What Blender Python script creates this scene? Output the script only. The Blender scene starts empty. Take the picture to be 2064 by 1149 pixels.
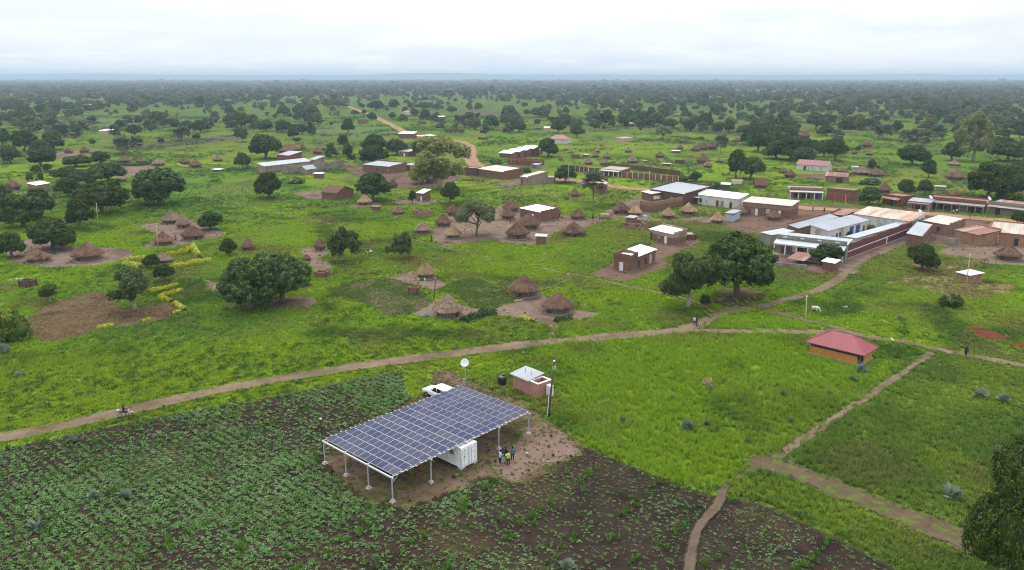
import bpy, bmesh, math, random
import numpy as np
from mathutils import Vector, Matrix, Euler
R=math.radians
# ------------------------------------------------------------------ camera, sky, sun, exposure
SC=bpy.context.scene; COL=SC.collection
cam=bpy.data.objects.new('camera',bpy.data.cameras.new('camera')); COL.objects.link(cam)
cam.location=(0,0,43.0); cam.rotation_euler=(R(90-15.098),0,0)
cam.data.sensor_width=36; cam.data.lens=36*1555/2064; cam.data.clip_start=.5; cam.data.clip_end=60000
SC.camera=cam
SUN_EL,SUN_AZ=R(56),R(-14)          # azimuth measured from the view direction, minus is left
sdir=Vector((math.sin(SUN_AZ)*math.cos(SUN_EL),math.cos(SUN_AZ)*math.cos(SUN_EL),math.sin(SUN_EL)))
sl=bpy.data.lights.new('sun','SUN'); sl.energy=1.5; sl.angle=R(14); sl.color=(1,.97,.92)
so=bpy.data.objects.new('sun',sl); COL.objects.link(so); so.rotation_euler=(-sdir).to_track_quat('-Z','Y').to_euler(); so.location=(0,0,400)
wd=bpy.data.worlds.new('World'); SC.world=wd; wd.use_nodes=True
SC.view_settings.view_transform='Standard'; SC.view_settings.look='None'; SC.view_settings.exposure=0.40; SC.view_settings.gamma=1
SC.render.engine='CYCLES'
cy=SC.cycles; cy.max_bounces=5; cy.diffuse_bounces=2; cy.glossy_bounces=2; cy.transmission_bounces=3; cy.volume_bounces=0; cy.transparent_max_bounces=8
cy.use_denoising=True; cy.denoising_prefilter='NONE'; cy.filter_width=1.1; cy.caustics_reflective=False; cy.caustics_refractive=False; cy.use_adaptive_sampling=True; cy.adaptive_threshold=.01
class NT:
    """small helper to wire node trees"""
    def __init__(s,tree): s.t=tree; s.n=tree.nodes; s.l=tree.links
    def __call__(s,typ,ins=None,**k):
        n=s.n.new(typ)
        for a,v in k.items(): setattr(n,a,v)
        for a,v in (ins or {}).items():
            i=n.inputs[a]
            if isinstance(v,bpy.types.NodeSocket): s.l.new(v,i)
            else: i.default_value=v
        return n
    def math(s,op,a,b=None,c=None,clamp=False):
        n=s.n.new('ShaderNodeMath'); n.operation=op; n.use_clamp=clamp
        for i,v in enumerate((a,b,c)):
            if v is None: continue
            if isinstance(v,bpy.types.NodeSocket): s.l.new(v,n.inputs[i])
            else: n.inputs[i].default_value=v
        return n.outputs[0]
    def mix(s,f,a,b,typ='MIX'):
        n=s.n.new('ShaderNodeMix'); n.data_type='RGBA'; n.blend_type=typ; n.clamp_factor=True
        for i,v in ((0,f),(6,a),(7,b)):
            if isinstance(v,bpy.types.NodeSocket): s.l.new(v,n.inputs[i])
            else: n.inputs[i].default_value=v if i==0 else (tuple(v)+(1,) if len(v)==3 else v)
        return n.outputs[2]
    def noise(s,vec,scale,detail=4,rough=.55):
        n=s('ShaderNodeTexNoise',{'Scale':scale,'Detail':detail,'Roughness':rough})
        if vec is not None: s.l.new(vec,n.inputs['Vector'])
        return n.outputs['Fac']
    def ramp(s,f,lo,hi):
        n=s('ShaderNodeMapRange',{'Value':f,'From Min':lo,'From Max':hi}); n.interpolation_type='SMOOTHSTEP'
        return n.outputs[0]
def build_world():
    t=wd.node_tree; t.nodes.clear(); N=NT(t)
    sky=N('ShaderNodeTexSky'); sky.sky_type='NISHITA'; sky.sun_disc=False; sky.sun_elevation=SUN_EL; sky.sun_rotation=SUN_AZ; sky.air_density=1.5; sky.dust_density=3
    g=N('ShaderNodeTexCoord').outputs['Generated']
    sep=N('ShaderNodeSeparateXYZ',{0:g}); z=sep.outputs[2]
    st=N('ShaderNodeMapping',{'Vector':g,'Scale':(2.2,2.2,13)})
    n1=N.noise(st.outputs[0],1.6,6,.55)
    st2=N('ShaderNodeMapping',{'Vector':g,'Scale':(7,7,60)})
    n2=N.noise(st2.outputs[0],1.5,5,.6)
    lum=N.ramp(n1,.36,.66)
    c=N.mix(lum,(6.5,7.2,8.0),(8.4,8.6,8.8))
    low=N.math('MULTIPLY',N.ramp(n2,.5,.62),N.math('MULTIPLY',N.ramp(z,.0,.012),N.ramp(z,.045,.018)))
    c=N.mix(N.math('MULTIPLY',low,.55),c,(9.2,9.4,9.6))
    dot=N('ShaderNodeVectorMath',{0:g,1:tuple(sdir)},operation='DOT_PRODUCT').outputs['Value']
    glow=N.math('POWER',N.math('MAXIMUM',dot,0),5)
    c=N.mix(N.math('MULTIPLY',glow,1.0),c,(12,12,11.9))
    c=N.mix(.88,sky.outputs[0],c)
    # overcast skies brighten towards the zenith
    br=N.math('MULTIPLY_ADD',N.math('MAXIMUM',z,0),1.1,1.0)
    vm=N('ShaderNodeVectorMath',{0:c,1:(1,1,1)},operation='MULTIPLY')
    cb=N('ShaderNodeCombineXYZ',{0:br,1:br,2:br}); N.l.new(cb.outputs[0],vm.inputs[1])
    bg=N('ShaderNodeBackground',{'Color':vm.outputs[0],'Strength':.1})
    o=N('ShaderNodeOutputWorld'); N.l.new(bg.outputs[0],o.inputs[0])
build_world()
# ------------------------------------------------------------------ layout of the village, metres, x to the east, y away from the drone
TREES=[
('broadleaf_tree','M',-144.6,225,14.8,10.4,'broad dark dome-crowned tree nearest to the homestead behind the yellow hedge'),
('broadleaf_tree','M',-127.3,224,10,9,'dark dome-crowned tree second nearest to the homestead behind the yellow hedge'),
('broadleaf_tree','M',-119,195.7,12,8.2,'dark dome-crowned tree nearest to the homestead behind the yellow hedge'),
('leafy_tree','L',-115.1,193.9,6.6,5.5,'small bright green leafy tree nearest to the homestead behind the yellow hedge'),
('broadleaf_tree','M',-123.3,185.6,8,6.7,'small dark dome-crowned tree third nearest to the homestead behind the yellow hedge'),
('broadleaf_tree','M',-132.2,247,17.4,11.8,'tall dark dome-crowned tree nearest to the homestead behind the yellow hedge'),
('broadleaf_tree','M',-122.3,266.2,20.5,13.2,'tall dark dome-crowned tree nearest to the farmstead with the white tin roof'),
('broadleaf_tree','M',-87.8,221.5,8,5.6,'small dark dome-crowned tree nearest to the homestead behind the yellow hedge'),
('broadleaf_tree','M',-70.3,187,5.1,4.7,'small dark dome-crowned tree nearest to the pink washroom'),
('broadleaf_tree','M',-83.6,174,4.1,3.6,'small dark dome-crowned tree nearest to the hedged yellow garden'),
('leafy_tree','L',-75.6,162.1,4.9,4,'small bright green leafy tree nearest to the hedged yellow garden'),
('airy_tree','A',-72,141.1,10.5,8.5,'airy olive-leaved tree nearest to the ploughed plot'),
('broadleaf_tree','M',-50,142,14.5,10.4,'big dark tree with visible trunk first of the twin trees'),
('broadleaf_tree','M',-45.6,146.1,13.9,10.8,'bigger rounder dark tree of the twin trees over bare soil'),
('bush','Y',-85,124,6.8,5.2,'yellow-green bush nearest to the ploughed plot'),
('airy_tree','A',-91.2,146.2,4.9,3.7,'small airy olive-leaved tree nearest to the ploughed plot'),
('broadleaf_tree','M',-257.7,399.6,10.6,9.5,'dark dome-crowned tree third nearest to the far hut pair with yellow hedge'),
('broadleaf_tree','M',-234.7,386.9,15,9.9,'broad dark dome-crowned tree third nearest to the far hut pair with yellow hedge'),
('broadleaf_tree','M',-280.4,477.5,17.2,10.9,'broad dark dome-crowned tree second nearest to the pale pink house'),
('leafy_tree','L',-293,469.2,15.8,13.1,'broad bright green leafy tree nearest to the far hut pair with yellow hedge'),
('broadleaf_tree','M',-322.9,494.9,13.5,12.3,'tall dark dome-crowned tree nearest to the pale pink house'),
('broadleaf_tree','M',-278.5,461.2,14.1,7.5,'broad dark dome-crowned tree third nearest to the pale pink house'),
('leafy_tree','L',-218.8,356,5.2,4.1,'small bright green leafy tree nearest to the farmstead with the white tin roof'),
('leafy_tree','L',-216.4,360.8,4.6,4.2,'small bright green leafy tree nearest to the far hut pair with yellow hedge'),
('airy_tree','A',-202.1,323.1,3.5,4.5,'small airy olive-leaved tree nearest to the farmstead with the white tin roof'),
('airy_tree','A',-199.1,325.5,3.7,4.7,'small airy olive-leaved tree nearest to the far hut pair with yellow hedge'),
('broadleaf_tree','M',-189.7,329.5,12.6,6.5,'dark dome-crowned tree nearest to the far hut pair with yellow hedge'),
('broadleaf_tree','M',-171.4,328.3,16,8.4,'broad dark dome-crowned tree nearest to the farmstead with the white tin roof'),
('broadleaf_tree','M',-216.3,385.2,16.2,5.7,'broad dark dome-crowned tree nearest to the far hut pair with yellow hedge'),
('leafy_tree','L',-208.9,393.7,11.4,7,'bright green leafy tree nearest to the far hut pair with yellow hedge'),
('broadleaf_tree','M',-165.3,286.5,11.2,7.1,'dark dome-crowned tree third nearest to the farmstead with the white tin roof'),
('airy_tree','A',-178.3,269.4,8.4,7.4,'small airy olive-leaved tree third nearest to the farmstead with the white tin roof'),
('broadleaf_tree','M',-129.4,372.9,8.4,8.5,'small dark dome-crowned tree nearest to the grey walled store'),
('broadleaf_tree','M',-89.5,282.8,11.8,10.1,'dark dome-crowned tree nearest to the boxy white-roofed brick house'),
('broadleaf_tree','M',-283.7,589.1,12.2,9.6,'dark dome-crowned tree nearest to the pale pink house'),
('airy_tree','A',-269.2,502.2,6.4,4.7,'small airy olive-leaved tree nearest to the pale pink house'),
('broadleaf_tree','M',-233.8,521.5,4.6,4,'small dark dome-crowned tree nearest to the pale pink house'),
('airy_tree','A',-183.3,531.7,11.1,11,'airy olive-leaved tree nearest to the far hut pair with yellow hedge'),
('bush','S',-228.4,567.1,6.8,4.1,'low dark green bush nearest to the pale pink house'),
('fan_palm','P',-347.9,652.3,7.8,11.5,'grey-green fan palm fourth nearest to the distant hut pair by the palms'),
('fan_palm','P',-318.9,582.8,7.9,10.8,'grey-green fan palm nearest to the pale pink house'),
('fan_palm','P',-290.2,521.5,7.9,10.4,'grey-green fan palm nearest to the farmstead with the white tin roof'),
('fan_palm','P',-329.5,576.7,8.8,9.4,'grey-green fan palm second nearest to the pale pink house'),
('fan_palm','P',-331.5,573.1,8.2,9.2,'grey-green fan palm third nearest to the pale pink house'),
('fan_palm','P',-348.7,591.7,8.5,6.9,'grey-green fan palm fourth nearest to the pale pink house'),
('fan_palm','P',-280.5,553.3,8,9.9,'grey-green fan palm fourth nearest to the far hut pair with yellow hedge'),
('fan_palm','P',-223.3,447.4,8.6,10.1,'stout grey-green fan palm nearest to the pale pink house'),
('fan_palm','P',-215.7,448.9,6.9,9.6,'stout grey-green fan palm nearest to the far hut pair with yellow hedge'),
('fan_palm','P',-349.5,715.1,9.1,9.3,'grey-green fan palm second nearest to the distant hut pair by the palms'),
('fan_palm','P',-338.7,730.3,8.1,10.2,'grey-green fan palm nearest to the distant red-roofed house'),
('fan_palm','P',-231.7,544.5,7,8.8,'grey-green fan palm nearest to the far hut pair with yellow hedge'),
('fan_palm','P',-228.2,546.6,7,9.4,'grey-green fan palm nearest to the white-roofed brick hall'),
('fan_palm','P',-249.7,644.6,9.8,10.9,'grey-green fan palm second nearest to the pale roadside long house'),
('fan_palm','P',-473.1,730.3,9.3,10.8,'grey-green fan palm nearest to the distant hut pair by the palms'),
('broadleaf_tree','M',-487.6,762.6,11.2,8.9,'dark dome-crowned tree nearest to the distant hut pair by the palms'),
('broadleaf_tree','M',-474.3,762.6,14,8.9,'broad dark dome-crowned tree nearest to the distant hut pair by the palms'),
('airy_tree','A',-413.4,711.4,17,8.5,'broad airy olive-leaved tree nearest to the distant hut pair by the palms'),
('broadleaf_tree','M',-337.7,750.2,15.5,12.1,'tall dark dome-crowned tree nearest to the distant hut pair by the palms'),
('broadleaf_tree','M',-348.1,734.2,9.4,9,'dark dome-crowned tree second nearest to the distant hut pair by the palms'),
('broadleaf_tree','M',-261.4,632.7,13.1,10.1,'dark dome-crowned tree second nearest to the pale pink house'),
('broadleaf_tree','M',-248.4,625.5,14,10.5,'broad dark dome-crowned tree nearest to the pale pink house'),
('broadleaf_tree','M',-248.6,697,15.6,11.6,'tall dark dome-crowned tree second nearest to the pale pink house'),
('leafy_tree','L',-231,671.4,18.2,13.6,'broad bright green leafy tree nearest to the pale pink house'),
('broadleaf_tree','M',-551.7,926.2,16.2,12.5,'tall dark dome-crowned tree second nearest to the wooded rise with the pink roof'),
('leafy_tree','L',-548.9,948.4,15,12.9,'broad bright green leafy tree nearest to the wooded rise with the pink roof'),
('tall_tree','T',-622.6,981.9,29.6,20.4,'tall pale feathery tree nearest to the wooded rise with the pink roof'),
('broadleaf_tree','M',-575.3,932.4,17.8,10.7,'broad dark dome-crowned tree nearest to the wooded rise with the pink roof'),
('broadleaf_tree','M',-581.5,1036.9,21.4,11.9,'tall dark dome-crowned tree nearest to the wooded rise with the pink roof'),
('broadleaf_tree','M',-134.3,423.5,19.4,14.3,'tall dark dome-crowned tree nearest to the far hut pair with yellow hedge'),
('broadleaf_tree','M',-202,644.6,12.9,9.5,'dark dome-crowned tree third nearest to the pale pink house'),
('broadleaf_tree','M',-185.4,629.8,11.1,10.2,'dark dome-crowned tree fourth nearest to the white-roofed brick hall'),
('broadleaf_tree','M',-157.8,564.8,10.8,8.2,'dark dome-crowned tree nearest to the white-roofed brick hall'),
('broadleaf_tree','M',-161.7,604.8,10.1,8.4,'dark dome-crowned tree second nearest to the white-roofed brick hall'),
('conical_tree','C',-154.3,602.1,6.9,10,'pointed dark conical tree nearest to the white-roofed brick hall'),
('conical_tree','C',-100,430.3,8,7.2,'pointed dark conical tree nearest to the grey walled store'),
('leafy_tree','L',-106.3,493.1,7.9,8.5,'small bright green leafy tree nearest to the first bend of the orange road'),
('airy_tree','A',-81.4,386.9,8.7,12.1,'small airy olive-leaved tree nearest to the grey walled store'),
('broadleaf_tree','M',-82.8,469.2,17.3,10.8,'broad dark dome-crowned tree nearest to the first bend of the orange road'),
('broadleaf_tree','M',-66,444.5,13.6,9.8,'dark dome-crowned tree nearest to the first bend of the orange road'),
('broadleaf_tree','M',-70.4,395.5,16.6,10.1,'broad dark dome-crowned tree nearest to the grey walled store'),
('leafy_tree','L',-128.7,615.6,11.8,12,'bright green leafy tree nearest to the white-roofed brick hall'),
('airy_tree','A',-161,702.3,5,4.8,'small airy olive-leaved tree nearest to the distant hut pair by the palms'),
('broadleaf_tree','M',-141.2,793.4,10.7,9.1,'dark dome-crowned tree second nearest to the pale roadside long house'),
('broadleaf_tree','M',-173.3,926.2,7.6,6.5,'small dark dome-crowned tree nearest to the distant red-roofed house'),
('broadleaf_tree','M',-216.2,1134.2,9.3,7.6,'dark dome-crowned tree nearest to the hut at the road end'),
('broadleaf_tree','M',-184.3,926.2,11.8,5.9,'dark dome-crowned tree third nearest to the distant red-roofed house'),
('broadleaf_tree','M',-176.8,1029.3,24.5,14.8,'tall dark dome-crowned tree nearest to the distant red-roofed house'),
('broadleaf_tree','M',-125.7,829.1,8.6,7.5,'small dark dome-crowned tree nearest to the pale roadside long house'),
('airy_tree','A',-109.4,760.5,5.1,6.5,'small airy olive-leaved tree nearest to the pale roadside long house'),
('broadleaf_tree','M',-89.5,816.8,13,10.8,'dark dome-crowned tree nearest to the pale roadside long house'),
('broadleaf_tree','M',-110.8,896.2,12.8,8.3,'dark dome-crowned tree nearest to the distant red-roofed house'),
('broadleaf_tree','M',-118.4,1068.8,25.4,11,'broad dark dome-crowned tree nearest to the hut at the road end'),
('broadleaf_tree','M',-100.6,1068.8,18.6,8.7,'broad dark dome-crowned tree second nearest to the hut at the road end'),
('broadleaf_tree','M',-72.5,964.9,12.2,9.4,'dark dome-crowned tree fourth nearest to the distant red-roofed house'),
('broadleaf_tree','M',-164.4,1111.5,10.6,12.7,'tall dark dome-crowned tree nearest to the hut at the road end'),
('broadleaf_tree','M',-144.4,1120.5,10.6,9.6,'dark dome-crowned tree second nearest to the farthest stretch of road'),
('broadleaf_tree','M',-133,981.9,10.9,7.8,'dark dome-crowned tree second nearest to the distant red-roofed house'),
('airy_tree','A',-45.8,711.4,8.2,10.7,'small airy olive-leaved tree nearest to the roofless far brick shell'),
('broadleaf_tree','M',-17.3,660.1,15.8,12.8,'tall dark dome-crowned tree nearest to the roofless far brick shell'),
('airy_tree','A',-19.5,582.8,10.2,10.1,'airy olive-leaved tree nearest to the roofless far brick shell'),
('broadleaf_tree','M',-6.3,738.1,11.8,8.5,'dark dome-crowned tree fourth nearest to the pale roadside long house'),
('broadleaf_tree','M',-44.7,1068.8,9.8,9.8,'dark dome-crowned tree fourth nearest to the farthest stretch of road'),
('broadleaf_tree','M',-58.7,1077.1,10.2,8.5,'dark dome-crowned tree third nearest to the farthest stretch of road'),
('tall_tree','T',-28.6,306.6,20.9,19.9,'tall pale feathery tree nearest to the tall pale road tree'),
('tall_tree','T',-37.4,322.3,10.5,9.2,'tall pale feathery tree nearest to the grey walled store'),
('broadleaf_tree','M',-52.8,435.2,7.4,9,'small dark dome-crowned tree nearest to the white-roofed market stalls'),
('airy_tree','A',-38.4,317.6,6.2,5.4,'small airy olive-leaved tree nearest to the tall pale road tree'),
('broadleaf_tree','M',-49.5,274.5,14.8,11,'broad dark dome-crowned tree nearest to the boxy white-roofed brick house'),
('leafy_tree','L',-34.9,268.9,3.4,4.7,'small bright green leafy tree nearest to the boxy white-roofed brick house'),
('broadleaf_tree','M',-21.5,268.9,6.8,7.9,'small dark dome-crowned tree nearest to the boxy white-roofed brick house'),
('bush','S',-7.6,393.7,7.3,3,'low dark green bush nearest to the brick market bays'),
('bush','S',-148.8,542.3,6.1,2.9,'low dark green bush nearest to the white-roofed brick hall'),
('bush','S',-90.2,322.3,7.3,2.2,'low dark green bush nearest to the grey walled store'),
('broadleaf_tree','M',-259.5,896.2,18.5,12.1,'tall dark dome-crowned tree third nearest to the distant red-roofed house'),
('broadleaf_tree','M',-241.8,896.2,17.1,13.8,'tall dark dome-crowned tree second nearest to the distant red-roofed house'),
('broadleaf_tree','M',-226.1,896.2,16.4,11.2,'broad dark dome-crowned tree nearest to the distant red-roofed house'),
('tall_tree','T',-297.6,1143.5,18.1,13.6,'tall pale feathery tree second nearest to the wooded rise with the pink roof'),
('tall_tree','T',-283.2,1143.5,18.1,13.1,'tall pale feathery tree third nearest to the wooded rise with the pink roof'),
('tall_tree','T',-266.9,1143.5,18.1,13.6,'tall pale feathery tree second nearest to the hut at the road end'),
('tall_tree','T',-251.5,1143.5,17.2,13.1,'tall pale feathery tree nearest to the hut at the road end'),
('tall_tree','T',-240.6,1143.5,12.7,10.6,'tall pale feathery tree nearest to the farthest stretch of road'),
('broadleaf_tree','M',20.2,433.8,13.3,11.1,'dark dome-crowned tree nearest to the white-roofed market stalls'),
('broadleaf_tree','M',36.8,622.6,14.4,11.2,'broad dark dome-crowned tree nearest to the roofless far brick shell'),
('broadleaf_tree','M',48,576.7,11.1,8.7,'dark dome-crowned tree nearest to the pink-roofed white house'),
('broadleaf_tree','M',55.7,671.4,11.8,9,'dark dome-crowned tree fourth nearest to the small white-roofed meadow shelter'),
('broadleaf_tree','M',6,629.8,11.6,9.1,'dark dome-crowned tree nearest to the roofless far brick shell'),
('broadleaf_tree','M',2.2,679.8,9.8,7.9,'dark dome-crowned tree second nearest to the roofless far brick shell'),
('fan_palm','P',68.7,652.3,6.8,13.4,'grey-green fan palm nearest to the small white-roofed meadow shelter'),
('airy_tree','A',76,652.3,4.2,4.7,'small airy olive-leaved tree nearest to the small white-roofed meadow shelter'),
('airy_tree','A',89,693.5,9.4,7.4,'airy olive-leaved tree nearest to the small white-roofed meadow shelter'),
('leafy_tree','L',104.3,740.1,8.5,9,'small bright green leafy tree nearest to the small white-roofed meadow shelter'),
('airy_tree','A',101.9,622.6,9.4,10.3,'airy olive-leaved tree second nearest to the small white-roofed meadow shelter'),
('broadleaf_tree','M',120.1,754.3,12,8.9,'dark dome-crowned tree third nearest to the small white-roofed meadow shelter'),
('broadleaf_tree','M',125.2,711.4,13.6,10.2,'dark dome-crowned tree nearest to the small white-roofed meadow shelter'),
('umbrella_tree','U',106.7,553.3,12.4,10.8,'flat-topped umbrella tree nearest to the pink-roofed white house'),
('broadleaf_tree','M',135.9,676.4,12.9,8.7,'dark dome-crowned tree second nearest to the small white-roofed meadow shelter'),
('broadleaf_tree','M',146.1,644.6,11.8,9.7,'dark dome-crowned tree second nearest to the dark hut beneath the grove edge'),
('broadleaf_tree','M',164.1,668.2,16,15.4,'tall dark dome-crowned tree nearest to the small white-roofed meadow shelter'),
('broadleaf_tree','M',173.4,629.8,10.6,10.4,'dark dome-crowned tree nearest to the dark hut beneath the grove edge'),
('airy_tree','A',151.2,576.7,13.8,12.1,'airy olive-leaved tree nearest to the dark hut beneath the grove edge'),
('fan_palm','P',122,455.7,7,9.7,'stout grey-green fan palm nearest to the far row of dark huts'),
('fan_palm','P',25.4,239.2,6.5,14.4,'stout grey-green fan palm nearest to the tall palm among the huts'),
('leafy_tree','L',22.5,325.5,10.8,7.5,'bright green leafy tree nearest to the tall pale road tree'),
('bush','Y',6.5,360.8,5.5,3.2,'yellow-green bush nearest to the brick market bays'),
('broadleaf_tree','M',77.8,328.3,6.4,4.5,'small dark dome-crowned tree nearest to the wide-roofed hall'),
('bush','S',72.7,328.3,5.9,2.7,'low dark green bush second nearest to the wide-roofed hall'),
('bush','S',80.4,309.1,6.5,2.6,'low dark green bush nearest to the wide-roofed hall'),
('broadleaf_tree','M',145.3,461.2,17.8,17.7,'tall dark dome-crowned tree nearest to the far row of dark huts'),
('broadleaf_tree','M',187,555.5,20.4,15.8,'tall dark dome-crowned tree nearest to the dark hut beneath the grove edge'),
('broadleaf_tree','M',143.5,423.5,16.4,10.2,'broad dark dome-crowned tree nearest to the long red-roofed house'),
('broadleaf_tree','M',148.7,415,18.7,13.9,'tall dark dome-crowned tree nearest to the long red-roofed house'),
('broadleaf_tree','M',149.4,398.4,13.2,8.8,'dark dome-crowned tree nearest to the long red-roofed house'),
('broadleaf_tree','M',165.5,513.6,16.5,14.2,'tall dark dome-crowned tree third nearest to the dark hut beneath the grove edge'),
('broadleaf_tree','M',98.6,340.9,9.9,13,'tall dark dome-crowned tree nearest to the rust-striped cottage'),
('broadleaf_tree','M',104.4,337.9,13.1,10,'dark dome-crowned tree nearest to the rust-striped cottage'),
('broadleaf_tree','M',63.2,926.2,10.3,9.9,'dark dome-crowned tree second nearest to the far hut below the upper treeline'),
('airy_tree','A',41,958.2,17.5,12.3,'broad airy olive-leaved tree nearest to the far hut below the upper treeline'),
('broadleaf_tree','M',74.9,1182.3,20.6,11,'broad dark dome-crowned tree third nearest to the far hut below the upper treeline'),
('broadleaf_tree','M',17.6,926.2,9.6,6.7,'dark dome-crowned tree fifth nearest to the pale roadside long house'),
('broadleaf_tree','M',27.2,926.2,10.3,6.7,'dark dome-crowned tree fourth nearest to the far hut below the upper treeline'),
('broadleaf_tree','M',119.8,1182.3,20.6,10.5,'broad dark dome-crowned tree second nearest to the far hut below the upper treeline'),
('broadleaf_tree','M',139.7,1192.5,20.8,10.8,'broad dark dome-crowned tree fourth nearest to the far hut below the upper treeline'),
('broadleaf_tree','M',129.6,882,8.4,8.8,'small dark dome-crowned tree nearest to the low pale hut at the far treeline'),
('broadleaf_tree','M',161.9,1036.9,19.7,11.9,'tall dark dome-crowned tree nearest to the far hut below the upper treeline'),
('broadleaf_tree','M',196.6,999.6,25.4,9.8,'broad dark dome-crowned tree nearest to the far hut below the upper treeline'),
('broadleaf_tree','M',213.4,981.9,13.2,8.5,'dark dome-crowned tree nearest to the far hut below the upper treeline'),
('broadleaf_tree','M',160.5,911,13,10.4,'dark dome-crowned tree nearest to the low pale hut at the far treeline'),
('broadleaf_tree','M',292.5,1208,24.9,11.1,'broad dark dome-crowned tree sixth nearest to the farthest hut behind the dense grove'),
('broadleaf_tree','M',227.8,1274.2,14.1,8.2,'broad dark dome-crowned tree eighth nearest to the far hut below the upper treeline'),
('airy_tree','A',298.1,1068.8,10.2,11.8,'airy olive-leaved tree nearest to the far hut below the upper treeline'),
('airy_tree','A',318.4,1068.8,8.5,10.3,'small airy olive-leaved tree third nearest to the far hut below the upper treeline'),
('airy_tree','A',254,917,5.8,5.9,'small airy olive-leaved tree nearest to the low pale hut at the far treeline'),
('airy_tree','A',264.8,981.9,6.2,7.1,'small airy olive-leaved tree nearest to the far hut below the upper treeline'),
('bush','S',133.7,553.3,4.4,2.6,'low dark green bush nearest to the dark hut beneath the grove edge'),
('broadleaf_tree','M',173.7,433.8,11.2,10.2,'dark dome-crowned tree second nearest to the far row of dark huts'),
('leafy_tree','L',171.9,413.8,13.7,11.5,'bright green leafy tree nearest to the long red-roofed house'),
('broadleaf_tree','M',207.6,467.6,3.8,3.4,'small dark dome-crowned tree nearest to the silver palm row'),
('broadleaf_tree','M',202.3,392.6,16.5,10.7,'broad dark dome-crowned tree nearest to the rust-striped cottage'),
('airy_tree','A',170.6,365.7,6.5,6.4,'small airy olive-leaved tree nearest to the long red-roofed house'),
('leafy_tree','L',184.4,342.2,8.3,8.1,'small bright green leafy tree nearest to the long red-roofed house'),
('broadleaf_tree','M',234,413.8,13.3,10.2,'dark dome-crowned tree sixth nearest to the silver palm row'),
('tall_tree','T',243.8,410.6,18.5,25.2,'tall pale feathery tree nearest to the long red-roofed house'),
('broadleaf_tree','M',261.7,410.6,19.9,10.9,'broad dark dome-crowned tree fourth nearest to the silver palm row'),
('broadleaf_tree','M',173.6,279.5,18,14,'tall dark dome-crowned tree nearest to the arcade of open shops'),
('broadleaf_tree','M',222.6,338.8,9.3,8.9,'dark dome-crowned tree fourth nearest to the arcade of open shops'),
('broadleaf_tree','M',188.4,285.6,7.9,8.8,'small dark dome-crowned tree second nearest to the silver palm row'),
('broadleaf_tree','M',148.5,289.7,7.6,6.3,'small dark dome-crowned tree nearest to the rust-striped cottage'),
('leafy_tree','L',155.9,290.4,6.6,5.8,'small bright green leafy tree nearest to the rust-striped cottage'),
('bush','S',147.9,318.4,8.5,3,'low dark green bush nearest to the rust-striped cottage'),
('broadleaf_tree','M',123.8,266.1,9.4,6.6,'dark dome-crowned tree nearest to the arcade of open shops'),
('bush','Y',180.8,275.1,6.3,3.2,'yellow-green bush nearest to the arcade of open shops'),
('broadleaf_tree','M',176.6,276.6,4.1,3.2,'small dark dome-crowned tree second nearest to the arcade of open shops'),
('leafy_tree','L',255.2,660.1,18.4,14.2,'broad bright green leafy tree nearest to the dark hut beneath the grove edge'),
('broadleaf_tree','M',236.8,591.7,15.1,8.6,'broad dark dome-crowned tree nearest to the dark hut beneath the grove edge'),
('broadleaf_tree','M',322.2,754.3,9.6,6.8,'dark dome-crowned tree nearest to the farthest hut behind the dense grove'),
('broadleaf_tree','M',279.7,663.3,10.6,7.7,'dark dome-crowned tree fifth nearest to the dark hut beneath the grove edge'),
('leafy_tree','L',294.5,663.3,13.8,8.7,'bright green leafy tree nearest to the dark hut beneath the grove edge'),
('broadleaf_tree','M',293.3,632.7,10.1,8.3,'dark dome-crowned tree third nearest to the dark hut beneath the grove edge'),
('broadleaf_tree','M',275.9,697,13.3,8.1,'dark dome-crowned tree second nearest to the farthest hut behind the dense grove'),
('fan_palm','P',302.5,744.1,7.1,8.3,'grey-green fan palm second nearest to the low pale hut at the far treeline'),
('fan_palm','P',261.5,559,7.6,9.9,'grey-green fan palm second nearest to the dark hut beneath the grove edge'),
('fan_palm','P',264.7,553.3,7.5,10,'grey-green fan palm second nearest to the far row of dark huts'),
('fan_palm','P',272.7,544.5,7,7.2,'grey-green fan palm third nearest to the silver palm row'),
('fan_palm','P',274.6,536.9,9,7.8,'grey-green fan palm second nearest to the silver palm row'),
('fan_palm','P',277,526.5,8.4,8.4,'grey-green fan palm nearest to the silver palm row'),
('fan_palm','P',300.5,553.3,9.7,10,'grey-green fan palm sixth nearest to the silver palm row'),
('fan_palm','P',230.6,555.5,8.4,6.9,'grey-green fan palm nearest to the dark hut beneath the grove edge'),
('fan_palm','P',354.4,846.9,9.4,6.7,'grey-green fan palm nearest to the farthest hut behind the dense grove'),
('fan_palm','P',535.6,868.1,8.3,11.1,'grey-green fan palm fourth nearest to the farthest hut behind the dense grove'),
('fan_palm','P',348.6,754.3,7.2,6,'grey-green fan palm second nearest to the farthest hut behind the dense grove'),
('broadleaf_tree','M',305.1,622.6,9.4,9.9,'dark dome-crowned tree second nearest to the silver palm row'),
('broadleaf_tree','M',349.5,663.3,16.9,5.8,'broad dark dome-crowned tree second nearest to the farthest hut behind the dense grove'),
('leafy_tree','L',337,589.1,12.7,8.1,'bright green leafy tree nearest to the silver palm row'),
('airy_tree','A',449.2,816.8,7.8,6.4,'small airy olive-leaved tree third nearest to the farthest hut behind the dense grove'),
('broadleaf_tree','M',403.1,715.1,10.3,6.2,'dark dome-crowned tree fifth nearest to the farthest hut behind the dense grove'),
('broadleaf_tree','M',536.2,932.4,14.1,16.3,'tall dark dome-crowned tree third nearest to the farthest hut behind the dense grove'),
('broadleaf_tree','M',434.2,697,11.1,6.9,'dark dome-crowned tree eighth nearest to the farthest hut behind the dense grove'),
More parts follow.
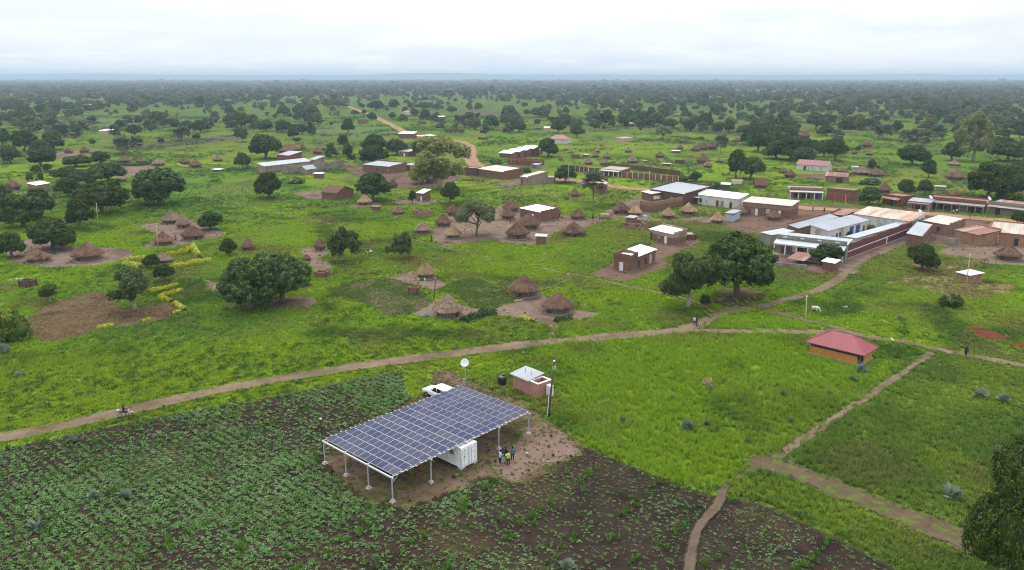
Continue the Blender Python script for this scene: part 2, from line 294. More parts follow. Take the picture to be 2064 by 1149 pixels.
('broadleaf_tree','M',355.9,567.1,13.6,7.5,'dark dome-crowned tree nearest to the silver palm row'),
('broadleaf_tree','M',367.7,567.1,10.9,8.3,'dark dome-crowned tree third nearest to the silver palm row'),
('broadleaf_tree','M',448.2,734.2,10.5,6.4,'dark dome-crowned tree sixth nearest to the farthest hut behind the dense grove'),
('broadleaf_tree','M',623.6,1167.5,22.2,10,'far broad dark dome-crowned tree scattered on the wooded plain beyond the village'),
('leafy_tree','L',430.7,873.6,8.3,7.6,'small bright green leafy tree nearest to the farthest hut behind the dense grove'),
('broadleaf_tree','M',391.1,821.7,7.2,4.7,'small dark dome-crowned tree nearest to the farthest hut behind the dense grove'),
('broadleaf_tree','M',94.4,172.6,7.9,6.5,'small dark dome-crowned tree nearest to the tiny blue-roofed kiosk'),
('leafy_tree','L',74.7,178.3,8.3,5.1,'small bright green leafy tree nearest to the grey-fronted walled compound'),
('broadleaf_tree','M',152.8,230,4.9,4.2,'small dark dome-crowned tree nearest to the arcade of open shops'),
('bush','S',85,143.2,4.9,2.6,'low dark green bush nearest to the tiny blue-roofed kiosk'),
('broadleaf_tree','M',45.2,149.6,17,13.5,'huge dense dark tree beside the ragged pale-trunked tree'),
('airy_tree','A',34,142.6,12.1,11.1,'ragged wide tree with thick pale twisted trunk at the path junction'),
('bush','S',37.8,144.9,2.2,2.5,'low dark green bush nearest to the red-roofed pavilion'),
('airy_tree','A',-40.9,180.9,9.4,8.7,'airy olive-leaved tree nearest to the big-hut yard'),
('airy_tree','A',-27.2,184,8,7.5,'small airy olive-leaved tree nearest to the big-hut yard'),
('umbrella_tree','U',-9.9,211.6,11.5,10.3,'flat-topped umbrella tree nearest to the big-hut yard'),
('broadleaf_tree','M',43,56.7,11.5,14.4,'big dark blurred tree cut by the near lower corner'),
('bush','S',92.8,211.1,3.3,2.5,'low dark green bush nearest to the grey-fronted walled compound'),
('broadleaf_tree','M',151.5,461.2,19.3,13.5,'tall dark dome-crowned tree second nearest to the far row of dark huts'),
('broadleaf_tree','M',174.9,504.1,21.8,14.4,'tall dark dome-crowned tree third nearest to the silver palm row'),
('broadleaf_tree','M',162.5,442.3,17.1,10.7,'broad dark dome-crowned tree second nearest to the far row of dark huts'),
('broadleaf_tree','M',155,508.8,17.9,13,'tall dark dome-crowned tree nearest to the pink-roofed white house'),
('broadleaf_tree','M',174.5,457.3,13.2,8.1,'dark dome-crowned tree nearest to the far row of dark huts'),
('broadleaf_tree','M',212,604.8,24.2,11.9,'tall dark dome-crowned tree second nearest to the dark hut beneath the grove edge'),
('broadleaf_tree','M',200.8,309.1,12.1,10,'dark dome-crowned tree second nearest to the arcade of open shops'),
('broadleaf_tree','M',286.9,457.3,19.1,9.8,'broad dark dome-crowned tree second nearest to the silver palm row'),
('broadleaf_tree','M',273.4,415,13.4,11.9,'tall dark dome-crowned tree fifth nearest to the silver palm row'),
('broadleaf_tree','M',-147.3,238.5,10.6,10,'dark dome-crowned tree third nearest to the homestead behind the yellow hedge'),
('broadleaf_tree','M',-174.2,316.5,13.4,6.9,'dark dome-crowned tree nearest to the farmstead with the white tin roof'),
('broadleaf_tree','M',178.7,604.8,14.5,7.9,'broad dark dome-crowned tree second nearest to the dark hut beneath the grove edge'),
('bush','Y',103.8,219.2,3.6,2.1,'yellow-green bush nearest to the orange mud house')]
HUTS=[
(-114.3,181.2,6.1,3.2,'g','grey-brown thatched hut fourth nearest to the ploughed plot',1),
(-103.3,183.3,7.7,4.5,'g','grey-brown thatched hut second nearest to the ploughed plot',1),
(-92.5,200.6,5.7,3.6,'g','grey-brown thatched hut second nearest to the homestead behind the yellow hedge',1),
(-87.4,207.7,6.6,4,'g','grey-brown thatched hut nearest to the homestead behind the yellow hedge',1),
(-103.6,232.3,6.8,3.9,'p','pale weathered thatched hut second nearest to the homestead behind the yellow hedge',1),
(-96.6,223.6,4.7,4.2,'p','pale weathered thatched hut nearest to the homestead behind the yellow hedge',1),
(-67.5,193.3,3.9,3.4,'g','grey-brown thatched hut nearest to the hedged yellow garden',1),
(-83.8,180.2,4.5,2.5,'p','pale weathered thatched hut nearest to the hedged yellow garden',1),
(-49.2,193.6,3.5,3.4,'g','grey-brown thatched hut second nearest to the twin big trees over bare ground',1),
(-49.8,182.1,2.3,1.7,'g','grey-brown thatched hut nearest to the twin big trees over bare ground',0),
(-36.8,247.3,4.8,2.8,'g','grey-brown thatched hut nearest to the roofless mud ruin',1),
(-25.4,216.3,4.9,3.4,'p','pale weathered thatched hut nearest to the roofless mud ruin',1),
(-20.4,226.6,5.1,3.9,'g','grey-brown thatched hut third nearest to the roofless mud ruin',1),
(-18.9,245.2,4.8,3.8,'g','grey-brown thatched hut second nearest to the roofless mud ruin',1),
(-16.3,209.6,4.8,3.5,'t','tan straw thatched hut nearest to the big-hut yard',1),
(-0.3,252.5,6,4.4,'g','grey-brown thatched hut fourth nearest to the boxy white-roofed brick house',1),
(-1.3,238.4,4.9,3.9,'g','grey-brown thatched hut fourth nearest to the big-hut yard',1),
(4.8,222.7,7.3,4.7,'g','grey-brown thatched hut second nearest to the big-hut yard',1),
(1.5,209.1,6.8,4.4,'g','grey-brown thatched hut nearest to the big-hut yard',1),
(13.7,242.1,4.2,3.8,'g','grey-brown thatched hut third nearest to the tall palm among the huts',1),
(17.2,212.2,7.2,4.1,'g','grey-brown thatched hut third nearest to the big-hut yard',1),
(23.2,285.6,4.9,3.1,'g','grey-brown thatched hut second nearest to the wide-roofed hall',1),
(20.6,238.5,5.1,3.5,'g','grey-brown thatched hut nearest to the tall palm among the huts',1),
(-51.2,266.5,5.4,3.8,'t','tan straw thatched hut nearest to the boxy white-roofed brick house',1),
(-19.1,165.3,4.4,3.8,'t','layered golden straw hut with buckets beside its wall',1),
(-11.9,137.2,5.8,4.4,'p','shaggy layered pale hut beside the low dark hedge',1),
(2.5,151.7,6.6,4.4,'g','large brown cone-thatched hut standing behind the open pole-sided hut',1),
(8.6,140.1,6.3,3.9,'g','dark-thatched round hut with open pole sides at the yard tip',1),
(35.6,248.8,6.4,4,'g','grey-brown thatched hut nearest to the wide-roofed hall',1),
(39.5,244.8,4.7,3.4,'t','tan straw thatched hut nearest to the tall palm among the huts',1),
(49.1,240,4.7,3.7,'t','tan straw thatched hut second nearest to the tall palm among the huts',1),
(57.1,247,5.9,4,'t','tan straw thatched hut nearest to the whitewashed long house',1),
(62.3,230.9,4.6,3.9,'t','tan straw thatched hut nearest to the grey-fronted walled compound',1),
(72.8,243.8,4.5,4.1,'p','pale weathered thatched hut nearest to the whitewashed long house',1),
(81.3,236.6,5,3.4,'g','grey-brown thatched hut nearest to the whitewashed long house',1),
(120.7,183.2,6.3,3.7,'g','grey-brown thatched hut nearest to the orange mud house',1),
(14.3,446,4.3,3.3,'g','grey-brown thatched hut nearest to the white-roofed market stalls',0),
(38.8,394.4,5.2,3.5,'p','pale weathered thatched hut nearest to the brick market bays',0),
(46.2,392.5,4.5,3.4,'p','pale weathered thatched hut second nearest to the brick market bays',0),
(46.1,428.5,4.5,3.7,'p','pale weathered thatched hut nearest to the white-roofed market stalls',0),
(50.1,458.6,3.7,3,'p','pale weathered thatched hut nearest to the pink-roofed white house',0),
(51.8,423.4,5.1,3.7,'p','pale weathered thatched hut third nearest to the white-roofed market stalls',0),
(68.5,459.1,5.1,3.5,'p','pale weathered thatched hut nearest to the white-lidded far latrine',0),
(62,400.7,6.3,3.9,'p','pale weathered thatched hut fifth nearest to the brick market bays',1),
(26,414.2,3.1,2.1,'g','grey-brown thatched hut nearest to the brick market bays',0),
(81.5,428.4,6.3,3.5,'g','grey-brown thatched hut fourth nearest to the white-lidded far latrine',0),
(97.3,396.2,7.1,5.9,'g','grey-brown thatched hut fifth nearest to the long red-roofed house',1),
(107.5,404.1,4.3,2.7,'p','pale weathered thatched hut third nearest to the long red-roofed house',0),
(96,381,5,3.3,'p','pale weathered thatched hut second nearest to the long red-roofed house',0),
(102.1,473.9,4.2,3.3,'g','grey-brown thatched hut second nearest to the white-lidded far latrine',0),
(109.5,465.7,6.1,4,'g','grey-brown thatched hut nearest to the white-lidded far latrine',0),
(115.6,471.4,6.3,5.6,'g','grey-brown thatched hut nearest to the far row of dark huts',0),
(122.2,475.7,7,5.6,'g','grey-brown thatched hut fourth nearest to the far row of dark huts',0),
(115.4,527.7,6.1,3.4,'g','grey-brown thatched hut second nearest to the pink-roofed white house',0),
(154.1,536.1,6.7,3,'g','grey-brown thatched hut second nearest to the dark hut beneath the grove edge',0),
(222.7,490.1,7.2,5.7,'g','grey-brown thatched hut nearest to the silver palm row',0),
(203,442.5,5,3.2,'p','pale weathered thatched hut nearest to the silver palm row',0),
(197.4,448.8,4,2.9,'g','grey-brown thatched hut third nearest to the silver palm row',0),
(221.5,389.1,6.9,2.8,'p','pale weathered thatched hut second nearest to the silver palm row',1),
(190.8,332.8,7.9,4.9,'g','grey-brown thatched hut fifth nearest to the arcade of open shops',1),
(162.4,344.5,6.9,3.8,'g','grey-brown thatched hut third nearest to the long red-roofed house',1),
(158.6,351.8,8.5,4.1,'p','pale weathered thatched hut nearest to the long red-roofed house',1),
(153.2,359.5,4.7,2.7,'g','grey-brown thatched hut nearest to the long red-roofed house',0),
(125.4,358.5,4.6,2.4,'g','grey-brown thatched hut second nearest to the long red-roofed house',0),
(122.7,341.5,5.5,3.8,'g','grey-brown thatched hut nearest to the rust-striped cottage',1),
(142.3,294.2,5.8,4.3,'g','grey-brown thatched hut second nearest to the rust-striped cottage',1),
(165.3,286.8,4.9,2.2,'g','grey-brown thatched hut nearest to the arcade of open shops',1),
(212.8,569.9,8.3,5.3,'g','grey-brown thatched hut nearest to the dark hut beneath the grove edge',0),
(-201.3,403.6,6.8,3.8,'g','grey-brown thatched hut fourth nearest to the far hut pair with yellow hedge',1),
(-191.6,401.6,6.1,3.2,'g','grey-brown thatched hut third nearest to the far hut pair with yellow hedge',0),
(-177.2,389.2,7,3.7,'p','pale weathered thatched hut nearest to the far hut pair with yellow hedge',1),
(-166.5,394.8,6.8,3.9,'g','grey-brown thatched hut second nearest to the far hut pair with yellow hedge',1),
(-155,380.2,6.2,4.4,'g','grey-brown thatched hut nearest to the far hut pair with yellow hedge',1),
(-155.1,409.4,5.8,3.5,'p','pale weathered thatched hut nearest to the grey walled store',0),
(-258.1,453.7,5.7,3.6,'g','grey-brown thatched hut fourth nearest to the pale pink house',0),
(-251,457.6,6,3.7,'g','grey-brown thatched hut third nearest to the pale pink house',0),
(-231.7,419,6.4,3.7,'g','grey-brown thatched hut sixth nearest to the farmstead with the white tin roof',0),
(-392.2,634.5,5.9,4.4,'g','grey-brown thatched hut second nearest to the pale pink house',0),
(-454.6,757.1,9.1,5.7,'p','pale weathered thatched hut nearest to the distant hut pair by the palms',0),
(-422.5,756.8,7.9,5.7,'g','grey-brown thatched hut nearest to the distant hut pair by the palms',0),
(-307.4,671,8.7,5.3,'g','grey-brown thatched hut nearest to the pale pink house',0),
(-195.6,302.1,6.1,4.5,'g','grey-brown thatched hut nearest to the farmstead with the white tin roof',1),
(-272.4,433,4.3,2.6,'g','grey-brown thatched hut fifth nearest to the pale pink house',0),
(-111.3,446.8,6.6,4.7,'g','grey-brown thatched hut third nearest to the first bend of the orange road',0),
(-116.1,474.9,4.7,3.1,'p','pale weathered thatched hut second nearest to the first bend of the orange road',0),
(-127.8,476.2,3.5,4,'g','grey-brown thatched hut third nearest to the white-roofed brick hall',0),
(-143.6,597.4,5.3,4,'p','pale weathered thatched hut nearest to the white-roofed brick hall',0),
(-205,919.9,8.2,4.9,'g','grey-brown thatched hut nearest to the distant red-roofed house',0),
(-47.5,308,3.9,3.8,'g','grey-brown thatched hut nearest to the tall pale road tree',0),
(-6.3,646.7,5.8,3.3,'g','grey-brown thatched hut nearest to the roofless far brick shell',0),
(-61.9,470.5,3.8,3,'g','grey-brown thatched hut nearest to the first bend of the orange road',0),
(-130.1,453.4,10.8,5.9,'g','grey-brown thatched hut fifth nearest to the far hut pair with yellow hedge',1),
(-256.9,1123.4,8.2,4.2,'g','grey-brown thatched hut nearest to the hut at the road end',0),
(-246.1,899.2,8.5,4.3,'p','pale weathered thatched hut nearest to the distant red-roofed house',0),
(-254.4,890.5,8.5,3.6,'p','pale weathered thatched hut second nearest to the distant red-roofed house',0),
(119.8,1020.8,8.1,4.6,'p','pale weathered thatched hut nearest to the far hut below the upper treeline',0),
(22.8,665.6,6.3,4,'p','pale weathered thatched hut nearest to the roofless far brick shell',0),
(187.5,891.1,9.9,4,'p','pale weathered thatched hut nearest to the low pale hut at the far treeline',0),
(71.7,395,3.5,1.3,'g','grey-brown thatched hut third nearest to the brick market bays',0),
(308.1,851,12.1,2.4,'p','pale weathered thatched hut nearest to the farthest hut behind the dense grove',0)]
HOUSES=[
{'n': 'brick_house','l': 'white-roofed brick house with white end door beside the field path','c': 'house','p': (23.4,172.8),'a': -0.63,'w': 4,'d': 13.5,'h': (3.6,3,3,3.6),'wall': 'brick','roof': 'white','par': 'f','block': 0.3,'doors': [('f',0.5,0.95,2.1,0,'whitepaint'),('r',0.34,1,2.1,0,'dark'),('r',0.62,0.9,2.1,0,'dark'),('r',0.8,0.9,2.1,0,'bluegrey')]},
{'n': 'brick_house','l': 'white-roofed two-tone brick house with white door behind the ragged tree','c': 'house','p': (37.5,206.5),'a': -0.97,'w': 8.9,'d': 4.9,'h': (3.1,3.1,3.7,3.7),'wall': 'brick','roof': 'white','par': 'rb','band': 'plaster','doors': [('f',0.68,0.9,2.1,0,'whitepaint'),('f',0.4,0.9,1.2,0.9,'shutter'),('f',0.08,0.6,2.3,0,'dark')]},
{'n': 'brick_store','l': 'long tan-roofed two-tone brick store behind the stick fence','c': 'house','p': (74.5,247.1),'a': -0.62,'w': 15.2,'d': 8.3,'h': (4.2,4.2,4.8,4.8),'wall': 'brick','roof': 'cream','par': '','band': 'tanbrick','doors': [('f',0.22,0.9,2.2,0,'shutter'),('f',0.3,0.9,2.3,0,'whitepaint'),('f',0.54,0.9,1.4,1,'bluegrey'),('f',0.78,0.8,1.6,0.8,'whitepaint')]},
{'n': 'white_house','l': 'long whitewashed house with bright white roof and red doors','c': 'house','p': (64.7,267.3),'a': -0.79,'w': 15.5,'d': 6.5,'h': (3.6,3.6,4.6,4.6),'wall': 'whitewash','roof': 'white','par': 'l','doors': [('f',0.5,0.9,2.2,0,'reddoor'),('f',0.62,0.9,2.2,0,'shutter'),('f',0.83,0.9,2.2,0,'reddoor'),('f',0.22,0.9,1.2,0.9,'bluegrey'),('f',0.08,0.8,1.2,0.9,'dark')],'canopy': ('l',2.4)},
{'n': 'parapet_hall','l': 'big grey-roofed hall with stepped parapets behind its walled yard','c': 'house','p': (50.1,278.9),'a': -0.95,'w': 16.8,'d': 13.9,'h': (3.9,3.9,5.4,5.4),'wall': 'darkbrick','roof': 'greymetal','par': 'rbl','doors': [('f',0.3,1.2,2.2,0,'whitepaint'),('f',0.62,1.2,2.2,0,'shutter')]},
{'n': 'brick_wing','l': 'small brick wing with grey lean-to roof at the hall yard corner','c': 'house','p': (47.1,279.1),'a': -1.22,'w': 6.9,'d': 3.7,'h': (2.9,2.9,3.3,3.3),'wall': 'brick','roof': 'cream','par': '','doors': [('r',0.4,1.2,1.2,0.9,'whitepaint'),('r',0.75,1.2,1.2,0.9,'whitepaint')]},
{'n': 'brick_ruin','l': 'roofless brick ruin with broken window gaps and one tin-covered corner','c': 'ruin','p': (31.9,223.1),'a': -0.71,'w': 6.4,'d': 5.5,'h': (2.2,2.2,2.2,2.2),'wall': 'tanbrick','roof': 'none','ruin': 1,'corner': 1},
{'n': 'brick_house','l': 'small brick house with white roof among the dark thatched huts','c': 'house','p': (2.6,241.7),'a': -0.91,'w': 10.2,'d': 7.3,'h': (3,3,3.5,3.5),'wall': 'brick','roof': 'white','par': 'rb','doors': [('f',0.35,0.8,1.2,0.9,'dark'),('f',0.62,0.9,2,0,'whitepaint')]},
{'n': 'brick_ruin','l': 'roofless crumbling mud-brick ruin beside the lone grey thatched hut','c': 'ruin','p': (-31.9,244.4),'a': -0.69,'w': 6.3,'d': 3.5,'h': (2,2,2,2),'wall': 'tanbrick','roof': 'none','ruin': 1},
{'n': 'brick_house','l': 'boxy brick house with bright white sloping roof in the grass','c': 'house','p': (-34.1,274.6),'a': -0.56,'w': 3,'d': 4.1,'h': (3.1,3.1,3.9,3.9),'wall': 'brick','roof': 'white','par': '','doors': [('f',0.7,0.8,2,0,'whitepaint'),('f',0.2,0.8,1.1,1,'shutter')]},
{'n': 'brick_latrine','l': 'brown brick pit latrine with white cover behind the big hut yard','c': 'latrine','p': (6.4,200.4),'a': -0.15,'w': 2.5,'d': 2.2,'h': (2.4,2.4,2.6,2.6),'wall': 'brick','roof': 'white','par': 'b'},
{'n': 'veranda_shop','l': 'grey-fronted shop with white-pillared veranda heading the walled compound','c': 'shop','p': (66.6,190.3),'a': -0.59,'w': 16.4,'d': 6,'h': (4,4,4.4,4.4),'wall': 'greyplaster','roof': 'whitesheet','par': 'f','ver': (2.6,3,7,'cream2'),'doors': [('f',0.12,1.3,2.3,0,'reddoor'),('f',0.28,1.2,1.3,0.9,'whitepaint'),('f',0.36,1.3,2.3,0,'reddoor'),('f',0.5,1.2,1.3,0.9,'whitepaint'),('f',0.62,1.3,2.3,0,'reddoor'),('f',0.8,1.3,2.3,0,'reddoor')],'vents': 4},
{'n': 'courtyard_house','l': 'white courtyard house with pale metal roof and tall blue doors','c': 'house','p': (84.3,202.4),'a': 0.73,'w': 23.9,'d': 4.9,'h': (3.4,3.4,4.2,4.2),'wall': 'whitewash','roof': 'greymetal','par': '','sheets': 0,'doors': [('f',0.12,0.8,1,1,'bluegrey'),('f',0.22,0.8,2,0,'purple'),('f',0.3,0.8,1,1,'dark'),('f',0.58,2.1,2.7,0,'blue'),('f',0.74,2.1,2.7,0,'blue'),('f',0.9,0.9,2.1,0,'reddoor')]},
{'n': 'courtyard_store','l': 'narrow store with pale roof along the far inner compound wall','c': 'store','p': (77.9,207),'a': 0.77,'w': 25.2,'d': 3,'h': (3.2,3.2,3.8,3.8),'wall': 'brick','roof': 'greymetal','par': 'b'},
{'n': 'street_house','l': 'large rust-flecked tan roof house closing the compound on the street','c': 'house','p': (102.1,227.6),'a': -0.86,'w': 16.4,'d': 9,'h': (3.6,3.6,4.8,4.8),'wall': 'whitewash','roof': 'rustcream','par': 'r','sheets': 1.6,'doors': [('f',0.25,1.2,2.2,0,'whitepaint'),('f',0.5,1.2,1.2,0.9,'bluegrey')]},
{'n': 'inner_shed','l': 'slim pale-roofed shed inside the long maroon compound wall','c': 'shed','p': (88.8,195.6),'a': 0.72,'w': 31.9,'d': 2.6,'h': (2.8,2.8,2.8,2.8),'wall': 'whitewash','roof': 'whitesheet','par': ''},
{'n': 'side_shed','l': 'low white sheet-roofed annex beside the grey-fronted shop','c': 'shed','p': (66.5,202.2),'a': -1.13,'w': 3.8,'d': 7.5,'h': (3,3,3.4,3.4),'wall': 'greyplaster','roof': 'whitesheet','par': ''},
{'n': 'rusty_shed','l': 'small shed with rust-striped roof behind the courtyard store','c': 'shed','p': (96.6,231.6),'a': -0.8,'w': 4.2,'d': 6.9,'h': (2.9,2.9,3.5,3.5),'wall': 'darkbrick','roof': 'rust','par': 'l','sheets': 1.2},
{'n': 'brick_kiosk','l': 'tiny orange brick kiosk with white tin roof at the lane end','c': 'kiosk','p': (71.3,172.4),'a': -0.82,'w': 2.8,'d': 2.4,'h': (2.2,2.2,2.5,2.5),'wall': 'brick','roof': 'white','par': ''},
{'n': 'tin_shelter','l': 'low rusty sheet shelter on posts before the shop veranda','c': 'shelter','p': (65.5,178.5),'a': -0.73,'w': 3.7,'d': 6.1,'h': (1.4,1.4,1.9,1.9),'wall': 'none','roof': 'rust','posts': 1,'sheets': 1.2},
{'n': 'tin_house','l': 'tan tin-roofed house with stepped side parapet across the lane','c': 'house','p': (118.2,218.5),'a': -1.1,'w': 7.8,'d': 6.9,'h': (3.2,3.2,4.2,4.2),'wall': 'tanbrick','roof': 'cream','par': 'r','sheets': 1.3,'doors': [('f',0.6,0.9,1.2,0.9,'dark')]},
{'n': 'brick_barn','l': 'long narrow brick barn with pale roof opposite the maroon wall','c': 'house','p': (103.6,198.7),'a': -0.6,'w': 3.7,'d': 20,'h': (3.4,3.4,3.4,3.4),'wall': 'brick','roof': 'whitesheet','par': 'r','hroof': (3.4,3,3,3.4)},
{'n': 'rusty_house','l': 'orange mud-walled house with heavily rusted striped roof','c': 'house','p': (120.3,205.9),'a': -1.3,'w': 7.2,'d': 7.6,'h': (3,3,3.8,3.8),'wall': 'orangemud','roof': 'rust','par': 'b','sheets': 1.1,'doors': [('f',0.16,0.9,2.1,0,'shutter')]},
{'n': 'mud_house','l': 'wide tan mud house with red and white sign and patchy roof','c': 'house','p': (126.9,202.4),'a': -0.64,'w': 11.8,'d': 11.3,'h': (3.3,3.3,4.3,4.3),'wall': 'orangemud','roof': 'rustcream','par': 'lb','sheets': 1.3,'doors': [('f',0.57,1,2.1,0,'dark')],'sign': 1},
{'n': 'brick_shop','l': 'red brick shop with rusty tin awning beside the dark street tree','c': 'shop','p': (129.1,267.3),'a': -1.1,'w': 7.1,'d': 7,'h': (3.4,3.4,3.6,3.6),'wall': 'redbrick','roof': 'rust','flat': 1,'ver': (1.6,2.4,0,'rust'),'doors': [('f',0.55,1,2.1,0,'dark')]},
{'n': 'tin_stall','l': 'double-decked grey tin stall beside the long arcade','c': 'stall','p': (133.6,257.9),'a': -0.74,'w': 6.5,'d': 4.5,'h': (2.8,2.8,3.3,3.3),'wall': 'shutter','roof': 'greymetal','ver': (1.8,2.3,4,'rust'),'sheets': 1.2,'doors': [('f',0.5,4,2,0,'dark')]},
{'n': 'arcade_shops','l': 'long brown-roofed arcade of open shops on the street','c': 'shop','p': (140.7,257.9),'a': -0.7,'w': 16.2,'d': 6,'h': (3.4,3.4,4,4),'wall': 'brick','roof': 'rust','par': 'bf','ver': (2.4,2.7,8,'taupe'),'doors': [('f',0.08,2,2.2,0,'dark'),('f',0.25,2.2,2.2,0,'dark'),('f',0.42,2.4,2.2,0,'purple'),('f',0.6,2,2.2,0,'shutter'),('f',0.85,3,2.2,0,'dark')]},
{'n': 'corner_shop','l': 'pale-roofed shop with grey plank front at the street edge','c': 'shop','p': (154,246.8),'a': -0.89,'w': 15.3,'d': 9,'h': (3.6,3.6,4,4),'wall': 'shutter','roof': 'rust','par': 'f','ver': (2.2,2.9,0,'taupe'),'doors': [('f',0.17,1.4,2.4,0,'dark'),('f',0.5,1.4,2.4,0,'shutter')]},
{'n': 'veranda_shop','l': 'street shop with cream veranda roof and blue door','c': 'shop','p': (101.4,280.9),'a': -0.28,'w': 11.3,'d': 8,'h': (3.4,3.4,3.7,3.7),'wall': 'tanbrick','roof': 'taupe','par': 'bf','ver': (2.4,2.8,5,'cream'),'doors': [('f',0.22,1.6,2.2,0,'dark'),('f',0.5,3,2.2,0,'dark'),('f',0.84,1.1,2.2,0,'blue')]},
{'n': 'brick_shop','l': 'flat-fronted brick shop with two red metal doors','c': 'shop','p': (113.5,277.3),'a': -0.69,'w': 8.8,'d': 10,'h': (3.9,3.9,3.5,3.5),'wall': 'brick','roof': 'rust','par': 'fr','doors': [('f',0.22,1.9,2.6,0,'red'),('f',0.72,1.6,2.4,0,'red')]},
{'n': 'red_roofed_house','l': 'long cream house with faded red gable roof under dark trees','c': 'house','p': (136.3,371.8),'a': -0.7,'w': 14.5,'d': 7,'h': (2.8,2.8,2.8,2.8),'wall': 'whitewash','roof': 'redroof','gable': 1.9,'doors': [('f',0.52,1,1.2,0.9,'bluegrey'),('f',0.8,1.2,1.2,0.9,'bluegrey'),('f',0.28,1,2,0,'dark')]},
{'n': 'rusty_cottage','l': 'small tan cottage with rust-striped gable roof and dark porch','c': 'house','p': (132.2,325.7),'a': -0.54,'w': 8.4,'d': 6,'h': (2.9,2.9,2.9,2.9),'wall': 'tanbrick','roof': 'rust','gable': 1.3,'sheets': 1.1,'doors': [('f',0.65,2.6,2.2,0,'dark'),('r',0.6,0.8,1.1,0.9,'shutter')]},
{'n': 'brick_house','l': 'red brick house with rust-streaked roof behind the tall palm','c': 'house','p': (32.4,292.1),'a': -0.23,'w': 2.5,'d': 11.8,'h': (3.4,3,3,3.4),'wall': 'redbrick','roof': 'rustcream','par': 'b','sheets': 1.3,'hroof': (4.2,3.2,3.2,4.2)},
{'n': 'veranda_house','l': 'cream-roofed veranda house set in the long brick yard wall','c': 'house','p': (40.5,348.6),'a': -0.73,'w': 10.4,'d': 7,'h': (3.2,3.2,3.8,3.8),'wall': 'brick','roof': 'taupe','par': 'b','ver': (2.4,2.6,5,'cream'),'doors': [('f',0.4,1,2.1,0,'dark'),('f',0.7,1,2.1,0,'dark')]},
{'n': 'plaster_house','l': 'sand-plastered house with cream stepped roof beside the road tree','c': 'house','p': (3.5,322.3),'a': -0.9,'w': 4.9,'d': 10.9,'h': (3.4,3.6,3.6,3.4),'wall': 'sandplaster','roof': 'cream','par': 'r','hroof': (3,3,4.4,4.4),'doors': [('f',0.25,0.9,2.1,0,'reddoor'),('f',0.68,0.8,0.9,1.1,'shutter')]},
{'n': 'brick_house','l': 'brick house with pale parapeted roof and brick rubble in front','c': 'house','p': (-15.5,346.9),'a': -0.85,'w': 18,'d': 11.3,'h': (3.4,3.4,4.2,4.2),'wall': 'brick','roof': 'cream','par': 'rb','doors': [('f',0.12,0.8,1.1,1,'dark'),('f',0.3,0.8,1.1,1,'dark')]},
{'n': 'brick_annex','l': 'windowless dark brick annex beside the rubble heap','c': 'house','p': (-21.4,349.1),'a': -0.5,'w': 6.6,'d': 5,'h': (3.2,3.2,3.2,3.2),'wall': 'darkbrick','roof': 'rust','flat': 1},
{'n': 'brick_house','l': 'brick house with broad grey roof beside the tall pale tree','c': 'house','p': (-70.3,365),'a': -0.6,'w': 17.7,'d': 11.2,'h': (3.3,3.3,4,4),'wall': 'brick','roof': 'greymetal','par': 'rb','doors': [('f',0.5,0.8,1.1,1,'dark'),('f',0.75,0.9,2.1,0,'reddoor'),('f',0.9,0.9,1.2,0.9,'shutter')]},
{'n': 'brick_shed','l': 'small grey-roofed brick shed half hidden by the tall pale tree','c': 'house','p': (-50.9,368.5),'a': -0.79,'w': 5.9,'d': 9.9,'h': (2.9,2.9,3.4,3.4),'wall': 'brick','roof': 'greymetal','par': ''},
{'n': 'hall','l': 'long brick hall with bright white roof by the dirt road','c': 'house','p': (-82.1,567.6),'a': -0.14,'w': 11.3,'d': 9,'h': (3.4,3.4,4.2,4.2),'wall': 'redbrick','roof': 'white','par': ''},
{'n': 'kiosk_house','l': 'little house with grey porch roof near the orange road','c': 'house','p': (-63,436.9),'a': -0.58,'w': 6.2,'d': 9.7,'h': (2.8,2.8,3.2,3.2),'wall': 'brick','roof': 'greymetal','doors': [('f',0.55,0.9,2,0,'whitepaint')]},
{'n': 'open_shed','l': 'white tin-sheeted open shed beyond the tall pale tree','c': 'shed','p': (-63.8,550.2),'a': 0.7,'w': 12.1,'d': 6.1,'h': (2.8,2.8,3,3),'wall': 'none','roof': 'white','posts': 1},
{'n': 'brick_shell','l': 'roofless long brick shell beyond the dirt road','c': 'ruin','p': (-53.9,627),'a': -0.44,'w': 13.8,'d': 8,'h': (2.6,2.6,2.6,2.6),'wall': 'darkbrick','roof': 'none','ruin': 1},
{'n': 'market_stalls','l': 'row of white-roofed lean-to market stalls on the rise','c': 'market','p': (-6.9,432),'a': -0.82,'w': 5.6,'d': 22.2,'h': (3,3,3,3),'wall': 'brick','roof': 'none','stalls': 1},
{'n': 'brick_market','l': 'long unfinished roofless brick market with open bays','c': 'ruin','p': (-2.3,393.5),'a': -0.5,'w': 16.4,'d': 9,'h': (2.8,2.8,2.8,2.8),'wall': 'redbrick','roof': 'none','ruin': 2},
{'n': 'pink_roofed_house','l': 'white-walled house with faded pink roof in open grass','c': 'house','p': (23.9,521.3),'a': -0.3,'w': 13.6,'d': 9,'h': (3,3,3,3),'wall': 'whitewash','roof': 'redroof','gable': 2.6,'hip': 1},
{'n': 'mud_stall','l': 'small grey mud stall under the spreading road tree','c': 'shed','p': (14.4,325),'a': -0.24,'w': 3.3,'d': 3,'h': (2.3,2.3,2.5,2.5),'wall': 'greyplaster','roof': 'taupe','doors': [('r',0.5,1,1.8,0,'dark')]},
{'n': 'porta_shed','l': 'grey box shed with flat lid beside the brick market','c': 'shed','p': (9.7,377.5),'a': -0.7,'w': 3.3,'d': 3,'h': (2,2,2.2,2.2),'wall': 'greyplaster','roof': 'greymetal'},
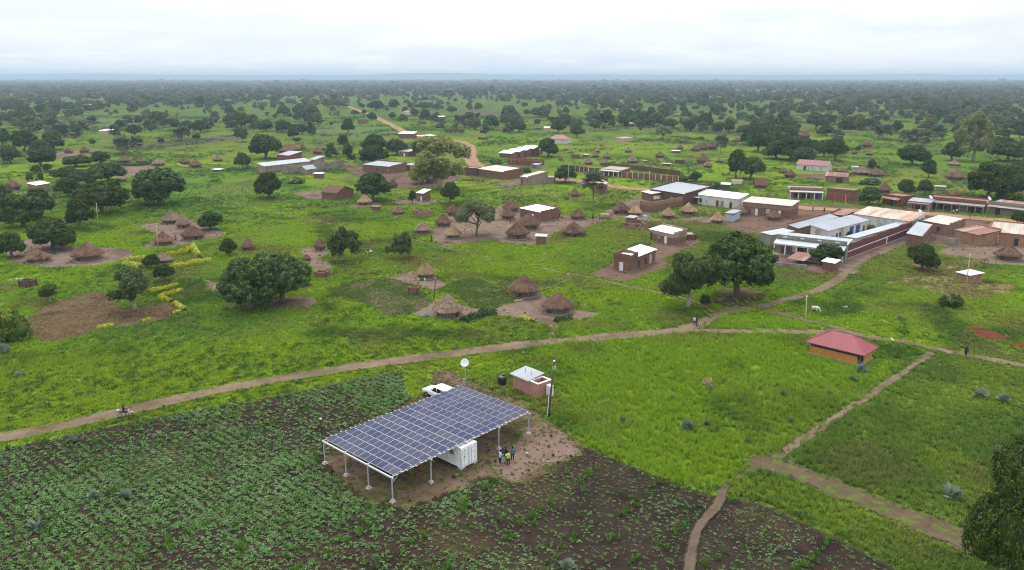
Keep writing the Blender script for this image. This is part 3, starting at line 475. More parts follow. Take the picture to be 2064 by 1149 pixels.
{'n': 'store_house','l': 'grey-roofed brick house behind the long walled store','c': 'house','p': (-125.3,414.7),'a': -0.46,'w': 8.5,'d': 10,'h': (3.2,3.2,3.2,3.2),'wall': 'redbrick','roof': 'greymetal','par': '','hroof': (3,3,4.2,4.2)},
{'n': 'long_store','l': 'very long pale lean-to roof of the grey walled store','c': 'store','p': (-114.2,357),'a': 0.96,'w': 27.8,'d': 4.7,'h': (3.3,3.3,4.4,4.4),'wall': 'sandplaster','roof': 'greymetal','par': ''},
{'n': 'yard_store','l': 'pale L-roofed store inside the grey yard wall','c': 'store','p': (-101.5,388),'a': -0.17,'w': 3.4,'d': 12,'h': (3.2,3.2,3.8,3.8),'wall': 'sandplaster','roof': 'greymetal','par': '','w2': 1},
{'n': 'gable_shed','l': 'small gable shed with pale roof against the grey yard wall','c': 'shed','p': (-98.1,356.3),'a': -0.5,'w': 4.6,'d': 6.4,'h': (2.2,2.2,2.2,2.2),'wall': 'sandplaster','roof': 'greymetal','gable': 1.4,'ridge': 'y'},
{'n': 'brick_box','l': 'little brick outhouse with white lid in the meadow','c': 'latrine','p': (-86.9,338.7),'a': -0.2,'w': 3.9,'d': 2.5,'h': (2.2,2.2,2.3,2.3),'wall': 'brick','roof': 'white'},
{'n': 'brick_cottage','l': 'brick cottage with steep thatch peak near the broad old tree','c': 'house','p': (-135.6,454),'a': 0.13,'w': 11,'d': 7,'h': (2.5,2.5,2.5,2.5),'wall': 'redbrick','roof': 'thatch','gable': 2.4,'hip': 1},
{'n': 'thatched_house','l': 'brick house with long dark thatch and grey end sheet','c': 'house','p': (-63,275.7),'a': 1.08,'w': 9.5,'d': 7,'h': (2.8,2.8,2.8,2.8),'wall': 'brick','roof': 'thatch','gable': 2,'ridge': 'y'},
{'n': 'far_house','l': 'pale-roofed long house beyond the road trees','c': 'house','p': (-84.8,821.7),'a': -0.17,'w': 14.1,'d': 8,'h': (2.8,2.8,3.6,3.6),'wall': 'darkbrick','roof': 'cream'},
{'n': 'far_red_house','l': 'distant red-roofed house between dark trees','c': 'house','p': (-129.2,926.2),'a': -0.32,'w': 9.7,'d': 10,'h': (2.8,2.8,2.8,2.8),'wall': 'whitewash','roof': 'redroof','gable': 2.4,'hip': 1},
{'n': 'far_brick_house','l': 'small roofless brick house in the far meadow','c': 'ruin','p': (-89.1,742.1),'a': -0.3,'w': 6.7,'d': 6,'h': (2.4,2.4,2.4,2.4),'wall': 'redbrick','roof': 'none','ruin': 1},
{'n': 'far_brick_hut','l': 'low brick hut beside the lone road tree','c': 'house','p': (-149.7,762.6),'a': -0.25,'w': 8.5,'d': 6,'h': (2.8,2.8,3,3),'wall': 'redbrick','roof': 'thatch','flat': 1},
{'n': 'pink_house','l': 'pale pink house with white roof among the fan palms','c': 'house','p': (-318.3,604.8),'a': -0.28,'w': 9.7,'d': 8,'h': (3,3,3.8,3.8),'wall': 'pinkplaster','roof': 'white'},
{'n': 'far_pink_house','l': 'distant pink-roofed house in the wooded rise','c': 'house','p': (-605.1,1120.5),'a': -0.44,'w': 10.5,'d': 10,'h': (4,4,4,4),'wall': 'redbrick','roof': 'redroof','gable': 2.5,'hip': 1},
{'n': 'far_house','l': 'grey flat house with cream walls in the middle meadow','c': 'house','p': (75.9,533.8),'a': 0.67,'w': 10.2,'d': 7,'h': (2.4,2.4,2.8,2.8),'wall': 'pinkplaster','roof': 'taupe'},
{'n': 'far_shed','l': 'small white-roofed shelter beneath the meadow trees','c': 'shed','p': (103.8,700.5),'a': 0.55,'w': 6.9,'d': 7,'h': (3,3,3.2,3.2),'wall': 'darkbrick','roof': 'white'},
{'n': 'far_shed','l': 'tiny white-roofed shed by the thatched far homestead','c': 'shed','p': (26.7,647.7),'a': 0,'w': 4.3,'d': 6,'h': (2.6,2.6,3,3),'wall': 'pinkplaster','roof': 'white'},
{'n': 'tin_house','l': 'low house with white tin roof among the farmstead trees','c': 'house','p': (-190.9,303.8),'a': -0.7,'w': 9.6,'d': 4.6,'h': (2.6,2.6,3,3),'wall': 'tanbrick','roof': 'white','par': ''},
{'n': 'mud_box','l': 'square cream cistern tank beside the grove','c': 'cistern','p': (91.1,320.3),'a': -0.28,'w': 4.3,'d': 4,'h': (1.6,1.6,1.6,1.6),'wall': 'creamplaster','roof': 'none','ruin': 3},
{'n': 'tin_shelter','l': 'white-topped tin shelter behind the whitewashed house','c': 'shelter','p': (82.5,303.8),'a': -0.33,'w': 3.2,'d': 3,'h': (2.2,2.2,2.4,2.4),'wall': 'darkbrick','roof': 'white'},
{'n': 'thatched_granary','l': 'dark thatched shed in the grass beside the grove','c': 'granary','p': (97,307.3),'a': -0.17,'w': 4.3,'d': 5,'h': (1.6,1.6,1.6,1.6),'wall': 'darkbrick','roof': 'thatch','gable': 2.2},
{'n': 'latrine','l': 'dark square brick latrine in the weeds beside the white slabs','c': 'latrine','p': (-104.2,157.2),'a': -0.11,'w': 2.7,'d': 2.2,'h': (1.5,1.5,1.5,1.5),'wall': 'darkbrick','roof': 'none','ruin': 3},
{'n': 'latrine','l': 'roofless brick latrine beside the twin big trees','c': 'latrine','p': (-43.7,165.3),'a': -0.12,'w': 2.8,'d': 2.2,'h': (1.3,1.3,1.3,1.3),'wall': 'brick','roof': 'none','ruin': 3},
{'n': 'latrine','l': 'narrow brown brick latrine between the bean plots','c': 'latrine','p': (-21.2,151.7),'a': -0.14,'w': 2,'d': 1.6,'h': (1.5,1.5,1.5,1.5),'wall': 'brick','roof': 'none','ruin': 3},
{'n': 'latrine','l': 'small brown brick latrine below the tan-thatched hut','c': 'latrine','p': (-46.8,254.5),'a': -0.29,'w': 2.7,'d': 2,'h': (1.4,1.4,1.4,1.4),'wall': 'brick','roof': 'rust'},
{'n': 'latrine','l': 'pale little latrine in the far hut meadow','c': 'latrine','p': (67.9,404.4),'a': -0.78,'w': 2.6,'d': 1.6,'h': (0.9,0.9,0.9,0.9),'wall': 'greyplaster','roof': 'taupe'},
{'n': 'latrine','l': 'little brick latrine with tan lid near the hut path','c': 'latrine','p': (75,388.6),'a': -0.44,'w': 4,'d': 2.9,'h': (1.2,1.2,1.2,1.2),'wall': 'brick','roof': 'cream'},
{'n': 'small_shed','l': 'dark boxy mud shed beside the twin huts','c': 'shed','p': (83.6,398.4),'a': -0.44,'w': 4.2,'d': 3,'h': (1.9,1.9,1.9,1.9),'wall': 'darkbrick','roof': 'thatch'},
{'n': 'latrine','l': 'tiny brick latrine with white lid by the far hut row','c': 'latrine','p': (92.7,454.2),'a': -0.51,'w': 4.6,'d': 3.2,'h': (1.6,1.6,1.6,1.6),'wall': 'brick','roof': 'white'},
{'n': 'latrine','l': 'slim brick latrine by the far cluster of huts','c': 'latrine','p': (39,432.4),'a': -0.75,'w': 3.1,'d': 1.8,'h': (1.6,1.6,1.6,1.6),'wall': 'brick','roof': 'white'},
{'n': 'small_shed','l': 'round-topped brick granary in the far hut cluster','c': 'shed','p': (32.3,426.9),'a': -0.54,'w': 4,'d': 2.7,'h': (2,2,2,2),'wall': 'brick','roof': 'thatch'},
{'n': 'small_shed','l': 'dark clay granary beside the meadow tree','c': 'shed','p': (12.3,451.2),'a': -0.52,'w': 4.5,'d': 3.1,'h': (2.1,2.1,2.1,2.1),'wall': 'darkbrick','roof': 'thatch'},
{'n': 'small_shed','l': 'tiny red brick box in the meadow','c': 'shed','p': (31.1,471.6),'a': -0.96,'w': 3,'d': 1.6,'h': (0.9,0.9,0.9,0.9),'wall': 'redbrick','roof': 'none','ruin': 3},
{'n': 'small_shed','l': 'low red brick foundation in the far meadow','c': 'shed','p': (92.8,552.2),'a': -0.66,'w': 5.4,'d': 3.4,'h': (0.6,0.6,0.6,0.6),'wall': 'redbrick','roof': 'none','ruin': 3},
{'n': 'small_shed','l': 'low dark shed near the bend of the orange road','c': 'shed','p': (-24,556.7),'a': -0.59,'w': 6.1,'d': 3.5,'h': (1.7,1.7,1.7,1.7),'wall': 'darkbrick','roof': 'rust'},
{'n': 'small_shed','l': 'raised far granary with dark thatch','c': 'shed','p': (-39.6,702.3),'a': -0.7,'w': 8.3,'d': 3.5,'h': (2.5,2.5,2.5,2.5),'wall': 'darkbrick','roof': 'thatch'},
{'n': 'small_shed','l': 'tiny white-lidded brick box in the left meadow','c': 'shed','p': (-140.8,363.3),'a': -0.36,'w': 4.2,'d': 3.2,'h': (1.2,1.2,1.2,1.2),'wall': 'brick','roof': 'white'},
{'n': 'latrine','l': 'grey box latrine among bushes behind the street','c': 'latrine','p': (166.7,302.7),'a': -0.32,'w': 3.3,'d': 2.5,'h': (1.5,1.5,1.5,1.5),'wall': 'greyplaster','roof': 'cream'},
{'n': 'small_shed','l': 'little whitewashed kiosk beside the oval thatch','c': 'shed','p': (164.6,376),'a': -0.63,'w': 2.7,'d': 1.7,'h': (1.2,1.2,1.2,1.2),'wall': 'whitewash','roof': 'white'},
{'n': 'water_kiosk','l': 'tiny brick kiosk with blue-white tin roof in the brown plot','c': 'kiosk','p': (97.1,163.2),'a': -1.2,'w': 3.1,'d': 3.9,'h': (1.9,1.9,2.1,2.1),'wall': 'orangemud','roof': 'bluesheet'},
{'n': 'water_tank_shed','l': 'grey corrugated shed with raised flat lid by the tan hut','c': 'shed','p': (65.8,234.8),'a': -0.59,'w': 2.3,'d': 6.9,'h': (2,2,2,2),'wall': 'greymetalwall','roof': 'greymetal','liftroof': 0.7},
{'n': 'brick_oven','l': 'small broken brick shed beside the two-tone brick house','c': 'shed','p': (47.6,206.5),'a': 0,'w': 2.7,'d': 2.5,'h': (1.5,1.5,1.5,1.5),'wall': 'redbrick','roof': 'rust','ruin': 3}]
WALLS=[
{'n': 'compound_wall','l': 'long maroon and grey compound wall with white stripe along the lane','p': [(80.9,182.6),(99.5,201.1),(112.9,214.6),(119.4,220.8)],'h': 3.6,'m': 'maroon','stripe': 1,'split': 0.55},
{'n': 'yard_wall','l': 'tall two-tone brick yard wall before the grey-roofed hall','p': [(42.6,255.1),(45.3,250.8),(58.7,263.1)],'h': 3.3,'m': 'brick','band': 'tanbrick'},
{'n': 'yard_wall','l': 'stepped dark brick side wall of the grey-roofed hall','p': [(59.2,264.2),(66.5,273.9)],'h': 4,'m': 'darkbrick'},
{'n': 'store_wall','l': 'high stained grey wall around the long store','p': [(-105.2,354.1),(-89.4,369.9),(-83.6,385.6)],'h': 3.6,'m': 'greyplaster'},
{'n': 'arcade_wall','l': 'long brick yard wall with white pilasters beyond the hall','p': [(48.4,341.6),(63.8,330.4),(70.2,325.2)],'h': 2.6,'m': 'brick','pil': 9},
{'n': 'arcade_wall','l': 'brick yard wall with pale pilasters beside the cream veranda','p': [(28,368),(35.3,358),(40.8,353.9)],'h': 2.6,'m': 'darkbrick','pil': 6},
{'n': 'back_wall','l': 'low dark brick wall behind the cream veranda house','p': [(45.8,382.2),(60.1,369.4),(75.7,348.6)],'h': 2.2,'m': 'darkbrick'},
{'n': 'garden_wall','l': 'low grey wall before the shop veranda','p': [(61.8,175.8),(67.9,172.7)],'h': 1.1,'m': 'greyplaster'},
{'n': 'block_wall','l': 'grey concrete block wall beside the orange mud house','p': [(114.9,201.1),(118.4,199.8)],'h': 1.6,'m': 'greyplaster'}]
PATHS=[
('track',3.4,'track',[(-68.4,84),(-63,86.8),(-57.5,90),(-51.5,94.5),(-43.9,100.3),(-34.4,105.8),(-25.1,110.4),(-14.3,114.9),(-4.2,118.6),(6.5,122.5),(18.6,125.6),(30.3,128.8),(36.2,135.1)]),
('track',2.4,'track',[(29.4,128.5),(38.8,128),(45.8,128),(52.5,127.4),(57.2,128.5)]),
('lane',2.4,'track',[(35.6,134.5),(41.2,140.1),(47.8,143),(56.7,149.2),(65.7,156.8),(73.7,166.8),(77.6,174.7)]),
('lane',5.5,'yard',[(75.7,170.9),(83.3,182.8),(95.4,195.1),(109.4,209.1),(118.7,222.1)]),
('footpath',2,'track',[(48,142),(52,136.3),(57.1,130.4),(60.3,125.6),(66,122.2),(68.7,119.5),(72.9,116),(78.8,111.4),(83.5,107.6)]),
('footpath',1.3,'track',[(67.4,117),(63.1,112.7),(56,105.8),(46.6,96.8),(40.6,91),(35,85.7),(29.6,80.7)]),
('footpath',1,'mud',[(31.8,82.8),(29.7,80.8),(26.1,78.1),(23.1,75),(21.3,71.3),(18.7,67.7),(17.2,64.3),(16,60.6),(14.7,55.1)]),
('mown_track',4.2,'mown',[(29.3,80.4),(33.3,76.6),(37.2,71.9),(40.9,68),(43.8,64.5),(47.1,60.9),(50.3,57.7)]),
('footpath',1,'track',[(-121.4,291.1),(-89.2,261.1),(-69.4,243.7),(-56.6,231.6),(-46.7,224.4),(-33.6,213.3),(-19.5,198.1),(-9.2,187.7),(0,179.7),(10.5,170.5),(15.6,166.8),(24,158.4),(33,150.3),(36.5,145.7),(37.9,139.4)]),
('footpath',1.2,'yard',[(7.2,122.5),(7.3,128.2),(6.8,132.7)]),
('footpath',1,'yard',[(12.7,169.1),(11.7,162.9),(8,157.2),(4.9,154.1)]),
('footpath',1,'yard',[(-32.5,167.7),(-26.5,164.6),(-16.8,155.2),(-14.5,150.3),(-14.6,145.4)]),
('dirt_road',8,'road',[(-250.6,1204.2),(-211.9,1075.2),(-171.6,944.8),(-135.1,812.9),(-106,705.7),(-86.7,634.6),(-67,581.2),(-50.2,557.7),(-39.4,544.5),(-31,519.7),(-25.1,476.4),(-23.6,431.2),(-18.9,393.7),(-11,365.9),(1.8,350.7),(14.8,338.3),(27,328.4),(39.9,313),(50.6,304.4),(66.5,296.3),(81.4,281.2),(91.5,267.5),(99.7,259.1),(116.4,253.1),(134.7,247.4),(145,240.1),(156.3,232.4),(169.4,222.1)]),
('footpath',1.2,'track',[(-78,286),(-62.9,293.6),(-52,296.3),(-36.3,310.1),(-14.5,313),(1.8,352.5)])]
PATCHES=[
('crop_field','soil',0.5,[(-68.5,81),(-61.4,84.3),(-56.1,87.5),(-47.5,92.8),(-36.3,98.2),(-29.2,102.4),(-21.5,107.2),(-16.5,109.2),(-14.7,101.4),(-8.7,94.7),(4.4,91.6),(8.3,85.6),(15.1,79),(18.9,75.7),(21.8,73.6),(25.9,72.3),(29.3,68.5),(33.4,63.4),(35.5,58.4),(31,49.4),(-51.6,49.4)]),
('dirt_yard','redsoil',1.2,[(-22.7,81.6),(-20,85.3),(-12.8,101.4),(-12.4,106),(-12.1,109),(-9.6,110),(-6,106),(-1.5,101.4),(1.9,97.1),(5,91.9),(7.3,88.4),(8.7,84.4),(5,79.2),(1,75.6),(-2.6,77),(-7,73.3),(-10.9,71.1),(-14,71.5),(-18.6,75.9)]),
('bare_earth','pinkearth',1.2,[(0.8,89),(3.7,91.6),(6.1,89.3),(8.6,84.4),(5.6,80.4),(2.1,78.1),(0.7,76.2),(-1.2,77.3),(-2.4,78.9),(-1.9,81.6),(-0.1,84)]),
('hut_yard','yard',0.8,[(-23,214.7),(-23.7,235.7),(-20.7,251.2),(-7.8,254.1),(-3.5,266.4),(2.2,257.1),(12.7,251.2),(18.7,243.7),(25.5,240.1),(35.6,264.3),(49.7,287.3),(45,240.1),(61.5,243.7),(71.1,233.2),(65.9,225.1),(56.3,234.9),(42.5,234.9),(34.1,240.1),(22.5,225.1),(19.3,222.1),(14,219),(11.2,213.3),(7.7,201.3),(-0.3,200.6),(-6.4,206.4),(-16.5,198.1),(-21.1,203.8)]),
('hut_yard','yard',0.8,[(-128.1,189.3),(-133.1,207.8),(-123,203.8),(-116.8,199.4),(-102.9,196.3),(-94.4,189.3),(-96.9,177.2),(-107.8,174.7),(-119.6,179.7)]),
('hut_yard','yard',0.8,[(-113.1,227.5),(-108.2,233.2),(-100.1,237.5),(-87.9,227.5),(-80.7,211.9),(-85,205.1),(-87.5,198.1),(-96.7,196.9),(-99.9,211.9)]),
('hut_yard','yard',0.6,[(-56.3,196.3),(-49,197.5),(-45.9,189.3),(-46.9,184.9),(-41.5,175.7),(-45.1,170.9),(-51.5,184.9)]),
('hut_yard','yard',0.6,[(-27.8,164.6),(-24.5,170.5),(-20.5,169.5),(-13.6,160.4),(-15.3,156.4),(-16.9,154.1),(-19.4,158)]),
('hut_yard','yard',0.7,[(-20.5,138.8),(-15.9,146.7),(-9.9,144.7),(-6.9,142.3),(-2.1,144.7),(1.8,149.6),(4.8,154.8),(7.8,149.6),(11.4,142),(17,138.8),(14.4,135.7),(9,133.3),(7.2,129.9),(4,133.3),(-3,137.5),(-8.8,134.8),(-15.6,136)]),
('house_yard','yardred',0.7,[(17.2,169.1),(24.2,180.7),(33.5,197.5),(49.7,209.1),(50,201.3),(38.2,184.9),(37.3,177.2),(29.8,167.3),(24.9,162.5),(20.6,164.6)]),
('ploughed_plot','straw',0.6,[(-88.8,133.3),(-90,137.8),(-90.8,145.4),(-86.6,154.1),(-81.5,151.1),(-74.1,142),(-67.1,146.7),(-61.1,139.4),(-65.6,132.7),(-72.2,128.2),(-76.6,122.5),(-81.2,124)]),
('bean_plot','soil2',0.5,[(-14,159.2),(-12.1,162.9),(-7.3,164.2),(-2.1,155.2),(0.8,147.4),(-1.2,144.3),(-4.5,141.3),(-8.4,143.7),(-10.6,148.2)]),
('bean_plot','soil2',0.9,[(-35.6,161.2),(-26.5,164.6),(-18.1,153.3),(-15.8,147.4),(-17.6,140.7),(-22.1,135.7),(-27.6,143.3),(-34.2,149.6)]),
('shade_ground','yard',1.2,[(-50.3,146.7),(-45.9,150.3),(-39.2,149.6),(-39.2,143.3),(-46.9,142)]),
('shade_ground','yard',1,[(-68.3,164.6),(-65.2,162.9),(-57.4,155.2),(-57.3,152.5),(-62.9,155.2)]),
('shade_ground','dryshade',1.5,[(38.5,146.1),(43.3,155.2),(49.3,158),(52.3,152.5),(49,146.7),(41.8,142)]),
('dry_plot','drygrass',1.6,[(93.5,180.7),(116.3,183.9),(105.7,170.9),(95.8,161.2),(107.7,160.4),(102.2,152.5),(92,148.9),(85.3,156.4),(80.7,162.1),(92.2,170)]),
('yard_right','yard',1,[(112.1,196.3),(124.1,203.8),(135.6,200),(140.5,196.3),(127.5,177.2),(113.8,177.7),(112.4,183.9),(107,189.3)]),
('red_earth','redearth',0.8,[(80.1,130.4),(83.7,129.9),(85.5,124.8),(82.4,122.7),(79.6,124.8)]),
('red_earth','redearth',0.6,[(83.4,123),(85.9,121.7),(85.2,118.1),(82.7,119.3)]),
('village_ground','yardred',1.5,[(62.2,240.1),(90.4,264.3),(105.4,267.5),(123.3,261.1),(141.6,251.2),(149.7,240.1),(162.7,231.6),(150,212.6),(118.5,196.3),(110.1,202.5),(112.8,216.1),(114,227.5),(80.3,216.1),(66.2,216.1)]),
('shop_yard','yardred',0.9,[(66.2,190.5),(77.3,174.7),(76.3,170.9),(69.9,169.1),(65.7,174.7),(62.4,180.7)]),
('hut_yard','yard',0.9,[(-195.4,384.7),(-179.6,389.1),(-169.3,364),(-169.3,334.9),(-182.7,356.3)]),
('hut_yard','yard',1,[(-265.8,445.3),(-264.8,466.6),(-253.8,479.7),(-246.9,463.4),(-249.2,428.5)]),
('house_yard','yard',1,[(-83.8,293.6),(-78.8,300.3),(-66.5,301.6),(-64.5,283.6),(-73.4,278.8)]),
('house_yard','yard',0.8,[(-44,281.2),(-36,275.3),(-27.4,278.8),(-28.1,267.5),(-40.2,267.5)]),
('house_yard','yard',0.8,[(-6.6,319),(3.4,334.9),(5.4,322),(-3.4,310.1)]),
('house_yard','yard',0.8,[(-56.9,264.3),(-47.9,271.9),(-45.6,263.2),(-55,259.1)]),
('house_yard','yardred',1.2,[(-87,398.3),(-63.8,365.9),(-46.1,356.3),(-30.1,356.3),(-22.2,338.3),(-36,307.2),(-55.8,319),(-77.8,365.9)]),
('house_yard','yardred',1.2,[(129.7,356.3),(144.2,352.5),(135.1,334.9),(126.8,341.8)]),
('far_field','fieldgreen',2,[(-169.4,658.8),(-155.6,743.5),(-96.6,658.8),(-89.8,586.2),(-116.4,553.2),(-134.3,540.2)]),
('far_field','fielddark',2,[(-246.4,519.7),(-236.9,531.8),(-213.8,612.2),(-196.1,591.2),(-192.1,548.8),(-221.7,497.1),(-231,486.5)]),
('far_field','fieldgreen',2,[(-462.5,852.6),(-404.5,832.3),(-344.8,698.6),(-361.4,671.6)]),
('far_field','fielddark',2,[(-71.1,1059),(5,998.7),(4.6,908),(-61.9,920)]),
('weed_plot','weedy',1.5,[(-107.1,259.1),(-82.3,247.4),(-61.2,222.1),(-60.6,209.1),(-79.5,216.1),(-96.9,231.6)])]
HEDGES=[
('yellow clipped hedge at the near side of the hedged garden','y',1.2,1,[(-78.7,173.6),(-75.5,176.8),(-72.1,180.7)]),
('yellow hedge along the back of the hedged garden','y',1.1,1,[(-85.4,185.6),(-82.8,188.4),(-81.7,192.2)]),
('tall yellow hedge corner with gate gap in the hedged garden','y',1.1,1.3,[(-81.9,193.7),(-78.6,187.7),(-76.3,183.5)]),
('yellow hedge wing beside the small dark tree','y',1.1,1,[(-93,179.4),(-91.4,181.4),(-89.3,182.8)]),
('short yellow hedge stub behind the olive tree','y',1.1,0.9,[(-91.9,177.4),(-88.9,175.5),(-85.9,173.6)]),
('low yellow flower row behind the ploughed plot','y',0.9,0.6,[(-74.7,153.1),(-73,155.6),(-71.3,158.7)]),
('low yellow flower row turning towards the ploughed plot','y',0.9,0.6,[(-68.8,154.6),(-69.6,152.1),(-70.8,150.6),(-70,148.3),(-67.4,146.4)]),
('low yellow flower row at the ploughed plot corner','y',0.8,0.6,[(-65.8,144.6),(-63.6,142),(-62.3,140.7)]),
('yellow flower clump along the near plot edge','y',0.7,0.5,[(-73.3,129.8),(-72,130.1),(-71.2,131)]),
('small yellow flower tuft on the near plot edge','y',0.6,0.4,[(-67.2,133.5),(-66.3,134.8)]),
('yellow flowers at the plot end beside the leaning row','y',0.6,0.4,[(-63.7,138.3),(-62.8,139.5)]),
('dark green hedge beside the hut yard entrance','g',1.2,0.9,[(-8.9,133.2),(-6.5,136),(-4.8,138),(-3,138.7)]),
('low green shrubs before the dark-thatched near hut','g',0.8,0.7,[(7.9,133.5),(9.6,134.4),(10.7,135.4)]),
('green clipped hedge before the far twin huts','g',1.5,1,[(-197,390.9),(-187.9,386.9),(-184.2,399.6)]),
('yellow hedge strip beside the far hut pair','y',1.3,0.7,[(-170.1,393.7),(-161.7,382.5),(-156,378.2)]),
('yellow hedge strip running out behind the far hut pair','y',1.3,0.6,[(-157,392.6),(-153,393.7),(-147.6,390.3)]),
('yellow flower cluster on the hut yard entrance bank','y',0.7,0.6,[(1.7,135.4),(2.5,134.4),(3.4,133.5)])]
PALM_SHRUBS=[
(14.3,91.6,1.15,'g','small dark green fan-leaved palm shrub nearest to the pink washroom'),
(22,89,2.12,'g','small dark green fan-leaved palm shrub third nearest to the solar canopy'),
(24.8,90.4,1.27,'g','small dark green fan-leaved palm shrub fourth nearest to the solar canopy'),
(22.1,98.6,1.09,'g','small dark green fan-leaved palm shrub second nearest to the twin big trees over bare ground'),
(31.4,97.6,1.22,'g','small dark green fan-leaved palm shrub third nearest to the boxy white-roofed brick house'),
(28.6,85.7,0.97,'g','small dark green fan-leaved palm shrub sixth nearest to the solar canopy'),
(35.8,91.3,1.02,'g','small dark green fan-leaved palm shrub sixth nearest to the red-roofed pavilion'),
(37.7,99.6,1.52,'g','small dark green fan-leaved palm shrub third nearest to the red-roofed pavilion'),
(44.3,100.1,1.11,'g','small dark green fan-leaved palm shrub second nearest to the red-roofed pavilion'),
(65,99.1,2.34,'w','small pale silvery fan-leaved palm shrub second nearest to the red-roofed pavilion'),
(67.3,97.9,2.04,'w','small pale silvery fan-leaved palm shrub third nearest to the red-roofed pavilion'),
(57.1,82.2,1.98,'w','small pale silvery fan-leaved palm shrub fifth nearest to the red-roofed pavilion'),
(46.6,73,2.31,'w','small pale silvery fan-leaved palm shrub sixth nearest to the red-roofed pavilion'),
(52.6,108.6,1.94,'w','small pale silvery fan-leaved palm shrub nearest to the red-roofed pavilion'),
(71,134.8,1.45,'w','small pale silvery fan-leaved palm shrub nearest to the tiny blue-roofed kiosk'),
(1.9,116.3,0.95,'w','small pale silvery fan-leaved palm shrub nearest to the pink washroom'),
(-44.4,73.1,1.26,'w','small pale silvery fan-leaved palm shrub fifth nearest to the ploughed plot'),
(-41,73,1.47,'w','small pale silvery fan-leaved palm shrub fourth nearest to the solar canopy'),
(-46.9,67.2,1.66,'w','small pale silvery fan-leaved palm shrub eighth nearest to the solar canopy'),
(-53.7,86,1.33,'w','small pale silvery fan-leaved palm shrub third nearest to the farmstead with the white tin roof'),
(-43.1,91.9,1.03,'w','small pale silvery fan-leaved palm shrub third nearest to the twin big trees over bare ground'),
(-31.7,79.3,0.9,'w','small pale silvery fan-leaved palm shrub nearest to the solar canopy'),
(5.1,60.5,1.61,'w','small pale silvery fan-leaved palm shrub second nearest to the solar canopy'),
(25.1,63.4,0.93,'w','small pale silvery fan-leaved palm shrub fourth nearest to the pink washroom'),
(-72.9,107,1.62,'w','small pale silvery fan-leaved palm shrub second nearest to the ploughed plot'),
(-82,117.2,2.4,'w','small pale silvery fan-leaved palm shrub nearest to the ploughed plot'),
(49.7,105,1.45,'g','small dark green fan-leaved palm shrub nearest to the red-roofed pavilion'),
(31,105,1.01,'g','small dark green fan-leaved palm shrub nearest to the big-hut yard'),
(13.1,85.3,0.72,'g','small dark green fan-leaved palm shrub nearest to the solar canopy')]
POLES=[
(4.75,93.12,7.7,0.68,'brown','tall brown utility pole with white conduit beside the pink washroom'),
(51.31,128.23,6.3,-0.37,'tan','slim tan pole standing behind the red-roofed pavilion'),
(93.15,152.54,8.1,-0.35,'tan','tan utility pole beside the tiny blue-roofed kiosk'),
(-89.83,191.6,6.7,0.17,'tan','pale pole before the homestead behind the yellow hedge'),
(-120.45,221.29,7.6,0.34,'tan','leaning pale pole between the mango crowns'),
(19.61,256.05,7.5,0.02,'tan','thin pole among grass near the tall palm'),
(-15.64,147.8,4.4,0.51,'brown','dark thin post between the two hut gardens'),
(23.19,318.96,8,0.05,'tan','thin pole beside the spreading road tree'),
(113.63,261.14,4.1,-0.12,'tan','short street lamp post before the red-doored shop'),
(52.95,296.26,8,-0.37,'tan','thin pole by the brick pilaster wall')]
FENCE=[
(44.5,228.7),
(47.2,229.3),
(50.1,229.3),
(54,231.7),
(57.2,234.1),
(60.3,237.3),
(62.8,241.2)]
SPOT={'P1': (-21.55,80.34),'P4': (-12.49,72.13),'P7': (2.05,88.03),'C1': (-5.67,78.8),'C2': (-4.18,80.6),'dish': (-6.72,103.49),'tank': (-1.43,103.89),'w1': (0.14,102.83),'w2': (3.59,98.96),'w3': (5.24,100.72),'wtank': (5.97,101.55),'suv_f': (-12.29,100.17),'suv2': (-1.75,97.25),'lamp': (-22.03,81.72),'p0': (-1.39,80.29),'p1': (-1,80.47),'p2': (-0.4,80.03),'p3': (0.06,81.15),'p4': (-0.7,80.47),'moto': (-50.43,92.76),'moto2': (-49.78,93.8),'walker': (72.23,115.66),'bike': (32.7,129.76),'bike2': (32.66,131.62),'cow_white': (57.41,139.73),'cow_dark': (63.86,141.67),'cow_black': (-35.7,188.37),'cow_brown': (-24.36,182.9),'q0': (-21.68,203.84),'q1': (-20.23,201.1),'q2': (-23.8,449.44),'q3': (-25.99,491.77),'q4': (99.33,252.38),'q5': (102.15,249.96),'q6': (142.73,237.64),'q7': (144.76,248.72),'q8': (143.09,247.54),'q9': (-5.48,240.88),'q10': (-0.45,230.95),'q11': (-4.07,238.32),'q12': (-91.04,205),'q13': (-114.82,189.18),'q14': (94.63,473.28),'q15': (63.87,122.69),'k0': (47.43,116.93),'k1': (50.42,116.33),'k2': (54.51,113.42),'k3': (54.97,112.18),'k4': (57.51,114.68),'k5': (57.77,117.17),'drybush': (27.79,101.72),'jerry': (-19.61,163.28),'blue': (-15.93,136.56),'logs': (1.42,146.81),'slab': (-109.34,163.01),'rubble': (-18.56,331.97),'bluehut': (-34.44,323.56),'stump': (-9.93,311.71),'granary': (29.2,239.62),'dish2': (134.57,252.03),'dish3': (174.5,280.69),'dish4': (154.53,283.53),'rd': (40.9,234.77)}

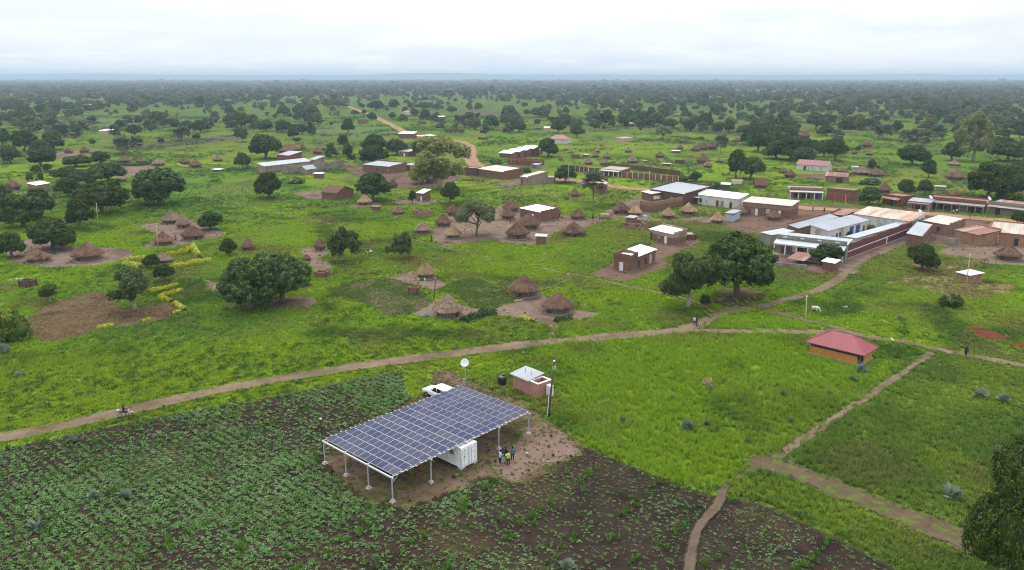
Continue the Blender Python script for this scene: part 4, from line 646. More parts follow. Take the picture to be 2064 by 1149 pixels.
# ------------------------------------------------------------------ materials
MATS={}
def newmat(name):
    m=bpy.data.materials.new(name); m.use_nodes=True; m.node_tree.nodes.clear(); MATS[name]=m
    return m,NT(m.node_tree)
def finish(N,shader,disp=None):
    o=N('ShaderNodeOutputMaterial'); N.l.new(shader,o.inputs[0])
def pmat(name,c1,c2,scale=3,rough=.85,spec=.2,bump=0,fine=.25,stretch=(1,1,1),c3=None,metal=0,vary=.0):
    """two colour noise material in object space, with fine value grain"""
    m,N=newmat(name)
    tc=N('ShaderNodeTexCoord').outputs['Object']
    oi=N('ShaderNodeObjectInfo')
    off=N('ShaderNodeVectorMath',{0:tc},operation='ADD'); cb=N('ShaderNodeCombineXYZ',{0:N.math('MULTIPLY',oi.outputs['Random'],37),1:N.math('MULTIPLY',oi.outputs['Random'],91)}); N.l.new(cb.outputs[0],off.inputs[1])
    mp=N('ShaderNodeMapping',{'Vector':off.outputs[0],'Scale':stretch}).outputs[0]
    n=N.noise(mp,scale,6,.6); c=N.mix(N.ramp(n,.35,.65),c1,c2)
    if c3: c=N.mix(N.ramp(N.noise(mp,scale*.35,5,.65),.52,.66),c,c3)
    f=N.noise(mp,scale*7,3,.7)
    v=N('ShaderNodeHueSaturation',{'Color':c,'Value':N.math('MULTIPLY_ADD',f,2*fine,1-fine)})
    if vary:
        v2=N('ShaderNodeHueSaturation',{'Color':v.outputs[0],'Value':N.math('MULTIPLY_ADD',oi.outputs['Random'],2*vary,1-vary)}); v=v2
    b=N('ShaderNodeBsdfPrincipled',{'Base Color':v.outputs[0],'Roughness':rough,'Specular IOR Level':spec,'Metallic':metal})
    if bump:
        bp=N('ShaderNodeBump',{'Height':f,'Strength':bump,'Distance':.05}); N.l.new(bp.outputs[0],b.inputs['Normal'])
    finish(N,b.outputs[0]); return m
def brickmat(name,c1,c2,mortar):
    m,N=newmat(name)
    tc=N('ShaderNodeTexCoord').outputs['Object']
    s=N('ShaderNodeSeparateXYZ',{0:tc})
    xy=N.math('ADD',s.outputs[0],s.outputs[1])
    v=N('ShaderNodeCombineXYZ',{0:xy,1:s.outputs[2]}).outputs[0]
    b=N('ShaderNodeTexBrick',{'Vector':v,'Color1':c1+(1,),'Color2':c2+(1,),'Mortar':mortar+(1,),'Scale':1.0,'Mortar Size':.012,'Brick Width':.26,'Row Height':.12,'Bias':0.0})
    n=N.noise(tc,.8,6,.65); f=N.noise(tc,9,3,.7)
    streak=N.noise(N('ShaderNodeMapping',{'Vector':tc,'Scale':(2.5,2.5,.25)}).outputs[0],1,4,.6)
    c=N.mix(N.ramp(n,.3,.75),b.outputs[0],N.mix(.55,b.outputs[0],(c1[0]*.55,c1[1]*.5,c1[2]*.5)))
    c=N.mix(N.math('MULTIPLY',N.ramp(streak,.55,.75),.45),c,(.13,.10,.085))
    h=N('ShaderNodeHueSaturation',{'Color':c,'Value':N.math('MULTIPLY_ADD',f,.5,.75)})
    p=N('ShaderNodeBsdfPrincipled',{'Base Color':h.outputs[0],'Roughness':.9,'Specular IOR Level':.15})
    bp=N('ShaderNodeBump',{'Height':b.outputs['Fac'],'Strength':.5,'Distance':-.02}); N.l.new(bp.outputs[0],p.inputs['Normal'])
    finish(N,p.outputs[0]); return m
def roofmat(name,c1,c2,rust=0.0,rough=.5,spec=.4,rc=(.17,.065,.035)):
    """corrugated sheet: ribs run down the slope (local y), rust blotches and streaks"""
    m,N=newmat(name)
    tc=N('ShaderNodeTexCoord').outputs['Object']; oi=N('ShaderNodeObjectInfo')
    cb=N('ShaderNodeCombineXYZ',{0:N.math('MULTIPLY',oi.outputs['Random'],57),1:N.math('MULTIPLY',oi.outputs['Random'],23)})
    v=N('ShaderNodeVectorMath',{0:tc,1:cb.outputs[0]},operation='ADD').outputs[0]
    s=N('ShaderNodeSeparateXYZ',{0:tc})
    rib=N.math('SINE',N.math('MULTIPLY',s.outputs[0],2*math.pi/.19))
    sheet=N.noise(N('ShaderNodeMapping',{'Vector':v,'Scale':(1.1,.12,.1)}).outputs[0],1,2,.5)
    st=N.noise(N('ShaderNodeMapping',{'Vector':v,'Scale':(3,.35,1)}).outputs[0],1,6,.7)
    c=N.mix(N.ramp(sheet,.35,.65),c1,c2)
    if rust:
        r=N.math('MULTIPLY_ADD',oi.outputs['Random'],.35*rust,-.18*rust)
        fac=N.ramp(N.math('ADD',N.math('ADD',N.math('MULTIPLY',st,.6),N.math('MULTIPLY',sheet,.4)),r),.62-.28*rust,.74-.24*rust)
        c=N.mix(fac,c,N.mix(N.ramp(st,.4,.6),rc,(rc[0]*1.6,rc[1]*1.7,rc[2]*1.6)))
    else:
        c=N.mix(N.math('MULTIPLY',N.ramp(st,.5,.8),.25),c,(c1[0]*.55,c1[1]*.55,c1[2]*.55))
    c=N('ShaderNodeHueSaturation',{'Color':c,'Value':N.math('MULTIPLY_ADD',oi.outputs['Random'],.16,.92)}).outputs[0]
    p=N('ShaderNodeBsdfPrincipled',{'Base Color':c,'Roughness':rough,'Specular IOR Level':spec})
    bp=N('ShaderNodeBump',{'Height':rib,'Strength':.35,'Distance':.02}); N.l.new(bp.outputs[0],p.inputs['Normal'])
    finish(N,p.outputs[0]); return m
def leafmat(name,c1,c2,c3=None,trans=.3,var=.22,inst=False):
    """foliage: clump tint attribute, per tree variation, light passing through"""
    m,N=newmat(name)
    oi=N('ShaderNodeObjectInfo').outputs['Random']
    a=N('ShaderNodeAttribute',attribute_name='tint').outputs['Fac']
    c=N.mix(a,c1,c2)
    if c3: c=N.mix(N.ramp(a,.9,.97),c,c3)
    hs=N('ShaderNodeHueSaturation',{'Color':c,'Hue':N.math('MULTIPLY_ADD',oi,.03,.485),'Value':N.math('MULTIPLY_ADD',oi,2*var,1-var),'Saturation':N.math('MULTIPLY_ADD',oi,-.2,1.08)})
    d=N('ShaderNodeBsdfDiffuse',{'Color':hs.outputs[0]}); t=N('ShaderNodeBsdfTranslucent',{'Color':hs.outputs[0]})
    g=N('ShaderNodeBsdfGlossy',{'Color':(1,1,1,1),'Roughness':.45})
    x=N('ShaderNodeMixShader',{0:trans,1:d.outputs[0],2:t.outputs[0]})
    y=N('ShaderNodeMixShader',{0:.015,1:x.outputs[0],2:g.outputs[0]})
    finish(N,y.outputs[0]); return m
def tuftmat(name,trans=.35):
    """scattered plants: colour given per plant"""
    m,N=newmat(name)
    a=N('ShaderNodeAttribute',attribute_name='tint',attribute_type='INSTANCER')
    g=N('ShaderNodeAttribute',attribute_name='leaf')
    c=N('ShaderNodeHueSaturation',{'Color':a.outputs['Color'],'Value':N.math('MULTIPLY_ADD',g.outputs['Fac'],.36,.82)})
    d=N('ShaderNodeBsdfDiffuse',{'Color':c.outputs[0]}); t=N('ShaderNodeBsdfTranslucent',{'Color':c.outputs[0]})
    x=N('ShaderNodeMixShader',{0:trans,1:d.outputs[0],2:t.outputs[0]}); finish(N,x.outputs[0]); return m
def flat(name,c,rough=.6,spec=.4,metal=0,fine=.12,scale=2,vary=0):
    return pmat(name,c,tuple(v*.82 for v in c),scale,rough,spec,0,fine,metal=metal,vary=vary)
# walls
brickmat('brick',(.185,.078,.050),(.24,.115,.078),(.21,.15,.115)); brickmat('redbrick',(.19,.062,.038),(.235,.088,.055),(.2,.125,.09))
brickmat('darkbrick',(.115,.054,.041),(.15,.074,.057),(.15,.105,.085)); brickmat('tanbrick',(.25,.145,.088),(.30,.185,.12),(.26,.19,.14))
pmat('maroon',(.13,.040,.036),(.16,.052,.046),1.2,.85,c3=(.105,.045,.038))
pmat('greyplaster',(.20,.18,.15),(.255,.23,.195),.7,.9,c3=(.125,.11,.09),stretch=(1,1,.35)); pmat('plaster',(.32,.23,.18),(.37,.28,.22),.8,.9,c3=(.24,.15,.11))
pmat('sandplaster',(.25,.185,.13),(.30,.225,.16),.7,.9,c3=(.18,.10,.07),stretch=(1,1,.4)); pmat('whitewash',(.50,.48,.44),(.57,.55,.51),.8,.85,c3=(.33,.28,.23),stretch=(1,1,.4))
pmat('orangemud',(.27,.14,.078),(.32,.18,.11),.8,.95,c3=(.20,.105,.068),stretch=(1,1,.5)); pmat('pinkplaster',(.50,.28,.21),(.55,.33,.26),.6,.9); pmat('creamplaster',(.55,.47,.33),(.6,.52,.4),.7,.9)
# roofs
roofmat('white',(.80,.81,.82),(.74,.76,.78),0,.45); roofmat('whitesheet',(.34,.37,.40),(.28,.31,.34),0,.4); roofmat('greymetal',(.27,.29,.315),(.225,.245,.27),0,.4)
roofmat('cream',(.46,.42,.365),(.39,.35,.30),.2,.6,rc=(.36,.27,.2)); roofmat('cream2',(.42,.45,.48),(.38,.41,.44),0,.5); roofmat('rustcream',(.44,.40,.34),(.37,.32,.27),.6,.65,rc=(.26,.12,.07))
roofmat('rust',(.34,.28,.24),(.24,.16,.12),1.2,.75,rc=(.16,.065,.045)); roofmat('taupe',(.28,.25,.215),(.24,.21,.18),.2,.7); roofmat('redroof',(.25,.065,.065),(.22,.08,.08),.1,.6,rc=(.28,.17,.15)); roofmat('bluesheet',(.55,.66,.78),(.5,.6,.72),0,.4)
roofmat('greymetalwall',(.42,.47,.52),(.36,.41,.46),0,.4)
roofmat('pavilionroof',(.225,.030,.040),(.205,.027,.036),0,.45,.35)
for n,c in dict(whitepaint=(.7,.7,.69),shutter=(.25,.20,.15),dark=(.03,.025,.025),bluegrey=(.32,.37,.42),reddoor=(.16,.03,.035),red=(.33,.035,.035),blue=(.02,.05,.42),purple=(.09,.05,.10)).items(): flat(n,c)  # dark: dark doors, and painted shade filling open bays and doorways
pmat('timber',(.20,.15,.11),(.27,.21,.16),3,.9,stretch=(1,1,.2)); pmat('darkpole',(.09,.06,.045),(.13,.09,.07),3,.9,stretch=(1,1,.2)); pmat('tanpole',(.38,.30,.20),(.45,.36,.25),2,.85,stretch=(1,1,.2))
pmat('bark',(.12,.095,.075),(.18,.15,.12),5,.95,bump=.6,stretch=(1,1,.3)); pmat('palebark',(.30,.26,.21),(.38,.33,.27),4,.95,bump=.5,stretch=(1,1,.3))
for n,a,b in (('thatch',(.100,.058,.038),(.155,.096,.064)),('thatch_tan',(.225,.145,.078),(.30,.205,.115)),('thatch_pale',(.15,.102,.070),(.215,.155,.108))):
    pmat(n,a,b,2.2,1,.05,bump=.6,fine=.4,stretch=(3.5,3.5,.7),c3=tuple(v*.7 for v in a),vary=.12)
pmat('mudwall',(.14,.095,.07),(.18,.125,.095),1.5,.95); pmat('plinth',(.22,.165,.13),(.27,.2,.16),1.5,.95)
leafmat('mango',(.024,.050,.005),(.084,.142,.014),trans=.22,var=.25); leafmat('leafy',(.030,.068,.009),(.075,.135,.017),trans=.3); leafmat('olive',(.055,.085,.018),(.120,.160,.040),trans=.35)
leafmat('umbrella',(.16,.20,.085),(.25,.30,.14),trans=.4); leafmat('tall',(.15,.165,.042),(.27,.275,.085),c3=(.2,.19,.06),trans=.4); leafmat('paletall',(.22,.235,.06),(.37,.37,.12),c3=(.4,.38,.13),trans=.4); leafmat('bright',(.07,.13,.012),(.14,.19,.012),c3=(.42,.36,.01),trans=.35)
leafmat('palm',(.085,.115,.065),(.15,.18,.115),c3=(.27,.21,.13),trans=.25,var=.12); leafmat('palmpale',(.12,.17,.11),(.24,.30,.215),trans=.25,var=.12); leafmat('yellowhedge',(.09,.15,.010),(.46,.46,.012),trans=.3,var=.1); leafmat('greenhedge',(.03,.065,.014),(.055,.10,.02),trans=.3,var=.1)
leafmat('woodleaf',(.042,.072,.015),(.125,.165,.042),trans=.2,var=.4); leafmat('dryleaf',(.55,.42,.26),(.7,.58,.4),trans=.2)
tuftmat('tuft'); tuftmat('crop',.25)
# ------------------------------------------------------------------ mesh helpers
class MB:
    """collects faces, builds one mesh object"""
    def __init__(s): s.v=[]; s.f=[]; s.m=[]
    def add(s,vs,fs,mi=0):
        o=len(s.v); s.v+= [tuple(v) for v in vs]; s.f+=[tuple(i+o for i in f) for f in fs]; s.m+=[mi]*len(fs); return s
    def box(s,x0,x1,y0,y1,z0,z1,mi=0,rot=None):
        if isinstance(z1,(int,float)): z1=(z1,)*4
        vs=[(x0,y0,z0),(x1,y0,z0),(x1,y1,z0),(x0,y1,z0),(x0,y0,z1[0]),(x1,y0,z1[1]),(x1,y1,z1[2]),(x0,y1,z1[3])]
        if rot: vs=[rot@Vector(v) for v in vs]
        return s.add(vs,[(3,2,1,0),(4,5,6,7),(0,1,5,4),(1,2,6,5),(2,3,7,6),(3,0,4,7)],mi)
    def slab(s,q,t,mi=0):
        """q: 4 top corners, thickness t downwards"""
        q=[Vector(p) for p in q]; b=[p-Vector((0,0,t)) for p in q]
        return s.add(q+b,[(0,1,2,3),(7,6,5,4),(0,4,5,1),(1,5,6,2),(2,6,7,3),(3,7,4,0)],mi)
    def tube(s,pts,rad,n=7,mi=0,cap=True):
        pts=[Vector(p) for p in pts]; rings=[]; base=len(s.v)
        if isinstance(rad,(int,float)): rad=[rad]*len(pts)
        for i,p in enumerate(pts):
            d=(pts[min(i+1,len(pts)-1)]-pts[max(i-1,0)]).normalized()
            a=d.orthogonal().normalized(); 
            if abs(d.z)>.9: a=(Vector((1,0,0))-d*d.x).normalized()
            b=d.cross(a)
            s.v+=[tuple(p+(a*math.cos(2*math.pi*k/n)+b*math.sin(2*math.pi*k/n))*rad[i]) for k in range(n)]
        for i in range(len(pts)-1):
            for k in range(n):
                s.f.append((base+i*n+k,base+i*n+(k+1)%n,base+(i+1)*n+(k+1)%n,base+(i+1)*n+k)); s.m.append(mi)
        if cap:
            s.f.append(tuple(base+k for k in range(n))[::-1]); s.m.append(mi)
            e=base+(len(pts)-1)*n; s.f.append(tuple(e+k for k in range(n))); s.m.append(mi)
        return s
    def lathe(s,prof,n=20,mi=0,jit=0,rng=None):
        base=len(s.v)
        for (r,z) in prof:
            for k in range(n):
                j=1+(rng.uniform(-jit,jit) if rng else 0); a=2*math.pi*k/n
                s.v.append((r*j*math.cos(a),r*j*math.sin(a),z))
        for i in range(len(prof)-1):
            for k in range(n):
                s.f.append((base+i*n+k,base+i*n+(k+1)%n,base+(i+1)*n+(k+1)%n,base+(i+1)*n+k)); s.m.append(mi)
        return s
    def mesh(s,name,mats,smooth=False):
        me=bpy.data.meshes.new(name); me.from_pydata(s.v,[],s.f)
        for m in (mats if isinstance(mats,(list,tuple)) else [mats]): me.materials.append(MATS[m] if isinstance(m,str) else m)
        if len(me.materials)>1: me.polygons.foreach_set('material_index',s.m)
        if smooth: me.polygons.foreach_set('use_smooth',[True]*len(me.polygons))
        me.update(); return me
    def obj(s,name,mats,parent=None,smooth=False,loc=(0,0,0),rz=0):
        return put(name,s.mesh(name,mats,smooth),parent,loc,rz)
def put(name,me,parent=None,loc=(0,0,0),rz=0,scale=None):
    o=bpy.data.objects.new(name,me); COL.objects.link(o); o.parent=parent; o.location=loc; o.rotation_euler=(0,0,rz)
    if scale: o.scale=scale
    return o
def thing(name,label,cat,loc=(0,0,0),rz=0,group=None,scale=None):
    o=put(name,None,None,loc,rz,scale); o.empty_display_size=.2; return tag(o,label,cat,group)
def tag(o,label=None,cat=None,group=None,kind=None):
    for k,v in (('label',label),('category',cat),('group',group),('kind',kind)):
        if v: o[k]=v
    return o
def npmesh(name,V,F,mat,attrs=None,smooth=False):
    """V (n,3), F (m,k) numpy"""
    me=bpy.data.meshes.new(name); m,k=F.shape
    me.vertices.add(len(V)); me.vertices.foreach_set('co',V.astype(np.float32).ravel())
    me.loops.add(m*k); me.loops.foreach_set('vertex_index',F.astype(np.int32).ravel())
    me.polygons.add(m); me.polygons.foreach_set('loop_start',np.arange(0,m*k,k,dtype=np.int32))
    if smooth: me.polygons.foreach_set('use_smooth',np.ones(m,bool))
    for mm in (mat if isinstance(mat,(list,tuple)) else [mat]): me.materials.append(MATS[mm] if isinstance(mm,str) else mm)
    me.update(calc_edges=True)
    for an,(typ,arr) in (attrs or {}).items():
        a=me.attributes.new(an,typ,'POINT'); a.data.foreach_set('color' if typ=='FLOAT_COLOR' else ('vector' if typ=='FLOAT_VECTOR' else 'value'),np.ascontiguousarray(arr,dtype=np.int32 if typ=='INT' else np.float32).ravel())
    return me
# ------------------------------------------------------------------ value noise for the land
def _hash(ix,iy,s):
    n=(ix.astype(np.int64)*374761393+iy.astype(np.int64)*668265263+s*2147483647)&0xffffffff
    n=((n^(n>>13))*1274126177)&0xffffffff
    return ((n^(n>>16))&0xffff)/65535.
def vnoise(x,y,scale,seed=0):
    x=np.asarray(x)/scale; y=np.asarray(y)/scale; ix=np.floor(x); iy=np.floor(y); fx=x-ix; fy=y-iy
    fx=fx*fx*(3-2*fx); fy=fy*fy*(3-2*fy)
    a=_hash(ix,iy,seed);b=_hash(ix+1,iy,seed);c=_hash(ix,iy+1,seed);d=_hash(ix+1,iy+1,seed)
    return (a*(1-fx)+b*fx)*(1-fy)+(c*(1-fx)+d*fx)*fy
def fbm(x,y,scale,seed=0,o=4):
    t=0;w=0
    for k in range(o): t=t+vnoise(x,y,scale/2**k,seed+k*17)*.55**k; w+=.55**k
    return t/w
def sst(x,a,b): t=np.clip((x-a)/(b-a),0,1); return t*t*(3-2*t)
def lerp(a,b,t): return a+(b-a)*t[...,None]
LUSH=np.array([.215,.335,.020]); MID=np.array([.138,.245,.034]); DEEP=np.array([.060,.122,.024]); OLIVE=np.array([.200,.235,.044]); STRAW=np.array([.20,.155,.065]); WEED=np.array([.045,.10,.02])
def grass_col(x,y):
    """meadow colour by place"""
    d=np.hypot(x,y)
    n1=fbm(x,y,70,3); n2=fbm(x,y,22,11); n3=fbm(x,y,7,29,3)
    c=lerp(np.broadcast_to(MID,x.shape+(3,)),np.broadcast_to(LUSH,x.shape+(3,)),sst(n1*.6+n2*.4,.36,.58))
    c=lerp(c,np.broadcast_to(OLIVE,c.shape),sst(fbm(x,y,40,51),.53,.72)*.75)
    c=lerp(c,np.broadcast_to(DEEP,c.shape),sst(fbm(x,y,16,71)*.6+n3*.4,.50,.68)*.85)
    c=lerp(c,np.broadcast_to(STRAW,c.shape),sst(fbm(x,y,12,91),.60,.76)*.6)
    # lush tall grass east of the solar canopy
    m=sst(x,2,12)*sst(np.abs(y-105),38,26)*sst(x,62,48)
    yl=sst(-x,-2,10)*sst(y,128,112); c=lerp(c,np.broadcast_to(np.array([.225,.300,.026]),c.shape),yl*.4)
    c=lerp(c,np.broadcast_to(LUSH*np.array([.93,.97,1.1]),c.shape),m*.6*(1-sst(n3,.5,.7)*.5))
    m2=sst(x-(27+(y-81)*1.054),0,4)*sst(y,119,113); dull=lerp(np.broadcast_to(np.array([.100,.172,.034]),c.shape),np.broadcast_to(np.array([.180,.255,.034]),c.shape),sst(fbm(x,y,10,881),.35,.65)); c=c+(dull-c)*(m2*.8)[...,None]
    tr=sst(fbm(x,y,26,961)*.6+fbm(x,y,6,967)*.4,.56,.68); c=lerp(c,np.broadcast_to(np.array([.20,.165,.07]),c.shape),tr*.42)
    # far land is a little greyer, more mixed
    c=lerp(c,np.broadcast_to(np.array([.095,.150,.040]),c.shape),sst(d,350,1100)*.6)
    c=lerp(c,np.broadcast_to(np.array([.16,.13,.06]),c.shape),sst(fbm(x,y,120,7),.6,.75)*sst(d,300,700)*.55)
    return c
# ------------------------------------------------------------------ shapes on the ground: signed distance, positive inside
def seg_dist(x,y,P,closed):
    best=np.full(x.shape,1e9); n=len(P)
    for i in range(n if closed else n-1):
        ax,ay=P[i]; bx,by=P[(i+1)%n]; dx,dy=bx-ax,by-ay; L=dx*dx+dy*dy+1e-9
        t=np.clip(((x-ax)*dx+(y-ay)*dy)/L,0,1); best=np.minimum(best,np.hypot(x-ax-t*dx,y-ay-t*dy))
    return best
def inside(x,y,P):
    r=np.zeros(x.shape,bool); n=len(P)
    for i in range(n):
        ax,ay=P[i]; bx,by=P[(i+1)%n]
        c=((ay>y)!=(by>y))
        with np.errstate(divide='ignore',invalid='ignore'):
            xi=(bx-ax)*(y-ay)/(by-ay+1e-12)+ax
        r^=c&(x<xi)
    return r
def smooth_line(P,k=5):
    P=[np.array(p,float) for p in P]; out=[]
    for i in range(len(P)-1):
        p0=P[max(i-1,0)];p1=P[i];p2=P[i+1];p3=P[min(i+2,len(P)-1)]
        for j in range(k):
            t=j/k; out.append(.5*((2*p1)+(-p0+p2)*t+(2*p0-5*p1+4*p2-p3)*t*t+(-p0+3*p1-3*p2+p3)*t**3))
    out.append(P[-1]); return [tuple(p) for p in out]
SHAPES=[]   # (kind, bbox, fn)
def poly_shape(P):
    P=smooth_line(list(P)+[P[0]],3)[:-1]
    def fn(x,y):
        d=seg_dist(x,y,P,True); return np.where(inside(x,y,P),d,-d)
    a=np.array(P); return (a[:,0].min(),a[:,0].max(),a[:,1].min(),a[:,1].max()),fn
def line_shape(P,w):
    P=smooth_line(P,6)
    def fn(x,y): return w/2*(.85+.4*vnoise(x,y,5,5))-seg_dist(x,y,P,False)
    a=np.array(P); return (a[:,0].min()-w,a[:,0].max()+w,a[:,1].min()-w,a[:,1].max()+w),fn
def ground_cover(kinds,x,y):
    """max signed distance over the shapes of these colour kinds"""
    best=np.full(x.shape,-99.)
    for k,bb,fn in SHAPES:
        if k not in kinds: continue
        m=(x>bb[0]-4)&(x<bb[1]+4)&(y>bb[2]-4)&(y<bb[3]+4)
        if m.any(): best[m]=np.maximum(best[m],fn(x[m],y[m]))
    return best
def earthmat(name,c1,c2,c3,soft=.8,green=0.,gcol=(.09,.13,.02),rut=False,scale=.35):
    """bare earth with a ragged, grassed-in edge"""
    ew=.3 if name in('track','mud') else 1.0
    m,N=newmat('earth_'+name)
    tc=N('ShaderNodeTexCoord').outputs['Object']
    n=N.noise(tc,scale,6,.62); f=N.noise(tc,scale*9,4,.7); b=N.noise(tc,scale*.3,4,.6)
    c=N.mix(N.ramp(n,.35,.65),c1,c2); c=N.mix(N.ramp(b,.48,.68),c,c3)
    h=N('ShaderNodeHueSaturation',{'Color':c,'Value':N.math('MULTIPLY_ADD',f,.9,.55)}).outputs[0]
    e=N('ShaderNodeAttribute',attribute_name='edge').outputs['Fac']
    if rut:
        l=N('ShaderNodeAttribute',attribute_name='lat').outputs['Fac']
        mid=N.math('MULTIPLY',N.ramp(l,.30,.05),N.ramp(f,.35,.6)); h=N.mix(N.math('MULTIPLY',mid,.45),h,tuple(v*.62 for v in c2))
        sd=N.math('MULTIPLY',N.ramp(l,.65,.95),.35); h=N.mix(sd,h,gcol)
    if green:
        g=N.math('MULTIPLY',N.ramp(N.noise(tc,scale*2.2,6,.7),.62-.3*green,.8-.3*green),1); h=N.mix(g,h,gcol)
    big=N.noise(tc,.5,5,.65); sm=N.noise(tc,3.5,3,.7)
    wob=N.math('ADD',N.math('MULTIPLY_ADD',big,3.2,-1.7),N.math('MULTIPLY_ADD',sm,1.8,-.9))
    h=N.mix(N.math('MULTIPLY',N.ramp(N.math('ADD',e,N.math('MULTIPLY',wob,.5)),.9*ew,0),.55*ew),h,gcol)
    al=N.ramp(N.math('ADD',e,N.math('MULTIPLY',wob,soft)),-.12*soft-.08,.35*soft+.1)
    d=N('ShaderNodeBsdfDiffuse',{'Color':h}); bp=N('ShaderNodeBump',{'Height':f,'Strength':.5,'Distance':.08}); N.l.new(bp.outputs[0],d.inputs['Normal'])
    t=N('ShaderNodeBsdfTransparent'); x=N('ShaderNodeMixShader',{0:al,1:t.outputs[0],2:d.outputs[0]}); finish(N,x.outputs[0]); return m
EARTH=dict(soil=((.040,.028,.024),(.062,.044,.036),(.085,.055,.038),.9,.12),soil2=((.085,.062,.045),(.12,.088,.06),(.10,.085,.04),.9,.45),track=((.27,.185,.125),(.34,.245,.175),(.19,.14,.085),.38,.08),
 mud=((.15,.105,.078),(.20,.145,.105),(.12,.095,.06),.2,.04),mown=((.16,.108,.072),(.215,.15,.105),(.13,.115,.055),1.5,.48),yard=((.30,.208,.155),(.38,.275,.21),(.20,.135,.10),.9,.05),yardred=((.25,.155,.115),(.31,.20,.15),(.20,.13,.10),1.0,.08),
 road=((.40,.235,.145),(.46,.29,.19),(.35,.21,.14),1.0,0),straw=((.22,.145,.085),(.30,.21,.125),(.10,.065,.045),1.3,.26),redsoil=((.20,.125,.09),(.30,.19,.145),(.115,.085,.05),1.4,.38),pinkearth=((.36,.245,.19),(.42,.29,.23),(.27,.18,.13),1.4,.16),redearth=((.20,.06,.035),(.25,.08,.05),(.15,.06,.04),.9,.3),
 drygrass=((.22,.15,.08),(.27,.19,.10),(.17,.155,.05),2.2,.5),dryshade=((.16,.11,.08),(.20,.14,.10),(.12,.09,.06),1.8,.25),fieldgreen=((.08,.125,.035),(.095,.14,.04),(.11,.12,.05),2,0),fielddark=((.12,.10,.07),(.09,.10,.05),(.15,.11,.08),2,.3),weedy=((.09,.14,.03),(.07,.12,.03),(.12,.13,.05),2,.4))
EF=dict(pinkearth=.42,soil=.58,soil2=0.8,track=.56,mud=0.62,mown=.55,yard=.46,yardred=.45,road=.62,straw=.40,redsoil=.46,redearth=.5,drygrass=0.75,dryshade=0.62,fieldgreen=0.9,fielddark=0.75,weedy=1.0)
for k,(a,b,c,s,g) in EARTH.items(): earthmat(k,*(tuple(v*EF[k] for v in q) for q in (a,b,c)),s,g,rut=k in('track','road'))
def lay(name,kind,shape,z,cell,lat=None):
    bb,fn=shape; mg=2.5
    xs=np.arange(bb[0]-mg,bb[1]+mg+cell,cell); ys=np.arange(bb[2]-mg,bb[3]+mg+cell,cell)
    X,Y=np.meshgrid(xs,ys); d=fn(X,Y); nx=len(xs)
    q=np.maximum.reduce([d[:-1,:-1],d[1:,:-1],d[:-1,1:],d[1:,1:]])>-mg
    j,i=np.nonzero(q); F=np.stack([j*nx+i,j*nx+i+1,(j+1)*nx+i+1,(j+1)*nx+i],1)
    used,inv=np.unique(F,return_inverse=True); F=inv.reshape(F.shape)
    V=np.stack([X.ravel()[used],Y.ravel()[used],np.full(len(used),z)],1)
    at={'edge':('FLOAT',d.ravel()[used])}
    if lat: at['lat']=('FLOAT',np.clip(1-d.ravel()[used]/(lat/2),0,3))
    o=put(name,npmesh(name,V,F,'earth_'+kind,at)); tag(o,kind='structure'); SHAPES.append((kind,bb,fn)); return o
# ------------------------------------------------------------------ the land
def build_ground():
    def axis(fine0,fine1,step,far,grow):
        a=list(np.arange(fine0,fine1,step)); s=step; v=a[-1]
        while v<far: s*=grow; v+=s; a.append(v)
        s=step; v=a[0]
        b=[]
        while v>-far: s*=grow; v-=s; b.append(v)
        return np.array(b[::-1]+a)
    xs=axis(-190,190,2.2,26000,1.09); ys=axis(30,400,2.2,26000,1.085); ys=ys[ys>-400]
    X,Y=np.meshgrid(xs,ys); nx=len(xs); ny=len(ys)
    j,i=np.meshgrid(np.arange(ny-1),np.arange(nx-1),indexing='ij'); j=j.ravel(); i=i.ravel()
    F=np.stack([j*nx+i,j*nx+i+1,(j+1)*nx+i+1,(j+1)*nx+i],1)
    c=grass_col(X.ravel(),Y.ravel()); c=np.concatenate([c*(.60-.05*sst(np.hypot(X.ravel(),Y.ravel()),180,330))[:,None],np.ones((len(c),1))],1)  # colour darkened, slightly more past the tufts, standing in for grass self-shadow
    m,N=newmat('meadow')
    tc=N('ShaderNodeTexCoord').outputs['Object']; a=N('ShaderNodeAttribute',attribute_name='gcol').outputs['Color']
    n=N.noise(tc,.22,8,.68); f=N.noise(tc,1.3,6,.75); far=N.noise(tc,.035,9,.7)
    h=N('ShaderNodeHueSaturation',{'Color':a,'Value':N.math('MULTIPLY',N.math('MULTIPLY_ADD',f,.9,.55),N.math('MULTIPLY_ADD',n,.7,.65))}).outputs[0]
    h=N.mix(N.math('MULTIPLY',N.ramp(far,.52,.68),.4),h,(.06,.10,.022)); h=N.mix(N.math('MULTIPLY',N.ramp(n,.62,.74),.35),h,(.15,.12,.05))
    d=N('ShaderNodeBsdfDiffuse',{'Color':h}); bp=N('ShaderNodeBump',{'Height':f,'Strength':.8,'Distance':.25}); N.l.new(bp.outputs[0],d.inputs['Normal']); finish(N,d.outputs[0])
    o=put('ground',npmesh('ground',np.stack([X.ravel(),Y.ravel(),np.zeros(X.size)],1),F,'meadow',{'gcol':('FLOAT_COLOR',c)})); tag(o,kind='structure')
build_ground()
zi=0
for nm,kind,soft,P in PATCHES:
    zi+=1; sh=poly_shape(P); far=np.array(P)[:,1].mean()
    lay(nm,kind,sh,.004*zi,.6 if far<130 else (1.0 if far<300 else 2.0))
for nm,w,kind,P in PATHS:
    zi+=1; far=min(p[1] for p in P)
    lay(nm,kind,line_shape(P,w),.004*zi,.45 if w<2.2 else (.6 if w<6 else 1.6),lat=w)
